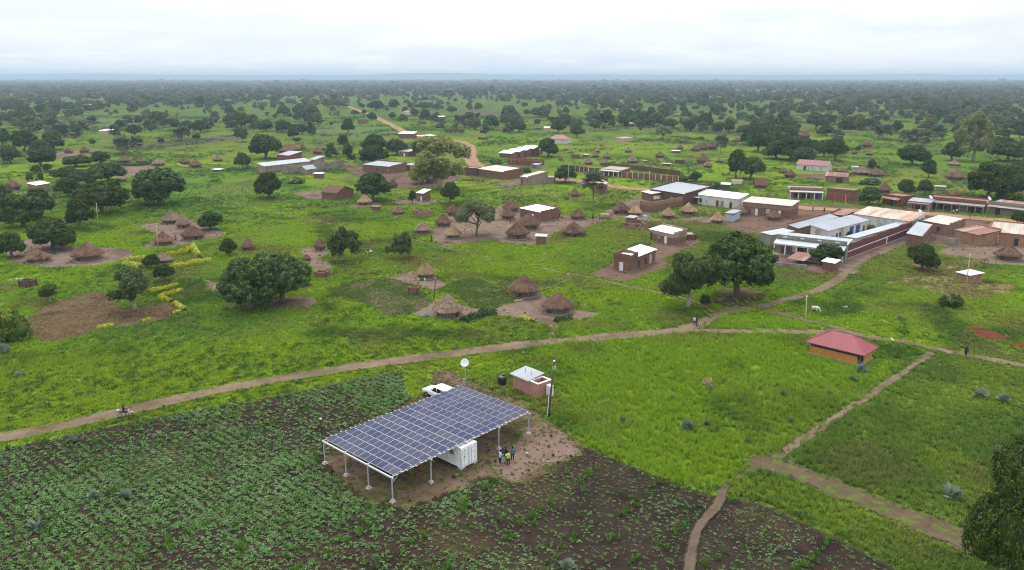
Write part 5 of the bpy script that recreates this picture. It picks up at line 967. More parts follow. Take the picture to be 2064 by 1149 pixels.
# ------------------------------------------------------------------ far hills
def hills():
    for nm,dist,x0,x1 in (('hills',13000,-12400,12400),):
        n=260; xs=np.linspace(x0,x1,n)
        h=80*(.88+.24*fbm(xs,xs*0+3,3300,3,5))+27*np.exp(-((xs+1340)/850)**4)+20*np.exp(-((xs-6620)/330)**2)+23*np.exp(-((xs+7100)/1100)**2)
        V=[];F=[]
        for r,(dy,k) in enumerate(((-1500,0),(-700,.5),(0,1),(900,.6),(2000,0))):
            V.append(np.stack([xs,np.full(n,dist+dy),h*k*(1+.12*(fbm(xs,xs*0+r,600,r)-.5)*(k>0))-.5],1))
        V=np.concatenate(V)
        for r in range(4):
            i=np.arange(n-1); F.append(np.stack([r*n+i,r*n+i+1,(r+1)*n+i+1,(r+1)*n+i],1))
        if 'hillside' not in MATS: pmat('hillside',(.05,.08,.03),(.07,.10,.035),.004,1,0,fine=.3)
        tag(put(nm,npmesh(nm,V,np.concatenate(F),'hillside',smooth=True)),kind='structure')
hills()
# ------------------------------------------------------------------ foliage
def unit(v): return v/(np.linalg.norm(v,axis=-1,keepdims=True)+1e-9)
def leaf_quads(C,Nn,size,rng,asp=1.7):
    """C centres, Nn normals -> rhombic leaf quads"""
    n=len(C); t=unit(np.cross(Nn,rng.normal(size=(n,3)))); b=np.cross(Nn,t); s=size[:,None]
    V=np.stack([C-t*s*asp*.5,C+b*s*.5-t*s*.1,C+t*s*asp*.5,C-b*s*.5-t*s*.1],1).reshape(-1,3)
    return V,np.arange(4*n).reshape(-1,4)
def lobes_of(kind,rng):
    """(centre, radius, vertical squash) in a space where the height is 1 and the width about 1.2"""
    L=[]
    if kind in('M','L'):
        L.append((0,0,.60,.30,.95))
        k=int(rng.integers(6,10)); ex,ey=rng.uniform(.88,1.12,2)
        for i in range(k):
            a=2*math.pi*(i+rng.uniform(-.35,.35))/k; r=rng.uniform(.24,.38); L.append((r*ex*math.cos(a),r*ey*math.sin(a),rng.uniform(.32,.60),rng.uniform(.13,.25),.95))
        for i in range(5):
            a=2*math.pi*(i+rng.uniform(-.3,.3))/5; r=rng.uniform(.10,.22); L.append((r*math.cos(a),r*math.sin(a),rng.uniform(.66,.79),rng.uniform(.15,.21),.9))
    elif kind in('S','Y'):
        for i in range(8):
            a=rng.uniform(0,6.28); r=rng.uniform(0,.36); L.append((r*math.cos(a),r*math.sin(a),rng.uniform(.25,.6),rng.uniform(.18,.34),.9))
    elif kind=='A':
        for i in range(15):
            a=rng.uniform(0,6.28); r=rng.uniform(.05,.42); L.append((r*math.cos(a),r*math.sin(a),rng.uniform(.36,.86)-.25*r,rng.uniform(.13,.22),.75))
    elif kind=='U':
        for i in range(26):
            a=rng.uniform(0,6.28); r=math.sqrt(rng.uniform(0,1))*.47; L.append((r*math.cos(a),r*math.sin(a),.34+.52*math.sqrt(max(0,1-(r/.5)**2))*rng.uniform(.72,1.0),rng.uniform(.12,.19),.75))
    elif kind=='T':
        for i in range(20):
            z=rng.uniform(.24,.92); w=.40*math.sin(math.pi*min(1,(z-.05)*.95))**.7; a=rng.uniform(0,6.28); r=rng.uniform(.1,1)*w; L.append((r*math.cos(a),r*math.sin(a),z,rng.uniform(.09,.15),1.2))
    elif kind=='C':
        for i in range(14):
            z=.2+.72*(i/13); w=.42*(1-z)+.02; a=i*2.4; L.append((w*math.cos(a),w*math.sin(a),z,.10+.16*(1-z),1.1))
    return np.array(L)
PAR=dict(M=(74,.034,.066,28,.026,.76),L=(44,.05,.08,34,.032,.7),A=(38,.035,.07,30,.028,0),U=(64,.03,.06,30,.022,0),T=(34,.03,.06,28,.024,0),C=(24,.04,.07,26,.028,.6),S=(30,.06,.1,26,.05,.7),Y=(30,.06,.1,26,.05,.7))
def ico(): 
    bm=bmesh.new(); bmesh.ops.create_icosphere(bm,subdivisions=2,radius=1); v=np.array([x.co[:] for x in bm.verts]); f=np.array([[a.index for a in x.verts] for x in bm.faces]); bm.free(); return v,f
ICO=ico()
def crown_mesh(kind,seed,mat,dens=1.0,asp=1.2,lsz=1.0):
    rng=np.random.default_rng(seed); L=lobes_of(kind,rng); ncl,r0,r1,nl,ls,core=PAR[kind]; ncl=int(ncl*dens)
    V=[];F=[];T=[];o=0
    for i,(x,y,z,r,q) in enumerate(L):
        c0=np.array([x,y,z])
        d=unit(rng.normal(size=(ncl,3))); d=d[d[:,2]>-.75]
        P=c0+d*np.array([r,r,r*q])*(rng.uniform(.45,1,size=(len(d),1)) if core==0 else rng.uniform(.86,1.04,size=(len(d),1)))
        if core:
            for jx,(a,b,c,rr,qq) in enumerate(L):
                if jx!=i: k=np.linalg.norm((P-np.array([a,b,c]))/np.array([1,1,qq]),axis=1)>rr*.86; P=P[k]; d=d[k]
        if not len(P): continue
        rc=rng.uniform(r0,r1,len(P)); tint=np.clip(rng.normal(.42,.34,len(P)),0,1)
        e=unit(rng.normal(size=(len(P),nl,3))+d[:,None,:]*.9+np.array([0,0,.25]))
        C=(P[:,None,:]+e*rc[:,None,None]*rng.uniform(.55,1.1,size=(len(P),nl,1))).reshape(-1,3)
        Nn=unit(e.reshape(-1,3)+rng.normal(size=(len(C),3))*.55+np.array([0,0,.25]))
        v,f=leaf_quads(C,Nn,rng.uniform(.7,1.25,len(C))*ls*lsz,rng)
        V.append(v);F.append(f+o);o+=len(v);T.append(np.repeat(np.clip(np.repeat(tint,nl)+rng.normal(0,.1,len(C)),0,1),4))
        if core:
            iv=ICO[0]*np.array([r,r,r*q])*core+c0; fc=ICO[1]
            V.append(iv); TRI.append((fc+o,)); o+=len(iv); T.append(np.full(len(iv),.3))
    V=np.concatenate(V); Q=np.concatenate(F); T=np.concatenate(T)
    tr=np.concatenate([t[0] for t in TRI]) if TRI else np.zeros((0,3),int); TRI.clear()
    V[:,0]/=asp; V[:,1]/=asp
    me=bpy.data.meshes.new('crown'); nq,nt=len(Q),len(tr)
    me.vertices.add(len(V)); me.vertices.foreach_set('co',V.astype(np.float32).ravel())
    li=np.concatenate([Q.ravel(),tr.ravel()]).astype(np.int32); me.loops.add(len(li)); me.loops.foreach_set('vertex_index',li)
    me.polygons.add(nq+nt); me.polygons.foreach_set('loop_start',np.concatenate([np.arange(nq)*4,nq*4+np.arange(nt)*3]).astype(np.int32))
    me.materials.append(MATS[mat]); me.update(calc_edges=True)
    a=me.attributes.new('tint','FLOAT','POINT'); a.data.foreach_set('value',T.astype(np.float32))
    return me,L
TRI=[]
def trunk_mesh(kind,L,seed,mat,asp=1.2):
    rng=np.random.default_rng(seed+99); b=MB()
    hb={'M':.30,'L':.32,'A':.34,'U':.42,'T':.75,'C':.6}.get(kind,.3); r={'M':.045,'L':.04,'A':.034,'U':.032,'T':.03,'C':.03}.get(kind,.03)
    pts=[(0,0,-.02)]
    for k in range(1,5): pts.append((rng.normal(0,.012)*k,rng.normal(0,.012)*k,hb*k/4))
    b.tube(pts,[r*1.5,r*1.1,r*.95,r*.85,r*.7],8)
    top=np.array(pts[-1]); order=rng.permutation(len(L))[:9]
    for i in order:
        c=L[i,:3]; s=np.array(pts[rng.integers(2,5)]); m=(s+c)/2+rng.normal(0,.02,3); m[2]-=.02
        b.tube([s,m,s+(c-s)*.92],[r*.5,r*.34,r*.12],5,cap=False)
    me=b.mesh('trunk',mat,True); co=np.array([v.co[:] for v in me.vertices]); co[:,:2]/=asp; me.vertices.foreach_set('co',co.ravel().astype(np.float32)); me.update(); return me
def fan_palm_mesh(seed,mat,n=26,trunk=.62,fr=.30,droop=True):
    """crown of stiff fan leaves on stalks round the top of the stem; unit height"""
    rng=np.random.default_rng(seed); V=[];F=[];T=[];o=0
    for i in range(n):
        el=rng.uniform(-.9,1.35) if droop else rng.uniform(.2,1.4); az=rng.uniform(0,6.283); 
        d=np.array([math.cos(az)*math.cos(el),math.sin(az)*math.cos(el),math.sin(el)]); base=np.array([0,0,trunk+rng.uniform(-.05,.03)])
        st=base+d*fr*rng.uniform(.35,.55); side=unit(np.cross(d,[0,0,1])+1e-4); up=np.cross(side,d)
        R0=fr*rng.uniform(.5,.68); k=9; t=.97 if el<-.45 else rng.uniform(.1,.8)
        # stalk
        w=side*.006; V+= [base-w,base+w,st+w*.6,st-w*.6]; F.append((o,o+1,o+2,o+3)); o+=4; T+=[t]*4
        for j in range(k):
            a0=-1.9+3.8*j/k; a1=a0+3.8/k*.86; am=(a0+a1)/2; rr=R0*(1-.12*abs(am)/1.9)
            e=lambda a,q,r:st+(d*math.cos(a)+side*math.sin(a))*r+up*q
            V+=[st,e(a0,.0,rr*.62),e(am,-.12*rr,rr*1.05),e(a1,.02,rr*.62)]; F.append((o,o+1,o+2,o+3)); o+=4; T+=[t]*4
    return npmesh('crown',np.array(V),np.array(F),mat,{'tint':('FLOAT',np.array(T))})
def palm_trunk(seed,h=.64,r=.018):
    rng=np.random.default_rng(seed); b=MB(); b.tube([(rng.normal(0,.004)*k,rng.normal(0,.004)*k,-.02+h*k/5) for k in range(6)],[r*1.35,r,r*.95,r,r*1.1,r*.9],8); return b.mesh('trunk','bark',True)
LEAF=dict(M='mango',L='leafy',A='olive',U='umbrella',T='tall',C='mango',S='leafy',Y='bright')
KIT={}
for kd,nv in (('M',6),('L',3),('A',4),('U',2),('T',2),('C',2),('S',2),('Y',2)):
    KIT[kd]=[]
    for v in range(nv):
        asp=1.2 if kd not in('T','C') else .9
        cm,L=crown_mesh(kd,1000*ord(kd)+v,LEAF[kd],asp=asp); tm=trunk_mesh(kd,L,v,'bark' if kd not in('A','T') else 'palebark',asp) if kd not in 'SY' else None
        KIT[kd].append((tm,cm))
KIT['P']=[(palm_trunk(v,1.0),fan_palm_mesh(v,'palm',34,0,.5)) for v in range(4)]
rt=random.Random(5); cnt={}
CAT={'P':'palm','S':'bush','Y':'bush'}
for nm,kd,x,y,w,h,lab in TREES:
    i=cnt.get(kd,0); cnt[kd]=i+1; tm,cm=KIT[kd][i%len(KIT[kd])]
    hero=lab.startswith('ragged'); near=y<60
    if near: cm,L=crown_mesh('M',777,'mango',dens=3.0,lsz=.5); tm=trunk_mesh('M',L,7,'bark')
    if kd=='T' and -45<x<-20: cm=crown_mesh('T',1000*ord('T')+i%2,'paletall',dens=1.3,asp=.9)[0]
    if hero: cm,L=crown_mesh('A',4242,'olive',dens=2.6,lsz=.8); tm=trunk_mesh('A',L,5,'palebark')
    sc=(w*1.02,w*1.02,h*1.0) if kd!='P' else (max(h*.95,w*1.15),max(h*.95,w*1.15),h*1.02)
    if kd=='P':
        t=thing(nm,lab,'palm',(x,y,0),rt.uniform(0,6.28),'fan palms'); zc=max(h-.46*w,.45*h)
        put('trunk',tm,t,scale=(h*.9,h*.9,zc)); put('crown',cm,t,(0,0,zc),scale=(w*1.3,w*1.3,w*1.3)); continue
    if kd=='T': sc=(w/.9,w/.9,h)
    if kd in 'SY': t=tag(put(nm,cm,None,(x,y,-.15*h),rt.uniform(0,6.28),(w,w,h*1.25)),lab,CAT[kd],'bushes'); continue
    g={'M':'dark round trees','L':'bright leafy trees','A':'airy trees','P':'fan palms'}.get(kd,'other trees')
    t=thing(nm,lab,CAT.get(kd,'tree'),(x,y,0),rt.uniform(0,6.28),g,sc)
    put('trunk',tm,t); put('crown',cm,t)
# ------------------------------------------------------------------ scatter with geometry nodes (grass, crops, far woodland: masses nobody could count)
def scatter(name,pts,rot,scl,idx,tint,sources,label,cat):
    n=len(pts); me=bpy.data.meshes.new(name); me.vertices.add(n); me.vertices.foreach_set('co',pts.astype(np.float32).ravel())
    for an,typ,arr,key in (('rot','FLOAT_VECTOR',np.concatenate([np.zeros((n,2)),rot[:,None]],1),'vector'),('scl','FLOAT_VECTOR',scl,'vector'),('idx','INT',idx,'value'),('tint','FLOAT_COLOR',np.concatenate([tint,np.ones((n,1))],1),'color')):
        a=me.attributes.new(an,typ,'POINT'); a.data.foreach_set(key,np.ascontiguousarray(arr,dtype=np.int32 if typ=='INT' else np.float32).ravel())
    ob=put(name,me); tag(ob,label,cat,kind='stuff')
    gt=bpy.data.node_groups.new(name,'GeometryNodeTree'); gt.interface.new_socket('Geometry',in_out='INPUT',socket_type='NodeSocketGeometry'); gt.interface.new_socket('Geometry',in_out='OUTPUT',socket_type='NodeSocketGeometry')
    N=NT(gt); gi=N('NodeGroupInput'); go=N('NodeGroupOutput'); join=N('GeometryNodeJoinGeometry')
    for me_s in sources:
        so=bpy.data.objects.new(name+'_source',me_s); oi=N('GeometryNodeObjectInfo',{'Object':so,'As Instance':True}); N.l.new(oi.outputs['Geometry'],join.inputs[0])
    def na(nm_,dt):
        x=N('GeometryNodeInputNamedAttribute',{'Name':nm_},data_type=dt); return x.outputs[0]
    ip=N('GeometryNodeInstanceOnPoints',{'Points':gi.outputs[0],'Instance':join.outputs[0],'Pick Instance':True,'Instance Index':na('idx','INT'),'Scale':na('scl','FLOAT_VECTOR')})
    e2r=N('FunctionNodeEulerToRotation',{0:na('rot','FLOAT_VECTOR')}); N.l.new(e2r.outputs[0],ip.inputs['Rotation'])
    N.l.new(ip.outputs[0],go.inputs[0])
    md=ob.modifiers.new('scatter','NODES'); md.node_group=gt; return ob
def tuft_mesh(seed,n,h,spread,w,mat='tuft'):
    rng=np.random.default_rng(seed); V=[];F=[];A=[]
    for i in range(n):
        a=rng.uniform(0,6.283); r=rng.uniform(0,spread*.6); b=np.array([r*math.cos(a),r*math.sin(a),0]); a2=a+rng.normal(0,.6); l=rng.uniform(.2,1)*spread; hh=h*rng.uniform(.6,1.1)
        tip=b+np.array([l*math.cos(a2),l*math.sin(a2),hh]); mid=b*.5+tip*.5+np.array([0,0,hh*.16]); s=np.array([-math.sin(a2),math.cos(a2),0])*w*rng.uniform(.6,1.2)
        o=len(V); V+=[b-s,b+s,mid+s*.8,mid-s*.8,tip]; F+=[(o,o+1,o+2,o+3),(o+3,o+2,o+4,o+4)]; A+=[rng.uniform(0,1)]*5
    me=bpy.data.meshes.new('tuft'); me.from_pydata([tuple(v) for v in V],[],[f if f[3]!=f[2] else f[:3] for f in F]); me.materials.append(MATS[mat]); a=me.attributes.new('leaf','FLOAT','POINT'); a.data.foreach_set('value',np.array(A,np.float32)); me.update(); return me
def leafy_mesh(seed,n,rad,h,size,mat='tuft'):
    rng=np.random.default_rng(seed); a=rng.uniform(0,6.283,n); r=rad*np.sqrt(rng.uniform(0,1,n)); z=h*(1-.55*(r/rad)**2)*rng.uniform(.5,1.05,n)
    C=np.stack([r*np.cos(a),r*np.sin(a),z],1); Nn=unit(np.stack([np.cos(a)*.35,np.sin(a)*.35,np.ones(n)],1)+rng.normal(size=(n,3))*.38)
    V,F=leaf_quads(C,Nn,size*rng.uniform(.7,1.3,n),rng,1.35)
    return npmesh('plant',V,F,mat,{'leaf':('FLOAT',np.repeat(rng.uniform(0,1,n),4))})
HARD=('soil2','pinkearth','track','mud','yard','yardred','road','straw','redearth','redsoil','mown')
rs=np.random.default_rng(12)
def wedge(n,d0,d1,k=.80):
    d=rs.uniform(d0,d1,n); x=rs.uniform(-k,k,n)*d; return x,d
def house_clear(x,y):
    m=np.ones(x.shape,bool)
    for h in HOUSES+[dict(p=(47.93-.2,117.25-.7),a=R(-45),w=8.6,d=5.0),dict(p=(.14,102.83),a=R(-48),w=5.3,d=2.6)]:
        ca,sa=math.cos(h['a']),math.sin(h['a']); dx,dy=x-h['p'][0],y-h['p'][1]; u=dx*ca+dy*sa; v=-dx*sa+dy*ca
        m&=~((u>-.4)&(u<h['w']+.4)&(v>-.5)&(v<h['d']+.4))
    return m
def build_grass():
    x,y=wedge(250000,52,325); y=y
    cov=ground_cover(HARD,x,y); soil=ground_cover(('soil',),x,y); dry=ground_cover(('drygrass','dryshade'),x,y)
    fade=1-sst(y,190,325)
    keep=(rs.random(len(x))<fade)&(cov<rs.normal(.05,.5,len(x)))&(soil<rs.normal(-.1,.25,len(x)))&((dry<0)|(rs.random(len(x))<.12))&house_clear(x,y)
    x,y=x[keep],y[keep]; n=len(x); c=grass_col(x,y)
    tall=sst(x,2,10)*sst(np.abs(y-103),36,24)*sst(x,60,46); nz=fbm(x,y,9,201,3)
    hh=(.28+.26*nz+.22*tall)*rs.uniform(.7,1.3,n)*(1+sst(y,120,260)*.25)
    ww=(.85+.5*sst(y,90,250))*rs.uniform(.8,1.25,n)
    c=c*rs.uniform(.86,1.14,(n,1))+rs.normal(0,.004,(n,3)); 
    c[:,0]*=rs.uniform(.92,1.1,n); c=np.clip(c,.004,.5)
    src=[tuft_mesh(s,13,1.0,.42,.05) for s in range(4)]
    scatter('grass',np.stack([x,y,np.zeros(n)],1),rs.uniform(0,6.28,n),np.stack([ww,ww,hh],1),rs.integers(0,4,n),c,src,'green meadow grass between the paths and huts','grass')
    # broad-leaved weeds in drifts
    x,y=wedge(130000,54,900); w=fbm(x,y,14,301)*.55+fbm(x,y,45,303)*.45
    near_tree=np.zeros(len(x))
    m2=sst(x-(27+(y-81)*1.054),1,5)*sst(y,119,113)
    keep=(w>rs.normal(.55,.035,len(x))-.075*m2)&(ground_cover(HARD+('soil',),x,y)<-.2)&house_clear(x,y)
    tall=sst(x,2,10)*sst(np.abs(y-103),36,24)*sst(x,60,46); keep&=rs.random(len(x))>tall*.85
    x,y=x[keep],y[keep]; n=len(x); s=rs.uniform(.5,1.25,n)*(1+sst(y,150,400)*.6+sst(y,350,900)*1.0)
    c=lerp(np.broadcast_to(WEED,(n,3)),np.broadcast_to(np.array([.07,.135,.028]),(n,3)),rs.random(n))*rs.uniform(.7,1.25,(n,1))
    scatter('weeds',np.stack([x,y,np.zeros(n)],1),rs.uniform(0,6.28,n),np.stack([s,s,s*rs.uniform(.6,1.1,n)],1),rs.integers(0,3,n),c,[leafy_mesh(40+k,34,.62,.55,.17) for k in range(3)],'dark broad-leaved weeds in drifts across the meadow','weeds')
def build_crops():
    x=rs.uniform(-75,62,200000); y=rs.uniform(44,112,200000)
    k=np.abs(x)<y*.82; x,y=x[k],y[k]
    s=ground_cover(('soil',),x,y); hard=ground_cover(('redsoil','mud','track'),x,y)
    dens=.78*sst(-x,-12,14)+.34; dens=dens*(.35+1.1*fbm(x,y,6,401,4)*sst(fbm(x,y,11,411,3),.25,.55)*1.35)
    rows=.55+.45*np.cos((x*.64+y*.77+.25*fbm(x,y,9,455))*2*math.pi/.95)
    keep=(s>.15)&(hard<-.3)&(rs.random(len(x))<dens*rows*.9)
    x,y=x[keep],y[keep]; n=len(x); sz=rs.uniform(.45,1.0,n)*(.85+.35*fbm(x,y,8,421))*(.8+.3*sst(-x,-10,14))
    pale=fbm(x,y,5,431); g=lerp(np.broadcast_to(np.array([.072,.150,.036]),(n,3)),np.broadcast_to(np.array([.170,.275,.105]),(n,3)),np.clip(pale+rs.normal(0,.22,n),0,1))
    yel=(fbm(x,y,7,441)>.6)&(rs.random(n)<.13); g[yel]=np.array([.15,.125,.05])*rs.uniform(.7,1.2,(yel.sum(),1))
    g=g*rs.uniform(.75,1.25,(n,1))
    scatter('bean_crop',np.stack([x,y,np.full(n,.01)],1),rs.uniform(0,6.28,n),np.stack([sz,sz,sz*rs.uniform(.7,1.1,n)],1),rs.integers(0,4,n),g,[leafy_mesh(60+q,15,.25,.27,.115,'crop') for q in range(4)],'bean plants growing on the dark soil of the near field','crop')
    # maize and grass weeds among the beans, in lines
    x=rs.uniform(-75,62,9000); y=rs.uniform(44,106,9000); k=np.abs(x)<y*.82; x,y=x[k],y[k]
    line=np.abs(((x*.80-y*.60)/6.5+fbm(x,y,20,5)*1.2)%1-.5)<.055
    keep=(ground_cover(('soil',),x,y)>.3)&(ground_cover(('redsoil','mud'),x,y)<-.3)&(line|(rs.random(len(x))<.05)); x,y=x[keep],y[keep]; n=len(x)
    g=np.array([.075,.165,.018])*rs.uniform(.7,1.3,(n,1)); s=rs.uniform(.7,1.3,n)
    scatter('maize_rows',np.stack([x,y,np.zeros(n)],1),rs.uniform(0,6.28,n),np.stack([s,s,s*.7],1),rs.integers(0,3,n),g,[tuft_mesh(80+q,11,.9,.42,.05,'crop') for q in range(3)],'young maize and grass in lines through the bean field','maize')
    # small gardens, stubble on the ploughed plot, and dry stalks round the canopy
    X=[];Y=[];C=[];S=[]
    for kinds,num,col,sz,p in ((('soil2',),26000,(.10,.15,.035),.8,.55),(('straw',),26000,(.24,.165,.085),.65,.4),(('redsoil',),26000,(.12,.14,.03),.6,.20),(('soil',),15000,(.20,.12,.05),.45,.22),(('drygrass',),22000,(.2,.16,.06),.9,.35),(('mown',),12000,(.12,.15,.03),.45,.45)):
        bbs=[b for k_,b,f in SHAPES if k_ in kinds]
        for bb in bbs:
            m=int(num/len(bbs)); x=rs.uniform(bb[0],bb[1],m); y=rs.uniform(bb[2],bb[3],m); d=ground_cover(kinds,x,y); f=fbm(x,y,4,501,3)
            q=(d>.1)&(rs.random(m)<p*(.3+1.4*sst(f,.4,.62)))&(np.abs(x)<y*.85)
            X.append(x[q]);Y.append(y[q]);S.append(sz*rs.uniform(.6,1.3,q.sum()));C.append(np.array(col)*rs.uniform(.6,1.3,(q.sum(),1)))
    X=np.concatenate(X);Y=np.concatenate(Y);S=np.concatenate(S);C=np.concatenate(C);n=len(X)
    scatter('plot_plants',np.stack([X,Y,np.zeros(n)],1),rs.uniform(0,6.28,n),np.stack([S,S,S*.7],1),rs.integers(0,3,n),C,[leafy_mesh(90,14,.32,.3,.15,'crop'),leafy_mesh(91,14,.32,.3,.15,'crop'),tuft_mesh(92,9,.5,.36,.04,'crop')],'sparse plants and dry stalks on the garden plots and yards','plants')
def build_wood():
    n=90000; d=np.exp(rs.uniform(math.log(620),math.log(9500),n)); ax=rs.uniform(-.78,.78,n); x=ax*d; y=d
    px=1032+1555*ax; 
    lim=np.interp(px,[-200,0,420,560,900,1200,1500,1650,2064,2300],[880,880,950,1250,1350,1150,900,780,720,720])
    f=fbm(x,y,260,601,4); g=fbm(x,y,90,611,3)
    p=sst(d,lim*.9,lim*2.2)*(.10+.95*sst(f*.6+g*.4,.42,.62))+.05*sst(d,480,700)
    p=np.where(d>1900,np.maximum(p,.25+.75*sst(f,.38,.55)),p)
    # leave the road and the houses clear
    keep=(rs.random(n)<p*(.44+.18*sst(d,1800,3500)))&(ground_cover(('road','fieldgreen','fielddark','yard'),x,y)<-8)
    T=np.array([(t[2],t[3]) for t in TREES])
    x,y,d=x[keep],y[keep],d[keep]; n=len(x)
    h=rs.lognormal(math.log(8.2),.30,n)*(1+.35*sst(d,2500,6000)); w=h*rs.uniform(.95,1.65,n)*(1+.9*sst(d,2200,6500))
    t=np.zeros((n,3))
    src=[]
    for k,(kd,dn) in enumerate((('M',.30),('M',.30),('A',.45),('L',.3),('T',.5),('M',.3))):
        cm,L=crown_mesh(kd,9000+k,'woodleaf' if kd!='T' else 'tall',dens=dn,lsz=1.75); src.append(cm)
    idx=rs.choice([0,1,2,3,5,4],n,p=[.27,.25,.17,.13,.12,.06])
    scatter('woodland',np.stack([x,y,-.06*h],1),rs.uniform(0,6.28,n),np.stack([w,w,h],1),idx,t,src,'far woodland covering the plain to the horizon','woodland')
    print('woodland',n)
def build_litter():
    X=[];Y=[]
    for k,bb,fn in SHAPES:
        if k not in('yard','yardred','pinkearth','redsoil'): continue
        m=int(min(1600,(bb[1]-bb[0])*(bb[3]-bb[2])*.35)); x=rs.uniform(bb[0],bb[1],m); y=rs.uniform(bb[2],bb[3],m); q=(fn(x,y)>.2)&(fbm(x,y,5,701,3)>.5); X.append(x[q]);Y.append(y[q])
    X=np.concatenate(X);Y=np.concatenate(Y);k=house_clear(X,Y);X,Y=X[k],Y[k];n=len(X)
    pal=np.array([(.05,.04,.03),(.09,.06,.04),(.30,.24,.17),(.5,.48,.44),(.10,.12,.03),(.14,.09,.06)]); C=pal[rs.choice(6,n,p=[.25,.25,.15,.07,.16,.12])]; S=rs.uniform(.12,.42,n)
    st=MB().box(-.5,.5,-.12,.12,0,.16).mesh('bit','tuft'); st2=MB().lathe([(.0,.0),(.4,0),(.5,.3),(.3,.5),(0,.55)],7).mesh('bit','tuft')
    for me in (st,st2): me.attributes.new('leaf','FLOAT','POINT').data.foreach_set('value',np.full(len(me.vertices),.5,np.float32))
    scatter('yard_litter',np.stack([X,Y,np.full(n,.1)],1),rs.uniform(0,6.28,n),np.stack([S,S,S],1),rs.integers(0,2,n),C,[st,st2],'sticks, stones and litter strewn over the bare yards','litter')
build_grass(); build_crops(); build_wood(); build_litter()
# ------------------------------------------------------------------ houses
rh=random.Random(21)
def stepped(b,p0,p1,h0,h1,t,n,lift=.35,mi=0,base=0):
    """stepped parapet from p0 to p1 (x,y), roof heights h0,h1, standing on the wall"""
    p0=Vector(p0+(0,)); p1=Vector(p1+(0,)); d=(p1-p0); L=d.length; d/=L; q=Vector((-d.y,d.x,0))*t/2
    for i in range(n):
        a=p0+d*(L*i/n); c=p0+d*(L*(i+1)/n); lo=min(h0+(h1-h0)*i/n,h0+(h1-h0)*(i+1)/n)+base; hi=max(h0+(h1-h0)*i/n,h0+(h1-h0)*(i+1)/n)+lift
        vs=[a-q,c-q,c+q,a+q]; b.add([(v.x,v.y,lo) for v in vs]+[(v.x,v.y,hi) for v in vs],[(3,2,1,0),(4,5,6,7),(0,1,5,4),(1,2,6,5),(2,3,7,6),(3,0,4,7)],mi)
def opening(root,side,fr,w,h,z,mat,W,D):
    """door or window: frame and leaf (dark leaves also paint the shade in open bays), set into the wall face"""
    kind='door' if z<.2 else 'window'; L=W if side in 'fb' else D; c=fr*L
    b=MB(); b.box(-w/2-.09,w/2+.09,-.05,.06,z,z+h+.09); fm='timber' if mat in('dark','shutter') else ('whitepaint' if mat=='bluegrey' else 'timber')
    loc,rz={'f':((c,0,0),0),'r':((W,c,0),R(90)),'b':((W-c,D,0),R(180)),'l':((0,D-c,0),R(-90))}[side]
    o=b.obj(kind,fm,root,loc=loc,rz=rz)
    p=MB(); p.box(-w/2,w/2,-.075,-.02,z+(.02 if z<.2 else .05),z+h)
    if kind=='door' and w>1.5: p.box(-.02,.02,-.09,-.074,z+.05,z+h-.02)
    if kind=='window': p.box(-.025,.025,-.09,-.074,z+.05,z+h)
    p.obj('leaf' if kind=='door' else 'pane',mat,o)
def roof_sheets(root,Q,mat,pitch,thick=.05):
    """Q: front-left, front-right, back-right, back-left; split into sheets along the front"""
    Q=[Vector(q) for q in Q]; L=(Q[1]-Q[0]).length
    n=max(1,round(L/pitch)) if pitch else 1; seam=.03
    for i in range(n):
        a,c=i/n,(i+1)/n
        z=Vector((0,0,.025*(i%2)+rh.uniform(0,.012))) if n>1 else Vector()
        e=(Q[1]-Q[0]).normalized()*seam*(n>1)
        q=[Q[0].lerp(Q[1],a)-e+z,Q[0].lerp(Q[1],c)+e+z,Q[3].lerp(Q[2],c)+e+z,Q[3].lerp(Q[2],a)-e+z]
        o=MB().slab(q,thick).obj('roof_sheet' if n>1 else 'roof',mat,root)
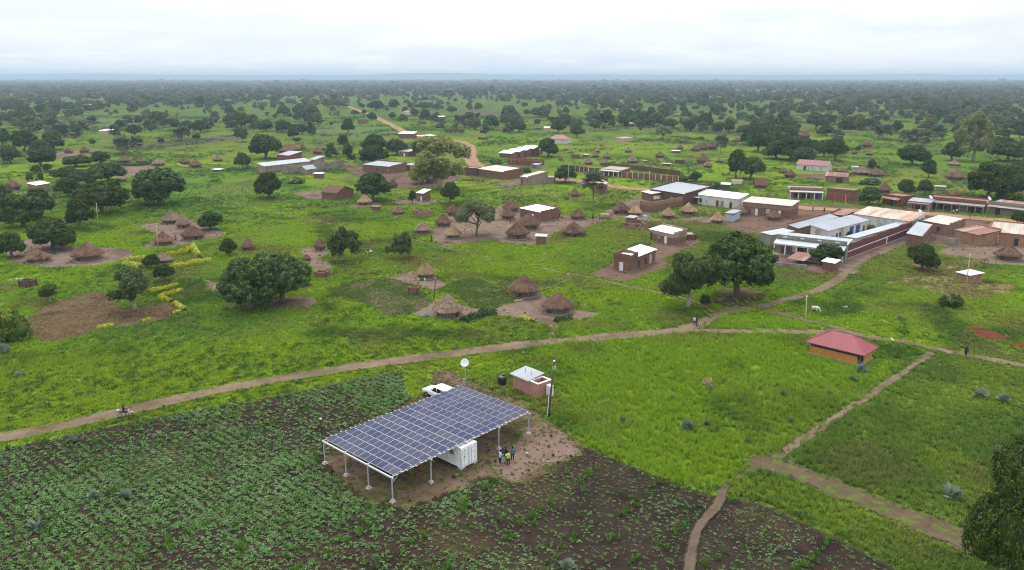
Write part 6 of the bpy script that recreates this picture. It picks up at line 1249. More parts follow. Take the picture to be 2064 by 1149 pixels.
def house(h):
    W,D=h['w'],h['d']; wall,roof=h['wall'],h['roof']; hA,hB,hC,hD=h['h']; par=h.get('par','')
    root=thing(h['n'],h['l'],h['c'],(h['p'][0],h['p'][1],0),h['a'],'buildings of the village')
    th=.28
    if h.get('ruin') or h.get('stalls'):
        H=hA; rr=random.Random(int(W*100+D))
        if h.get('stalls'):
            # rows of small lean-to roofs across the depth
            n=4
            for i in range(n):
                y0=D*i/n; y1=D*(i+.62)/n; u=.55*i; b=MB(); b.box(0,W*1.9,y0,y1,0,(2.5+u,2.5+u,3.5+u,3.5+u)); b.obj('stall_wall',wall,root)
                for k in range(3):
                    x0=W*1.9*k/3; MB().slab([(x0-.1,y0-.7,2.45+.1*k+u),(x0+W*.62,y0-.7,2.45+.1*k+u),(x0+W*.62,y1+.3,3.75+.1*k+u),(x0-.1,y1+.3,3.75+.1*k+u)],.05).obj('roof_sheet','white',root)
            return root
        sides=(('f',(0,0),(W,0)),('r',(W,0),(W,D)),('b',(W,D),(0,D)),('l',(0,D),(0,0)))
        for sd,a,c in sides:
            L=math.dist(a,c); n=max(3,int(L/ (1.1 if h['ruin']!=2 else 1.5))); b=MB(); d=((c[0]-a[0])/L,(c[1]-a[1])/L)
            rot=Matrix.Translation((a[0],a[1],0))@Matrix.Rotation(math.atan2(d[1],d[0]),4,'Z')
            for i in range(n):
                x0,x1=L*i/n,L*(i+1)/n; top=H*(rr.uniform(.72,1.08) if h['ruin']!=3 else 1)
                if h['ruin']==2: top=H*(1 if i%2==0 else .92)
                if (h['ruin']==1 and i%3==1 and sd in 'fr') or (h['ruin']==2 and i%2==1):
                    zb=.0 if rr.random()<.5 else .8
                    if zb: b.box(x0,x1,0,th,0,zb,rot=rot)
                    b.box(x0,x1,0,th,H*.80,max(top,H*.9),rot=rot)
                else: b.box(x0,x1,0,th,0,top,rot=rot)
            b.obj('wall',wall,root)
        if h['ruin']==2:
            for i in range(1,6): MB().box(W*i/6-.12,W*i/6+.12,th,D,0,H*.9).obj('partition',wall,root)
        if h.get('corner'):
            MB().box(.3,2.6,D*.45,D*.45+2.2,0,3.0).obj('tower_wall','brick',root); MB().slab([(0,D*.4,3.1),(2.9,D*.4,3.1),(2.9,D*.45+2.6,3.4),(0,D*.45+2.6,3.4)],.06).obj('roof','greymetal',root)
        if roof!='none': MB().slab([(-.15,-.15,H+.05),(W*.7,-.15,H+.1),(W*.7,D*.7,H+.3),(-.15,D*.7,H+.25)],.05).obj('roof',roof,root)
        MB().box(th+.01,W-th-.01,th+.01,D-th-.01,0,.06).obj('floor','plinth',root)
        return root
    hr=h.get('hroof',(hA,hB,hC,hD)); 
    if wall!='none':
        tops=(hr[0]-.06,hr[1]-.06,hr[2]-.06,hr[3]-.06)
        if h.get('gable'): tops=(hA,)*4
        bnd=h.get('band')
        if bnd:
            zb=min(tops)*.66; MB().box(0,W,0,D,0,zb).obj('wall',wall,root); MB().box(-.02,W+.02,-.02,D+.02,zb,tops).obj('upper_wall',bnd,root)
        else: MB().box(0,W,0,D,0,tops).obj('wall',wall,root)
        MB().box(-.12,W+.12,-.12,D+.12,0,.14).obj('plinth','plinth',root)
    if h.get('posts'):
        for fx in (.02,.5,.98):
            for fy in (.03,.97): MB().tube([(W*fx,D*fy,0),(W*fx,D*fy,hA+(hC-hA)*fy)],.06,6).obj('post','timber',root)
    ov=.28; sp=h.get('sheets',0)
    if h.get('gable'):
        g=h['gable']; z0=hA+.03
        if h.get('hip'):
            k=min(W,D)*.45; m=D/2; o=.45
            P=[(-o,-o,z0),(W+o,-o,z0),(W+o,D+o,z0),(-o,D+o,z0),(k,m,z0+g),(W-k,m,z0+g)]
            for f in ((0,1,5,4),(1,2,5),(2,3,4,5),(3,0,4)): MB().add([P[i] for i in f],[tuple(range(len(f)))]).obj('roof_slope',roof,root)
            MB().box(-o,W+o,-o,D+o,z0-.12,z0-.01).obj('eave','timber',root)
        elif h.get('ridge')=='y':
            o=.35; b=MB(); b.add([(0,0,hA),(W,0,hA),(W/2,0,hA+g-.05)],[(0,1,2)]); b.add([(0,D,hA),(W,D,hA),(W/2,D,hA+g-.05)],[(2,1,0)]); b.obj('gable_wall',wall,root)
            s=g/(W/2)
            MB().slab([(W/2,-o,z0+g),(W/2,D+o,z0+g),(-o,D+o,z0-o*s),(-o,-o,z0-o*s)],.06).obj('roof_slope',roof,root)
            MB().slab([(W/2,D+o,z0+g),(W/2,-o,z0+g),(W+o,-o,z0-o*s),(W+o,D+o,z0-o*s)],.06).obj('roof_slope',roof,root)
        else:
            o=.35; b=MB(); b.add([(0,0,hA),(0,D,hA),(0,D/2,hA+g-.05)],[(0,2,1)]); b.add([(W,0,hA),(W,D,hA),(W,D/2,hA+g-.05)],[(0,1,2)]); b.obj('gable_wall',wall,root); s=g/(D/2)
            roof_sheets(root,[(-o,-o,z0-o*s),(W+o,-o,z0-o*s),(W+o,D/2,z0+g),(-o,D/2,z0+g)],roof,sp); roof_sheets(root,[(W+o,D+o,z0-o*s),(-o,D+o,z0-o*s),(-o,D/2,z0+g-.03),(W+o,D/2,z0+g-.03)],roof,sp)
    elif h.get('flat'):
        z=hA; b=MB()
        stepped(b,(0,.0),(W,.0),z,z,.24,1,.45); stepped(b,(W,0.),(W,D),z,z,.24,1,.4); stepped(b,(0,D),(W,D),z,z,.24,1,.4); stepped(b,(0,0.),(0,D),z,z,.24,1,.4); b.obj('parapet',wall,root)
        MB().slab([(.13,.13,z+.1),(W-.13,.13,z+.1),(W-.13,D-.13,z+.16),(.13,D-.13,z+.16)],.05).obj('roof',roof,root)
    else:
        bl=h.get('block'); y0=-ov if 'f' not in par else .14; lift=h.get('liftroof',0)
        if bl: y0=D*bl
        x0=-ov if 'l' not in par else .14; x1=W+ov if 'r' not in par else W-.14; y1=D+ov if 'b' not in par else D-.14
        def zz(x,y):
            u,v=x/W,y/D; return (hr[0]*(1-u)+hr[1]*u)*(1-v)+(hr[3]*(1-u)+hr[2]*u)*v+.03+lift
        Q=[(x0,y0,zz(x0,y0)),(x1,y0,zz(x1,y0)),(x1,y1,zz(x1,y1)),(x0,y1,zz(x0,y1))]
        if roof!='none': roof_sheets(root,Q,roof,sp if sp else (0))
        if lift:
            for px,py in ((.05,.05),(W-.05,.05),(W-.05,D-.05),(.05,D-.05)): MB().tube([(px,py,hr[0]-.1),(px,py,zz(px,py)-.05)],.05,5).obj('post','timber',root)
        if par:
            b=MB(); ns=max(3,int(D/1.6)); nf=1
            lf=h.get('plift',.38)
            if 'f' in par: stepped(b,(-.13,0.),(W+.13,0.),hr[0],hr[1],.26,1,.9 if h.get('ver') else .5)
            if 'b' in par: stepped(b,(-.13,D),(W+.13,D),hr[3],hr[2],.26,1,lf)
            if 'r' in par: stepped(b,(W,.14),(W,D-.14),hr[1],hr[2],.26,ns if abs(hr[1]-hr[2])>.3 else 1,lf-.1)
            if 'l' in par: stepped(b,(0.,.14),(0.,D-.14),hr[0],hr[3],.26,ns if abs(hr[0]-hr[3])>.3 else 1,lf-.1)
            b.obj('parapet',h.get('band') or wall,root)
        if bl:
            b=MB(); z=hr[0]; yb=D*bl
            stepped(b,(0.,.14),(0.,yb),z,z,.24,1,.5,base=-.2); stepped(b,(W,.14),(W,yb),hr[1],z,.24,2,.5,base=-.2); stepped(b,(0.,yb),(W,yb),z,z-.4,.26,3,.7,base=-.3); b.obj('block_parapet',wall,root)
            MB().slab([(.14,.14,z-.25),(W-.14,.14,z-.25),(W-.14,yb-.15,z-.1),(.14,yb-.15,z-.1)],.05).obj('block_roof','white',root)
    if h.get('ver'):
        dep,hl,n,rm=h['ver']; zt=min(hA,hB)-.25
        roof_sheets(root,[(-.1,-dep,hl+.08),(W+.1,-dep,hl+.08),(W+.1,-.15,zt),(-.1,-.15,zt)],rm,1.6 if n==0 else 0)
        MB().box(0,W,-dep+.02,-.14,0,.28 if n else .1).obj('veranda_floor','plinth',root)
        if n:
            MB().box(0,W,-dep+.12,-dep+.30,hl-.30,hl-.0).obj('veranda_beam','creamplaster' if rm=='cream2' else 'timber',root)
            for i in range(n):
                x=.15+(W-.3)*i/(n-1); MB().box(x-.13,x+.13,-dep+.09,-dep+.33,.28,hl-.3).obj('pillar','whitepaint' if rm in('cream','cream2') else 'timber',root)
        else:
            for x in (.1,W-.1): MB().tube([(x,-dep+.1,0),(x,-dep+.1,hl)],.05,5).obj('post','timber',root)
    if h.get('canopy'):
        w=h['canopy'][1]; MB().slab([(-w,-1.2,2.5),(1.2,-1.2,2.5),(1.2,-.16,2.8),(-w,1.6,2.8)],.05).obj('canopy','whitesheet',root)
        for x in (-w+.1,.9): MB().tube([(x,-1.1,0),(x,-1.1,2.45)],.05,5).obj('post','timber',root)
    if h.get('vents'):
        for i in range(h['vents']):
            x=W*(i+.5)/h['vents']; MB().box(x-.45,x+.45,-.18,-.13,hA+.3,hA+.62).obj('vent_plate','whitepaint',root)
    if h.get('sign'):
        x=W*.2; b=MB(); b.box(x-.5,x+.5,-.09,-.03,.5,2.7,0)
        for k in range(3): b.box(x-.38,x+.38,-.11,-.088,.62+.72*k,1.05+.72*k,1)
        b.obj('sign',['red','whitepaint'],root)
    for op in h.get('doors',()): opening(root,*op,W,D)
    return root
for h in HOUSES: house(h)
# ------------------------------------------------------------------ free-standing walls
for w in WALLS:
    P=[Vector(p+(0,)) for p in w['p']]; root=thing(w['n'],w['l'],'wall',tuple(P[0]),0,'yard walls'); o=P[0]; Hh=w['h']
    tot=sum((P[i+1]-P[i]).length for i in range(len(P)-1)); run=0
    for i in range(len(P)-1):
        a,c=P[i]-o,P[i+1]-o; L=(c-a).length; rz=math.atan2((c-a).y,(c-a).x); M=Matrix.Translation(a)@Matrix.Rotation(rz,4,'Z')
        t=.3; ms=[w['m']]
        if w.get('split') and run/tot>=w['split']-.05: ms=['greyplaster']
        if w.get('band'):
            MB().box(-.0,L,0,t,0,Hh*.62,rot=M).obj('wall_panel',ms[0],root); MB().box(-.02,L+.02,-.02,t+.02,Hh*.62,Hh,rot=M).obj('upper_panel',w['band'],root)
        else:
            b=MB(); n=max(1,int(L/3)); 
            for k in range(n):
                top=Hh+(.0 if not w.get('stripe') else .25*((k+i*3)%3==0))+rh.uniform(-.06,.06); b.box(L*k/n,L*(k+1)/n,0,t,0,top,rot=M)
            b.obj('wall_panel',ms[0],root)
        if w.get('stripe'):
            MB().box(0,L,-.06,-.002,Hh*.50,Hh*.50+.22,rot=M).obj('white_band','whitepaint',root); MB().box(0,L,-.5,-.002,0,.25,rot=M).obj('apron','plinth',root)
            MB().box(L-.35,L,-.25,-.061,0,Hh*.62,rot=M).obj('buttress','whitepaint',root)
        if w.get('pil'):
            n=max(2,int(L/2.6))
            for k in range(n+1): x=min(max(L*k/n,.12),L-.12); MB().box(x-.12,x+.12,-.1,-.003,0,Hh+.1,rot=M).obj('pilaster','creamplaster',root)
        run+=L
# ------------------------------------------------------------------ thatched huts
def thatch_mesh(seed,mat,layers):
    rng=random.Random(seed); b=MB(); n=36; prof=[]
    ze,za=.36,1.0
    K=layers if layers>1 else 1
    if K==1:
        for k in range(9):
            t=k/8; r=.012+.49*(t**.92); z=za-(za-ze)*(t**1.04); prof.append((r,z))
    else:
        for L in range(K):
            for k in range(4):
                t=(L+k/3)/K; r=.015+.485*t+(.018 if k==3 else 0)-(.02 if k==0 and L>0 else 0); z=za-(za-ze)*t+(.0 if k<3 else -.015); prof.append((r,z))
    prof+=[(prof[-1][0]-.03,ze-.05),(.33,ze+.02)]
    b.lathe(prof,n,0,.018,rng)
    ax,ay=rng.uniform(-.03,.03),rng.uniform(-.03,.03); ph=[rng.uniform(0,6.28) for _ in range(4)]; am=[rng.uniform(0,.035) for _ in range(4)]
    for i,(X,Y,Z) in enumerate(b.v):
        a=math.atan2(Y,X); q=1+sum(am[k]*math.sin((k+2)*a+ph[k]) for k in range(4)); u=max(0,(Z-ze)/(za-ze)); sag=rng.uniform(-.035,.012) if abs(Z-ze)<.06 else 0
        b.v[i]=(X*q+ax*u,Y*q+ay*u,Z+sag-.03*math.sin(3.14*u)*math.sin(a+ph[0])**2)
    b.lathe([(.0,za+.02),(.03,za-.02),(.045,za-.08)],n)
    # loose straws lying down the slope and hanging at the eave
    for i in range(620):
        a=rng.uniform(0,6.283); t0=rng.uniform(.1,1.0) if i<300 else rng.uniform(.86,1.0); l=rng.uniform(.05,.14); r0=.012+.49*t0; z0=za-(za-ze)*t0; r1=r0+l*.6; z1=z0-l*.85; w=rng.uniform(.004,.010)
        ca,sa=math.cos(a),math.sin(a); lift=.012
        b.add([(r0*ca-w*sa,r0*sa+w*ca,z0+lift),(r0*ca+w*sa,r0*sa-w*ca,z0+lift),(r1*ca,r1*sa,z1+lift)],[(0,1,2)])
    me=b.mesh('thatch',mat); return me
TH={k:[thatch_mesh(100+i*7+ord(k),m,l) for i,l in enumerate(ls)] for k,m,ls in (('g','thatch',(1,1,2,1,1,2,1)),('t','thatch_tan',(3,1,3,2)),('p','thatch_pale',(1,2,4,1,2)))}
b=MB(); b.lathe([(.37,-.01),(.37,.42),(.05,.45)],24); HW=b.mesh('wall','mudwall'); b=MB(); b.lathe([(.47,-.01),(.46,.045),(.1,.05)],24); HP=b.mesh('plinth','plinth')
POSTM=MB().tube([(0,0,0),(.004,.0,.40)],[.009,.007],5).mesh('post','timber')
b=MB(); b.box(.355,.378,-.055,.055,.05,.33); HDOOR=b.mesh('door','dark'); b=MB()
for k in range(22):
    a=2*math.pi*k/22; b.tube([(.40*math.cos(a),.40*math.sin(a),0),(.40*math.cos(a),.40*math.sin(a),.16)],.006,4)
for i,(x,y,d,h,t,lab,det) in enumerate(HUTS):
    ms=TH[t]; me=ms[i%len(ms)]
    if lab.startswith('shaggy'): me=TH['p'][2]
    if lab.startswith('layered'): me=TH['t'][0]
    root=thing('thatched_hut',lab,'hut',(x,y,0),rh.uniform(0,6.28),'thatched huts',(d,d,h))
    put('thatch',me,root); put('wall',HW,root)
    if det or d*771/math.hypot(x,y)>9:
        put('plinth',HP,root); ang=math.atan2(-y,-x)-root.rotation_euler.z; put('door',HDOOR,root,rz=ang+rh.uniform(-.9,.9))
        for k in range(12):
            a=2*math.pi*(k+.3)/12; put('post',POSTM,root,(.435*math.cos(a),.435*math.sin(a),.02))
# ------------------------------------------------------------------ hedges, palm shrubs, poles, stick fence
def hedge(i,lab,col,w,h,P):
    rng=np.random.default_rng(300+i); P=np.array(smooth_line(P,6)); seg=np.linalg.norm(np.diff(P,axis=0),axis=1); L=seg.sum(); n=int(L*230)+60
    s=np.searchsorted(np.cumsum(seg),rng.uniform(0,L,n)).clip(0,len(seg)-1); t=rng.random((n,1)); c=P[s]*(1-t)+P[s+1]*t; dv=(P[s+1]-P[s])/np.maximum(seg[s],1e-6)[:,None]; nv=np.stack([-dv[:,1],dv[:,0]],1)
    a=rng.uniform(-1.6,1.6,n)+np.pi/2; h=h*1.35; w=w*1.55; lump=.75+.5*vnoise(c[:,0],c[:,1],.9,i); off=np.cos(a)*w*.5*lump; z=np.abs(np.sin(a))*h*lump*rng.uniform(.25,1.0,n)
    C=np.concatenate([c+nv*off[:,None],z[:,None]],1); N_=unit(np.concatenate([nv*np.cos(a)[:,None],np.sin(a)[:,None]],1)+rng.normal(size=(n,3))*.5)
    V,F=leaf_quads(C-np.array([P[0,0],P[0,1],0]),N_,rng.uniform(.18,.32,n),rng)
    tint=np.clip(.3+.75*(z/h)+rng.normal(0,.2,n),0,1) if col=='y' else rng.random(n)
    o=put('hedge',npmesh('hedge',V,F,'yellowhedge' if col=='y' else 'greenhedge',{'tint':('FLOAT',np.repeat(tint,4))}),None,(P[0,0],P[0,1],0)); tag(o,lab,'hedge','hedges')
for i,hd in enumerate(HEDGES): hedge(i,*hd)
SHR={'g':[fan_palm_mesh(500+k,'palm',16,.12,.62,False) for k in range(2)],'w':[fan_palm_mesh(510+k,'palmpale',13,.10,.66,False) for k in range(3)]}
for i,(x,y,w,s,lab) in enumerate(PALM_SHRUBS):
    tag(put('palm_shrub',SHR[s][i%len(SHR[s])],None,(x,y,-.05),rh.uniform(0,6.28),(w*.85,w*.85,w*1.0)),lab,'palm','palm shrubs in the grass')
for i,(x,y,h,tx,c,lab) in enumerate(POLES):
    root=thing('utility_pole',lab,'pole',(x,y,0),0,'poles'); r=.13 if c=='brown' and h>6 else .10
    MB().tube([(0,0,-.2),(tx*.5,0,h*.5),(tx,0,h)],[r*1.2,r,r*.8],8).obj('shaft','darkpole' if c=='brown' else 'tanpole',root,True)
    b=MB(); b.box(tx-.12,tx+.12,-.1,.1,h-.02,h+.16); b.obj('cap','whitepaint',root)
    if h>7 and i==0:
        MB().tube([(-.17,-.1,0),(-.1,-.16,.5),(.05,-.16,3.0)],.05,6).obj('conduit','whitepaint',root); MB().box(.45,.9,-.12,.12,6.6,7.0).obj('meter_box','bluegrey',root)
fr=thing('stick_fence','crooked stick fence in front of the tan thatched huts','fence',(FENCE[0][0],FENCE[0][1],0))
FS=MB().tube([(0,0,0),(.04,.02,.7),(.02,-.03,1.35)],[.05,.04,.025],5).mesh('stick','timber')
L=smooth_line(FENCE,9)
for i,p in enumerate(L):
    put('stick',FS,fr,(p[0]-FENCE[0][0],p[1]-FENCE[0][1],-.05),rh.uniform(0,6.28),(1,1,rh.uniform(.75,1.3))).rotation_euler[0]=rh.uniform(-.12,.12)
# ------------------------------------------------------------------ solar canopy
flat('galv',(.50,.52,.54),.45,.5,.3); flat('concrete',(.45,.42,.38),.9,.1); flat('whitesteel',(.86,.86,.85),.5,.4,fine=.08); flat('rubber',(.02,.02,.02),.8,.2); flat('panelframe',(.58,.59,.63),.5,.3); flat('glass',(.015,.018,.02),.08,.6); flat('carpaint',(.75,.75,.74),.25,.5,fine=.03); flat('blackplastic',(.012,.012,.014),.4,.5); flat('chrome',(.5,.5,.5),.3,.5,.8)
flat('pinkwall',(.40,.20,.16),.85,.2,fine=.2,scale=1); flat('orangewall',(.60,.235,.035),.8,.25,fine=.2,scale=1.2); flat('greyslab',(.30,.31,.32),.85,.2)
flat('dishwhite',(.75,.75,.74),.5,.4); flat('bluecloth',(.05,.16,.32)); flat('greenplastic',(.04,.22,.09)); flat('yellowplastic',(.55,.42,.06))
def panelmat():
    m,N=newmat('cells'); tc=N('ShaderNodeTexCoord').outputs['Object']; s=N('ShaderNodeSeparateXYZ',{0:tc}); oi=N('ShaderNodeObjectInfo').outputs['Random']
    def line(c,p,w): 
        f=N.math('FRACT',N.math('DIVIDE',c,p)); return N.math('MAXIMUM',N.math('LESS_THAN',f,w),N.math('GREATER_THAN',f,1-w))
    g=N.math('MAXIMUM',line(s.outputs[0],.158,.035),line(s.outputs[1],.082,.035))
    c=N.mix(N.math('MULTIPLY',g,.12),N.mix(oi,(.013,.020,.064),(.038,.040,.072)),(.25,.26,.3))
    p=N('ShaderNodeBsdfPrincipled',{'Base Color':c,'Roughness':N.math('MULTIPLY_ADD',oi,.10,.16),'Specular IOR Level':.13}); finish(N,p.outputs[0])
panelmat()
P4=Vector(SPOT['P4']+(0,)); P7=Vector(SPOT['P7']+(0,)); P1=Vector(SPOT['P1']+(0,))
uang=math.atan2(P7.y-P4.y,P7.x-P4.x); CL=(P7-P4).length; CW=(P1-P4).length
can=thing('solar_canopy','large ground-mounted solar panel canopy on white steel posts in the bean field','solar array',tuple(P4),uang)
# local x runs along the long side, local y along the short side
b=MB().tube([(0,0,0),(0,0,2.72)],.075,10); b.box(-.16,.16,-.16,.16,.24,.27); PM=b.mesh('post','galv'); b=MB(); b.box(-.27,.27,-.27,.27,-.1,.10); b.box(-.17,.17,-.17,.17,.10,.24); FM=b.mesh('footing','concrete')
spots=[(CL*i/4,0) for i in range(5) if i!=2]+[(CL*i/4,CW) for i in range(5)]+[(0,CW/3),(0,2*CW/3),(CL,CW/3),(CL,2*CW/3)]
for x,y in spots: p=put('post',PM,can,(x,y,0)); put('footing',FM,p)
for x in [CL*i/4 for i in range(5)]: MB().box(x-.07,x+.07,-.25,CW+.25,2.70,2.86).obj('beam','galv',can)
for y in (0,CW/3,2*CW/3,CW): MB().box(-.02,CL+.02,y-.045,y+.045,2.862,2.95).obj('stringer','galv',can)
for x,y in ((.35,0),(.35,CW)): MB().tube([(0,y,2.2),(.75,y,2.7)],.03,5).obj('brace','galv',can)
NR=16; pit=(CL-.1)/NR; PL=CW/6; PWID=1.12; tilt=R(8.5)
RM=MB().box(-.035,.035,-.30,CW+.30,0,.07).mesh('rail','galv')
b=MB(); l2=PL/2-.012; b.box(-l2,l2,-PWID/2,PWID/2,-.035,0,0)
for s in (-1,1): b.box(s*l2/2-(l2/2-.014) ,s*l2/2+(l2/2-.014),-PWID/2+.02,PWID/2-.02,.0005,.003,1)
PMESH=b.mesh('solar_panel',['panelframe','cells'])
for r in range(NR):
    x=.28+pit*r+PWID/2; 
    for dx in (-.30,.34): put('rail',RM,can,(x+dx,0,2.952+ (dx+.3)*math.tan(tilt)))
    for c in range(6):
        o=put('solar_panel',PMESH,can,(x,PL*(c+.5),3.075+.0)); o.rotation_euler=Euler((0,0,R(90))); o.rotation_euler=(Matrix.Rotation(-tilt,3,'Y')@Matrix.Rotation(R(90),3,'Z')).to_euler()
# ------------------------------------------------------------------ container under the canopy
C1=Vector(SPOT['C1']+(0,)); C2=Vector(SPOT['C2']+(0,)); 
ct=thing('shipping_container','white shipping container with double end doors under the solar canopy','container',tuple(C1),uang)
W_,L_,z0,z1=2.44,6.06,.25,2.72
b=MB()
def corr(b,y0,y1,fx,z0,z1,n):
    """trapezoid corrugation along y at plane function fx(depth)"""
    ys=[];p=(y1-y0)/n
    for i in range(n): ys+=[(y0+p*i,0),(y0+p*(i+.3),0),(y0+p*(i+.45),1),(y0+p*(i+.85),1)]
    ys.append((y1,0)); vs=[]
    for y,d in ys: vs+=[(fx(d),y,z0),(fx(d),y,z1)]
    b.add(vs,[(2*i,2*i+2,2*i+3,2*i+1) for i in range(len(ys)-1)])
corr(b,.15,L_-.15,lambda d:.02+.04*d,z0+.12,z1-.1,14); corr(b,.15,L_-.15,lambda d:W_-.02-.04*d,z0+.12,z1-.1,14)
b.box(.07,W_-.07,.12,L_-.05,z0+.05,z1-.03); b.box(0,W_,0.02,L_,z0,z0+.14); b.box(0,W_,0.02,L_,z1-.12,z1)
b.obj('body','whitesteel',ct)
for x in (0,W_-.14):
    for y in (0,L_-.14): MB().box(x-.01,x+.15,y-.01,y+.15,z0-.01,z1+.01).obj('corner_post','whitesteel',ct)
for x in (.2,W_-.2):
    for y in (.3,L_-.3): MB().box(x-.3,x+.3,y-.3,y+.3,0,.235).obj('footing','concrete',ct)
for s in (0,1):
    x0=.16+s*(W_-.32)/2; x1=x0+(W_-.32)/2-.02; b=MB(); b.box(x0,x1,-.03,.03,z0+.15,z1-.14)
    for k in range(5): zz=z0+.35+k*.42; b.box(x0+.06,x1-.06,-.055,-.029,zz,zz+.16)
    d=b.obj('door','whitesteel',ct)
    for q in (.25,.8): MB().tube([(x0+(x1-x0)*q,-.075,z0+.1),(x0+(x1-x0)*q,-.075,z1-.1)],.018,6).obj('lock_bar','galv',d)
MB().box(.3,.45,-.064,-.056,1.55,1.7).obj('plate','blackplastic',ct)
b=MB(); b.box(-.03,.02,1.2,2.05,1.45,2.15); w=b.obj('window','whitesteel',ct); MB().box(-.04,-.031,1.27,1.98,1.52,2.08).obj('pane','shutter',w)
# ------------------------------------------------------------------ dish on its mast, black tank, pink washroom
dx,dy=SPOT['dish']; ds=thing('satellite_dish','white satellite dish on a braced steel mast behind the solar canopy','dish',(dx,dy,0))
MB().tube([(0,0,0),(0,0,3.3)],.06,8).obj('mast','galv',ds); MB().tube([(-.55,.1,0),(-.02,0,1.35)],.035,6).obj('brace','galv',ds); MB().tube([(.1,.55,0),(0,.02,1.35)],.035,6).obj('brace','galv',ds); MB().box(-.3,-.08,-.14,.05,.25,1.2).obj('control_box','bluegrey',ds)
def dish_parts(root,r,z,aim,sub=None):
    b=MB(); b.lathe([(0,0),(r*.35,.03*r),(r*.7,.12*r),(r,.26*r),(r*1.0,.29*r),(r*.7,.15*r),(r*.35,.06*r),(0,.03*r)],24); o=b.obj('reflector','dishwhite',root,True); o.location=(0,-.05,z); o.rotation_euler=aim
    f=MB().tube([(0,-r*.9,.25*r),(0,0,.9*r)],.02,5).obj('feed_arm','galv',root); f.location=o.location; f.rotation_euler=aim
    MB().box(-.06,.06,-.06,.06,.82*r,.98*r).obj('feed_horn','shutter',root).parent=root; h=root.children[-1]; h.location=o.location; h.rotation_euler=aim
dish_parts(ds,.62,3.55,(R(58),0,R(-14)))
tx,ty=SPOT['tank']; tk=thing('water_tank','black plastic water tank standing beside the pink washroom','tank',(tx,ty,0)); b=MB(); b.lathe([(0,.1),(.62,.1),(.64,.2),(.62,.35),(.64,.5),(.62,.65),(.64,.8),(.62,.95),(.64,1.1),(.6,1.28),(.42,1.42),(0,1.46)],24); b.obj('drum','blackplastic',tk,True); b=MB(); b.lathe([(.24,1.38),(.24,1.62),(0,1.64)],16); o=b.obj('lid','blackplastic',tk); o.location=(.2,.2,0); MB().box(-.75,.75,-.75,.75,-.05,.098).obj('base','concrete',tk)
w1=Vector(SPOT['w1']+(0,)); w2=Vector(SPOT['w2']+(0,)); wr=thing('washroom','pink washroom block with grey sheet roof and open white-rimmed stall','washroom',tuple(w1),math.atan2(w2.y-w1.y,w2.x-w1.x)); WL=(w2-w1).length; WD=2.5; k=WL*.66
MB().box(0,k,0,WD,0,(2.2,2.2,2.45,2.45)).obj('wall','pinkwall',wr); MB().slab([(-.3,-.35,2.25),(k+.15,-.35,2.25),(k+.15,WD+.3,2.6),(-.3,WD+.3,2.6)],.06).obj('roof','greymetal',wr); MB().box(-.3,k+.15,-.36,-.30,2.13,2.2).obj('fascia','whitepaint',wr)
st=MB(); st.box(k+.002,WL,0,.18,0,2.1); st.box(k+.002,WL,WD-.18,WD,0,2.1); st.box(WL-.18,WL,.18,WD-.18,0,2.1); st.box(k+.002,k+.18,.18,WD-.18,0,2.1); so_=st.obj('stall_wall','pinkwall',wr)
st=MB(); st.box(k-.02,WL+.04,-.04,.22,2.1,2.2); st.box(k-.02,WL+.04,WD-.22,WD+.04,2.1,2.2); st.box(WL-.22,WL+.04,.22,WD-.22,2.1,2.2); st.box(k-.02,k+.22,.22,WD-.22,2.1,2.2); st.obj('rim','whitesteel',wr); MB().box(k+.19,WL-.19,.19,WD-.19,.02,.1).obj('stall_floor','greyslab',wr)
MB().box(WL+.15,WL+.95,WD*.55,WD*.55+.7,0,1.75).obj('water_cistern','whitepaint',wr)
for x,y in ((1.1,1.4),(2.4,1.3)): MB().tube([(x,y,2.3),(x,y,2.95)],.05,6).obj('vent_pipe','bluegrey',wr)
# ------------------------------------------------------------------ red-roofed pavilion
k0=Vector((47.93,117.25,0)); KA=R(-45); KW=8.1; KD=4.35
pv=thing('pavilion','open pavilion with dusty red hipped roof and low orange walls','pavilion',tuple(k0),KA)
MB().box(-.4,KW+.2,-.3,KD+.3,0,.18).obj('floor','greyslab',pv)
for x0,x1,y0,y1 in ((0,KW*.93,0,.2),(0,.2,.2,KD),(.2,KW,KD-.2,KD),(KW-.2,KW,KD*.3,KD-.2)):
    MB().box(x0,x1,y0,y1,.18,1.25).obj('low_wall','orangewall',pv); MB().box(x0-.03,x1+.03,y0-.03,y1+.03,1.25,1.31).obj('coping','greyslab',pv)
MB().box(.8,KW-1.5,1.8,2.3,.18,.8).obj('counter','greyslab',pv); MB().box(.3,KW-.6,.4,.7,.18,.6).obj('bench','greyslab',pv); MB().box(.3,KW-.6,KD-.7,KD-.4,.18,.6).obj('bench','greyslab',pv)
for fx in (0.01,.33,.66,.97):
    for y in (.1,KD-.1): MB().box(KW*fx,KW*fx+.18,y-.09,y+.09,1.31 if fx<.9 or y>1 else .18,2.0).obj('post','darkpole',pv)
for y in (KD*.35,KD*.65):
    for x in (.1,KW-.1): MB().box(x-.09,x+.09,y-.09,y+.09,1.31,2.0).obj('post','darkpole',pv)
o_=.75; ez=2.02; rz_=4.0; rk=2.5
Pp=[(-o_,-o_,ez),(KW+o_,-o_,ez),(KW+o_,KD+o_,ez),(-o_,KD+o_,ez),(rk,KD/2,rz_),(KW-rk,KD/2,rz_)]
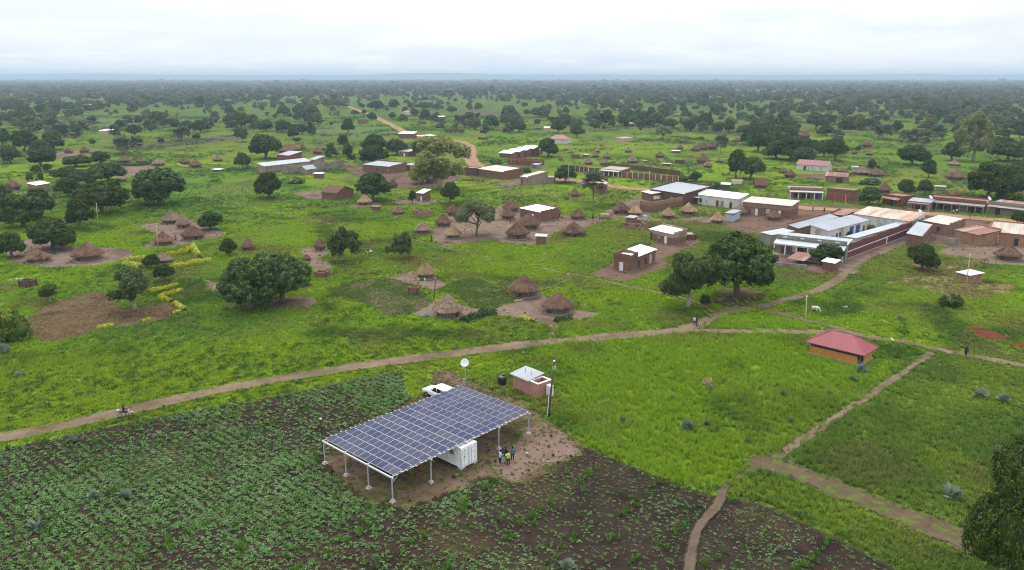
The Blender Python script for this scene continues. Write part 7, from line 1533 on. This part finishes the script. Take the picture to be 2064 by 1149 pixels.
def slope_sheets(root,e0,e1,r0,r1,pitch,mat):
    """hip slope between eave e0-e1 and ridge r0-r1, cut into sheets up the slope"""
    e0,e1,r0,r1=(Vector(v) for v in (e0,e1,r0,r1)); d=(e1-e0); L=d.length; d/=L; a=(r0-e0).dot(d); c=(r1-e0).dot(d); up0=(r0-e0)-d*a
    t=lambda x:max(0,min(1,x/a if a>0 else 1,(L-x)/(L-c) if L>c else 1))
    n=max(2,round(L/pitch)); xs=sorted(set([L*i/n for i in range(n+1)]))
    for i in range(n):
        x0,x1=xs[i],xs[i+1]; ks=[x for x in (x0,a,c,x1) if x0-1e-6<=x<=x1+1e-6]; ks=sorted(set(ks))
        top=[e0+d*x+up0*t(x) for x in reversed(ks)]; bot=[e0+d*x0,e0+d*x1]; P=[p for p in bot+top]
        Q=[]
        for p in P:
            if not Q or (p-Q[-1]).length>1e-4: Q.append(p)
        if (Q[0]-Q[-1]).length<1e-4: Q.pop()
        if len(Q)<3: continue
        z=Vector((0,0,.012*(i%2))); nm=(Q[1]-Q[0]).cross(Q[2]-Q[1]).normalized(); m=len(Q)
        MB().add([q+z for q in Q]+[q+z-nm*.03 for q in Q],[tuple(range(m)),tuple(range(2*m-1,m-1,-1))]+[(k,m+k,m+(k+1)%m,(k+1)%m) for k in range(m)]).obj('roof_sheet',mat,root)
slope_sheets(pv,Pp[0],Pp[1],Pp[4],Pp[5],1.0,'pavilionroof'); slope_sheets(pv,Pp[2],Pp[3],Pp[5],Pp[4],1.0,'pavilionroof'); slope_sheets(pv,Pp[1],Pp[2],Pp[5],Pp[5],1.0,'pavilionroof'); slope_sheets(pv,Pp[3],Pp[0],Pp[4],Pp[4],1.0,'pavilionroof')
for a_,c_ in ((1,5),(4,5),(0,4),(2,5),(3,4)): MB().tube([Vector(Pp[a_])+Vector((0,0,.02)),Vector(Pp[c_])+Vector((0,0,.02))],.06,5).obj('ridge_cap','redroof',pv)
MB().box(-o_+.05,KW+o_-.05,-o_+.05,KD+o_-.05,ez-.16,ez-.03).obj('ceiling','darkpole',pv)
# ------------------------------------------------------------------ cars
def loft(b,secs,mi=0):
    """secs: list of (x, half-profile [(y,z)...]) mirrored"""
    rings=[]
    for x,pr in secs: rings.append([(x,y,z) for y,z in pr]+[(x,-y,z) for y,z in reversed(pr)])
    n=len(rings[0]); o=len(b.v); b.v+=[v for r in rings for v in r]
    for i in range(len(rings)-1):
        for k in range(n): b.f.append((o+i*n+k,o+i*n+(k+1)%n,o+(i+1)*n+(k+1)%n,o+(i+1)*n+k)); b.m.append(mi)
    b.f.append(tuple(o+k for k in range(n))); b.m.append(mi); b.f.append(tuple(o+(len(rings)-1)*n+k for k in range(n))[::-1]); b.m.append(mi)
def car(loc,rz,label,rack):
    root=thing('parked_car',label,'car',loc,rz,'white vehicles'); wb=2.75; x0=-.95
    lo=[(.90,.42),(.94,.62),(.93,.95)]
    b=MB(); S=[(-.95,.80,.80),(-.85,.86,.92),(.35,.93,1.05),(.55,.93,1.08),(3.6,.93,1.08),(3.78,.88,1.0)]
    loft(b,[(x,[(w*.93,.40),(w,.62),(w*.99,.9*z),(w*.93,z)]) for x,w,z in S]); b.obj('body','carpaint',root,True)
    b=MB(); loft(b,[(.45,[(.84,1.06),(.80,1.09)]),(1.15,[(.86,1.06),(.68,1.72)]),(1.5,[(.86,1.06),(.70,1.78)]),(3.2,[(.86,1.06),(.70,1.78)]),(3.68,[(.84,1.06),(.68,1.60)])]); b.obj('cabin','carpaint',root,True)
    for s in (-1,1):
        for x0_,x1_,t0,t1 in ((1.05,1.85,.35,0),(1.95,2.7,0,0),(2.8,3.5,0,.12)):
            q=[(x0_,s*.868,1.14),(x1_,s*.868,1.14),(x1_-t1,s*.745,1.62),(x0_+t0,s*.745,1.62)]
            MB().add(q,[(0,1,2,3) if s<0 else (3,2,1,0)]).obj('window','glass',root)
    MB().add([(.50,-.70,1.12),(.50,.70,1.12),(1.13,.60,1.70),(1.13,-.60,1.70)],[(3,2,1,0)]).obj('windshield','glass',root); MB().add([(3.71,-.62,1.16),(3.71,.62,1.16),(3.70,.58,1.55),(3.70,-.58,1.55)],[(0,1,2,3)]).obj('rear_window','glass',root)
    for x in (0,wb):
        for s in (-1,1):
            b=MB(); b.tube([(x,s*.74,.37),(x,s*.95,.37)],.37,18,0); b.tube([(x,s*.955,.37),(x,s*.962,.37)],.21,14,1); b.obj('wheel',['rubber','chrome'],root)
    for s in (-1,1): MB().box(-.98,-.90,s*.66-.16,s*.66+.16,.70,.82).obj('headlight','dishwhite',root); MB().box(3.74,3.80,s*.76-.08,s*.76+.08,.8,1.05).obj('tail_light','red',root)
    MB().box(-1.02,-.92,-.82,.82,.42,.62).obj('bumper','carpaint',root)
    if rack:
        for s in (-1,1): MB().tube([(1.3,s*.66,1.86),(3.3,s*.66,1.86)],.025,5).obj('roof_rail','dishwhite',root)
        for x in (1.3,2.0,2.7,3.3): MB().box(x-.03,x+.03,-.68,.68,1.82,1.85).obj('rack_bar','dishwhite',root)
    return root
ca=R(-43); sf=SPOT['suv_f']; nx,ny=-math.sin(ca),math.cos(ca)
car((sf[0]+nx*.93+.4,sf[1]+ny*.93-.5,0),ca,'white off-road car with muddy flank peeping behind the canopy corner',False).scale=(1.06,1.06,1.08)
car((-5.2,95.9,0),ca,'white car with roof rack mostly hidden behind the canopy',True)
# ------------------------------------------------------------------ people, animals, motorcycle
def skin(name,verts,edges,mats,rule,sub=2,root=0):
    me=bpy.data.meshes.new(name+'_skel'); me.from_pydata([v[0] for v in verts],edges,[]); ob=bpy.data.objects.new(name+'_tmp',me); COL.objects.link(ob)
    ob.modifiers.new('skin','SKIN'); 
    if not me.skin_vertices: 
        bm=bmesh.new(); bm.from_mesh(me); bm.verts.layers.skin.verify(); bm.to_mesh(me); bm.free()
    for i,v in enumerate(verts): 
        r=v[1]; me.skin_vertices[0].data[i].radius=r if isinstance(r,tuple) else (r,r)
    me.skin_vertices[0].data[root].use_root=True
    s=ob.modifiers.new('sub','SUBSURF'); s.levels=sub; s.render_levels=sub
    dg=bpy.context.evaluated_depsgraph_get(); out=bpy.data.meshes.new_from_object(ob.evaluated_get(dg)); out.name=name
    bpy.data.objects.remove(ob); out.materials.clear()
    for m in mats: out.materials.append(MATS[m])
    for p in out.polygons: p.material_index=rule(p.center); p.use_smooth=True
    return out
for n,c in dict(skin=(.055,.03,.02),black=(.012,.012,.014),lightblue=(.42,.60,.66),navy=(.03,.04,.08),hiviz=(.55,.62,.03),teal=(.03,.20,.26),greytrouser=(.45,.44,.42),whitecloth=(.62,.6,.57),purplecloth=(.13,.06,.28),brownhide=(.16,.09,.05),blackhide=(.014,.012,.012),whitehide=(.62,.58,.52),hair=(.006,.005,.005),greenbike=(.05,.35,.25),redcloth=(.35,.06,.05)).items(): flat(n,c,.85,.15)
PCACHE={}
def person_mesh(shirt,trous,pose):
    key=(shirt,trous,pose)
    if key in PCACHE: return PCACHE[key]
    V=[];E=[]
    def v(p,r,par=None):
        V.append((p,r)); 
        if par is not None: E.append((par,len(V)-1))
        return len(V)-1
    sit=pose=='ride'; hz=.92
    pel=v((0,0,hz),(.15,.11)); bel=v((0,-.01,hz+.16),(.14,.10),pel); ch=v((0,-.02 if pose!='look' else -.06,hz+.38),(.18,.115),bel); sh=v((0,-.01 if pose!='look' else -.08,hz+.52),(.10,.08),ch); nk=v((0,-.02 if pose!='look' else -.11,hz+.60),(.052,.055),sh)
    hd=v((0,-.04 if pose!='look' else -.15,hz+.70),(.085,.10),nk); v((0,-.04 if pose!='look' else -.17,hz+.82),(.072,.09),hd)
    step={'stand':0,'look':.04,'walk':.2,'ride':0}[pose]
    for s in (-1,1):
        if sit:
            h=v((s*.11,.0,hz-.05),(.10,.10),pel); k=v((s*.16,-.40,hz-.12),(.075,.075),h); a=v((s*.15,-.22,hz-.52),(.05,.05),k); v((s*.15,-.38,hz-.58),(.045,.035),a)
        else:
            h=v((s*.10,0,hz-.10),(.095,.10),pel); k=v((s*.11,-s*step*.5-.01,hz-.46),(.066,.07),h); a=v((s*.11,s*step*.15-s*step*.6,.09),(.045,.05),k); v((s*.12,-s*step*.45-.14,.045),(.042,.035),a)
        so2=v((s*.19,-.01 if pose!='look' else -.07,hz+.47),(.062,.062),sh)
        if sit or pose=='look':
            e=v((s*.25,-.16,hz+.24),(.047,.047),so2); w=v((s*.14,-.40,hz+.28),(.035,.035),e)
        else:
            e=v((s*.25,.02+s*step*.4,hz+.20),(.046,.046),so2); w=v((s*.25,-.06+s*step*.9,hz-.03),(.034,.034),e)
        w2=V[w][0]; dv=Vector(w2)-Vector(V[e][0]); dv.normalize(); pm=v(tuple(Vector(w2)+dv*.07),(.030,.018),w)
        for q in range(4): 
            f1=v(tuple(Vector(V[pm][0])+dv*.055+Vector(((q-1.5)*.018,0,-.012))),.009,pm); v(tuple(Vector(V[f1][0])+dv*(.035-.004*abs(q-1.5))+Vector((0,0,-.012))),.008,f1)
        v(tuple(Vector(w2)+dv*.05+Vector((-s*.04,-.02,0))),.010,w)
    def rule(c):
        if c.z>hz+.60: return 0
        arm=abs(c.x)>.205 and (c.z<hz+.22) and not sit
        if arm and c.z<hz+.12: return 0
        if sit and c.y<-.30 and c.z>hz+.1: return 0
        if c.z<.10 and not sit: return 3
        return 1 if c.z>hz-.02 else 2
    PCACHE[key]=skin('body',V,E,['skin',shirt,trous,'black'],rule); return PCACHE[key]
def face_parts():
    b=MB(); b.lathe([(0,.155),(.05,.148),(.085,.11),(.098,.05),(.09,.02)],14); me=b.mesh('hair','hair',True); return me
HAIR=face_parts()
b=MB(); b.tube([(0,-.115,.03),(0,-.135,.0),(0,-.115,-.005)],[.012,.018,.010],6); NOSE=b.mesh('nose','skin',True)
b=MB()
for s in (-1,1): b.box(s*.035-.014,s*.035+.014,-.100,-.094,.028,.040)
EYES=b.mesh('eyes','whitecloth'); b=MB(); b.box(-.026,.026,-.102,-.094,-.045,-.034); MOUTH=b.mesh('mouth','redcloth')
b=MB()
for s in (-1,1): b.box(s*.088-.012,s*.088+.012,-.02,.03,-.02,.045)
EARS=b.mesh('ears','skin')
def person(x,y,rz,shirt,trous,pose,label,vest=None,scale=1.0,z=0,hat=None,near=True,group='people'):
    root=thing('person',label,'person',(x,y,z),rz,group,(scale,)*3); put('body',person_mesh(shirt,trous,pose),root)
    dy=-.15 if pose=='look' else -.04; hp=(0,dy,.92+.745)
    put('hair',HAIR,root,hp)
    if near:
        for n_,m_ in (('nose',NOSE),('eyes',EYES),('mouth',MOUTH),('ears',EARS)): put(n_,m_,root,hp)
    if vest:
        b=MB(); b.lathe([(.17,0),(.185,.15),(.20,.30),(.19,.42),(.12,.50)],16); o=b.obj('vest',vest,root,True); o.location=(0,-.02 if pose!='look' else -.05,.95); o.scale=(1.15,.80,1.02)
    return root
ps=SPOT
person(*ps['p0'],R(120),'lightblue','black','look','person in pale blue shirt and black trousers bending over papers by the canopy')
person(*ps['p1'],R(200),'navy','greytrouser','look','person in navy top and light grey trousers in the standing group',vest='navy')
person(*ps['p2'],R(215),'hiviz','black','look','person in yellow safety vest and black trousers in the standing group',vest='hiviz')
person(*ps['p3'],R(190),'teal','black','stand','person in teal top standing behind the huddled group')
person(ps['p4'][0],ps['p4'][1]+.55,R(180),'black','black','look','person in black facing the yellow-vested person',scale=.96)
person(*ps['walker'],R(-60),'black','black','walk','person in black walking along the path beyond the pavilion')
far_people=[('q0','black','person in dark clothes standing at the hut yard edge'),('q1','whitecloth','person in white shirt walking below the hut yard'),('q2','black','person in dark clothes walking on the orange road'),('q3','whitecloth','person in white farther along the orange road'),
 ('q4','purplecloth','person in purple dress on the orange street'),('q5','black','person in dark clothes crossing the orange street'),('q6','redcloth','person in red walking past the arcade shops'),('q7','whitecloth','person in white before the arcade shops'),('q8','lightblue','person in pale blue beside the arcade shops'),
 ('q9','black','child in dark clothes among the big huts'),('q10','redcloth','person standing between the big huts and the white-roofed house'),('q11','purplecloth','small child beside the pole-sided dark hut'),('q12','redcloth','person in red between the two homestead huts'),('q13','black','person in black under the tree beside the low hut'),('q14','black','person in dark clothes on the far hut path')]
for k,sh,lab in far_people:
    person(*ps[k],rh.uniform(0,6.28),sh,'black' if sh!='black' else 'navy',rh.choice(('stand','walk')),lab,near=False,scale=.62 if 'child' in lab else .98)
def wheel(r,w,root,loc,mat='rubber'):
    b=MB(); n=20; b.lathe([(r-.06,-w),(r,-w*.6),(r,w*.6),(r-.06,w),(r-.06,-w)],n,0); 
    for k in range(6):
        a=math.pi*k/3; b.tube([(0,0,0),((r-.05)*math.cos(a),(r-.05)*math.sin(a),0)],.008,4,1)
    b.tube([(0,0,-w),(0,0,w)],.04,8,1); o=b.obj('wheel',[mat,'chrome'],root); o.location=loc; o.rotation_euler=(R(90),0,0); return o
# motorcycle with rider heading along the track
mo=thing('motorcycle','dark motorcycle loaded behind its rider on the long dirt track','motorcycle',(ps['moto'][0],ps['moto'][1],.1),R(16))
for x in (-.65,.65): wheel(.30,.05,mo,(x,0,.30))
b=MB(); b.tube([(-.65,0,.3),(-.2,0,.42),(.15,0,.35)],.035,6); b.tube([(.65,.0,.3),(.45,0,.85),(.40,0,1.0)],.03,6); b.tube([(-.2,0,.42),(-.1,0,.75),(.42,0,.82)],.03,6); b.obj('frame','chrome',mo)
b=MB(); b.lathe([(0,-.2),(.12,-.14),(.15,0),(.11,.16),(0,.2)],12); o=b.obj('fuel_tank','reddoor',mo,True); o.location=(.2,0,.82); o.rotation_euler=(0,R(90),0)
MB().box(-.75,.08,-.13,.13,.72,.82).obj('seat','black',mo); MB().box(-.08,.22,-.14,.14,.3,.62).obj('engine','galv',mo); MB().tube([(.35,-.36,1.02),(.42,0,.98),(.35,.36,1.02)],.018,6).obj('handlebar','chrome',mo); MB().tube([(-.75,-.14,.28),(.0,-.14,.28)],.045,8).obj('exhaust','chrome',mo)
MB().box(-1.0,-.62,-.28,.28,.80,1.12).obj('carrier_load','greyslab',mo); MB().box(.46,.98,-.06,.06,.62,.66).obj('mudguard','dishwhite',mo); b=MB(); b.lathe([(0,0),(.09,.03),(.1,.12),(0,.14)],12); o=b.obj('headlamp','dishwhite',mo); o.location=(.52,0,.88); o.rotation_euler=(0,R(-90),0)
person(ps['moto'][0]-.2*math.cos(R(16)),ps['moto'][1]-.2*math.sin(R(16)),R(106),'black','black','ride','rider in black sitting on the motorcycle on the dirt track',z=.1+.80-.86)
bk=thing('bicycle','green bicycle being ridden along the junction of the paths','bicycle',ps['bike']+(.08,),R(-70))
for x in (-.52,.52): wheel(.33,.025,bk,(x,0,.33))
b=MB(); b.tube([(-.52,0,.33),(-.1,0,.3),(.38,0,.78),(-.18,0,.78),(-.1,0,.3)],.02,5); b.tube([(.52,0,.33),(.36,0,.92)],.02,5); b.tube([(-.52,0,.33),(-.18,0,.78),(-.2,0,.92)],.02,5); b.obj('frame','greenbike',bk); MB().box(-.33,-.08,-.08,.08,.90,.96).obj('saddle','black',bk); MB().tube([(.3,-.28,.98),(.36,0,.95),(.3,.28,.98)],.015,5).obj('handlebar','chrome',bk)
person(ps['bike'][0]-.07,ps['bike'][1]+.19,R(20),'navy','black','ride','cyclist in dark clothes riding the green bicycle',z=.08+.96-.88)
person(*ps['bike2'],R(10),'whitecloth','navy','walk','person in white walking just behind the cyclist')
def cow(x,y,rz,hide,label,scale=1.0,graze=True,patch=None):
    V=[];E=[]
    def v(p,r,par=None):
        V.append((p,r)); 
        if par is not None: E.append((par,len(V)-1))
        return len(V)-1
    ru=v((-.62,0,1.05),(.24,.27)); mi=v((-.15,0,.98),(.27,.31),ru); ch=v((.38,0,1.0),(.25,.33),mi); nb=v((.66,0,1.12),(.15,.2),ch)
    if graze: n2=v((.98,0,.82),(.10,.13),nb); hd=v((1.16,0,.50),(.095,.10),n2); mz=v((1.26,0,.26),(.06,.06),hd)
    else: n2=v((.95,0,1.28),(.10,.13),nb); hd=v((1.15,0,1.30),(.095,.10),n2); mz=v((1.38,0,1.18),(.06,.06),hd)
    for s in (-1,1):
        q=Vector(V[hd][0]); v(tuple(q+Vector((-.05,s*.16,.10))),(.03,.03),hd); v(tuple(q+Vector((-.10,s*.07,.20))),(.02,.02),hd)
        f=v((.42,s*.15,.70),(.085,.10),ch); k=v((.44,s*.15,.40),(.055,.06),f); a=v((.43,s*.15,.12),(.038,.04),k); v((.46,s*.15,.03),(.05,.045),a)
        h=v((-.58,s*.16,.78),(.11,.14),ru); k=v((-.46,s*.17,.55),(.07,.08),h); hk=v((-.68,s*.17,.38),(.045,.05),k); a=v((-.66,s*.17,.12),(.036,.038),hk); v((-.62,s*.17,.03),(.048,.042),a)
    t=v((-.86,0,1.05),(.03,.03),ru); t2=v((-.92,0,.6),(.018,.018),t); v((-.92,0,.42),(.035,.035),t2)
    me=skin('body',V,E,[hide,patch or hide],lambda c:1 if patch and vnoise(np.array([c.x*3+5]),np.array([c.z*3+c.y*2]),1,7)[0]>.55 else 0)
    r=thing('cow',label,'cow',(x,y,0),rz,'grazing cattle',(scale,)*3); put('body',me,r)
    for s in (-1,1): MB().tube([(1.08 if graze else 1.1,s*.08,.62 if graze else 1.38),(1.05,s*.17,.72 if graze else 1.5),(1.08,s*.14,.84 if graze else 1.62)],[.025,.02,.006],6).obj('horn','greyslab',r)
cow(*ps['cow_white'],R(-55),'whitehide','white cow grazing above the red-roofed pavilion',.95)
cow(*ps['cow_dark'],R(150),'blackhide','small dark calf lying low behind the white cow',.55,True,'whitehide')
cow(*ps['cow_black'],R(195),'blackhide','black and white cow grazing between the two meadow trees',1.0,True,'whitehide')
cow(*ps['cow_brown'],R(205),'brownhide','brown cow grazing beside the meadow tree trunk',.95)
cow(*ps['q15'],R(100),'whitehide','small white goat resting beside the path near the pavilion',.45,False)
# ------------------------------------------------------------------ small things
bx,by=ps['jerry']
for i,(ox,oy,m,l,s) in enumerate(((-.7,.0,'yellowplastic','yellow plastic can beside the golden straw hut',1),(-.1,-.2,'greenplastic','green plastic tub beside the golden straw hut',1.3),(.5,0,'dishwhite','white plastic can beside the golden straw hut',1),(.25,.35,'dishwhite','white basin set by the golden straw hut wall',1.1),(-1.0,.3,'dishwhite','white bucket at the golden straw hut door',.9))):
    r=thing('plastic_can' if 'can' in l else 'tub',l,'container',(bx+ox,by+oy,0),i,'cans and tubs by the golden hut',(s,s,s)); b=MB(); b.lathe([(0,0),(.2,0),(.22,.3),(.18,.42),(.07,.46),(.07,.52),(0,.53)] if 'can' in l else [(0,0),(.22,0),(.3,.34),(.32,.35),(.26,.32),(.2,.05),(0,.04)],14); b.obj('shell',m,r); MB().tube([(-.12,0,.44),(0,0,.58),(.12,0,.44)],.02,5).obj('handle',m,r)
r=thing('blue_basin','blue basin lying by the shaggy layered hut','basin',ps['blue']+(0,),0); b=MB(); b.lathe([(0,0),(.35,0),(.5,.38),(.53,.40),(.44,.36),(.32,.05),(0,.05)],16); b.obj('shell','bluecloth',r); b=MB(); b.lathe([(.49,.37),(.55,.41),(.51,.42)],16); b.obj('rim','bluecloth',r)
for i in range(3):
    tag(MB().tube([(-1.1+.2*i,i*.28,.14),(1.0,.1+i*.28,.14)],[.13,.09],7).obj('log','timber',None,loc=ps['logs']+(0,),rz=R(20)),('longest','middle','rearmost')[i]+' log of the pile before the brown cone hut','log','log pile')
for i in range(3):
    tag(MB().box(-1.2,1.2,-.14,.14,.1+.01*i,.18+.01*i).obj('white_slab','dishwhite',None,loc=(ps['slab'][0]+.6*i,ps['slab'][1]+.7*i,0),rz=R(-12+6*i)),('nearest','middle','farthest')[i]+' white slab lying beside the dark square latrine','slab','white slabs')
BRK=MB().box(-.13,.13,-.06,.06,0,.08).mesh('brick','redbrick')
rb=thing('brick_pile','tumbled pile of bricks and rubble before the parapeted brick house','rubble',ps['rubble']+(0,))
for i in range(160):
    u=rh.gauss(0,2.6); w=rh.gauss(0,1.0); o=put('brick',BRK,rb,(u,w,max(0,.55*math.exp(-(u/3)**2-(w/1.3)**2)*rh.random())),rh.uniform(0,6.28),(2,2,2)); o.rotation_euler=(rh.uniform(-.4,.4),rh.uniform(-.4,.4),rh.uniform(0,6.28))
gr=thing('stick_granary','round stick granary heaped with pale cloth beside the tall palm','granary',ps['granary']+(0,))
for k in range(28):
    a=2*math.pi*k/28; MB().tube([(1.7*math.cos(a),1.7*math.sin(a),0),(1.75*math.cos(a),1.75*math.sin(a),1.35+.1*(k%3))],.06,5).obj('stick','timber',gr)
b=MB(); rr=random.Random(3); b.lathe([(1.75,1.2),(1.5,1.45),(1.0,1.6),(.4,1.7),(0,1.72)],20,0,.08,rr); b.obj('cover','greyplaster',gr)
bh=thing('blue_tarp_store','raised store with blue tarp roof under the tall pale tree','store',ps['bluehut']+(0,)); MB().box(-1.6,1.6,-1.2,1.2,.5,1.9).obj('wall','timber',bh); b=MB(); b.lathe([(2.2,1.85),(1.7,2.5),(.8,3.1),(0,3.3)],18,0,.05,rr); b.obj('roof','bluecloth',bh)
for x in (-1.5,1.5):
    for y in (-1.1,1.1): MB().tube([(x,y,0),(x,y,.6)],.1,6).obj('leg','timber',bh)
for k,z,lab in (('dish2',3.9,'white dish on the near corner of the rust-flecked street house'),('dish3',4.3,'white dish at the end of the arcade shops'),('dish4',4.3,'white dish over the grey tin stall')):
    p=Vector(ps[k]+(0,)); r=thing('roof_dish',lab,'dish',tuple(p*((43-z-1.0)/43))[:2]+(0,),0,'roof dishes'); MB().tube([(0,0,0),(0,0,z+.9)],.06,6).obj('mast','galv',r); dish_parts(r,.75,z+1.0,(R(50),0,R(30)))
dk=thing('metal_drum','grey tin drum beside the roofless ruin','drum',ps['rd']+(0,)); b=MB(); b.lathe([(0,0),(.55,0),(.57,.5),(.55,.9),(.57,1.3),(.55,1.75),(0,1.75)],18); b.obj('drum_body','greymetalwall',dk); b=MB(); b.lathe([(.5,1.751),(.58,1.76),(.58,1.82),(0,1.83)],18); b.obj('lid','greymetal',dk)
cm,L=crown_mesh('A',77,'dryleaf',dens=.25,lsz=1.8); dbh=thing('dry_shrub','pale dry bleached shrub standing alone in the lush grass','shrub',ps['drybush']+(0,),0,None,(2.0,2.0,2.2)); put('leaves',cm,dbh); put('stem',trunk_mesh('A',L,3,'palebark'),dbh)
lp=thing('lamp_post','thin dark lamp post at the far corner of the solar canopy','lamp post',ps['lamp']+(0,)); MB().tube([(0,0,0),(0,0,4.9)],.035,6).obj('shaft','blackplastic',lp); MB().box(-.1,.1,-.07,.07,4.9,5.1).obj('lamp_head','dishwhite',lp)
# ------------------------------------------------------------------ haze
def haze():
    m,N=newmat('haze'); v=N('ShaderNodeVolumePrincipled',{'Color':(.54,.69,.83,1),'Density':HAZE,'Anisotropy':.2}); o=N('ShaderNodeOutputMaterial'); N.l.new(v.outputs[0],o.inputs['Volume'])
    b=MB(); b.box(-27500,27500,-450,27500,-1.5,124); tag(b.obj('haze','haze'),'pale blue haze thickening over the far plain','haze',kind='stuff')
HAZE=1.4e-4
haze()
print('triangles',sum(len(me.polygons)*2 for me in bpy.data.meshes),'objects',len(bpy.data.objects))
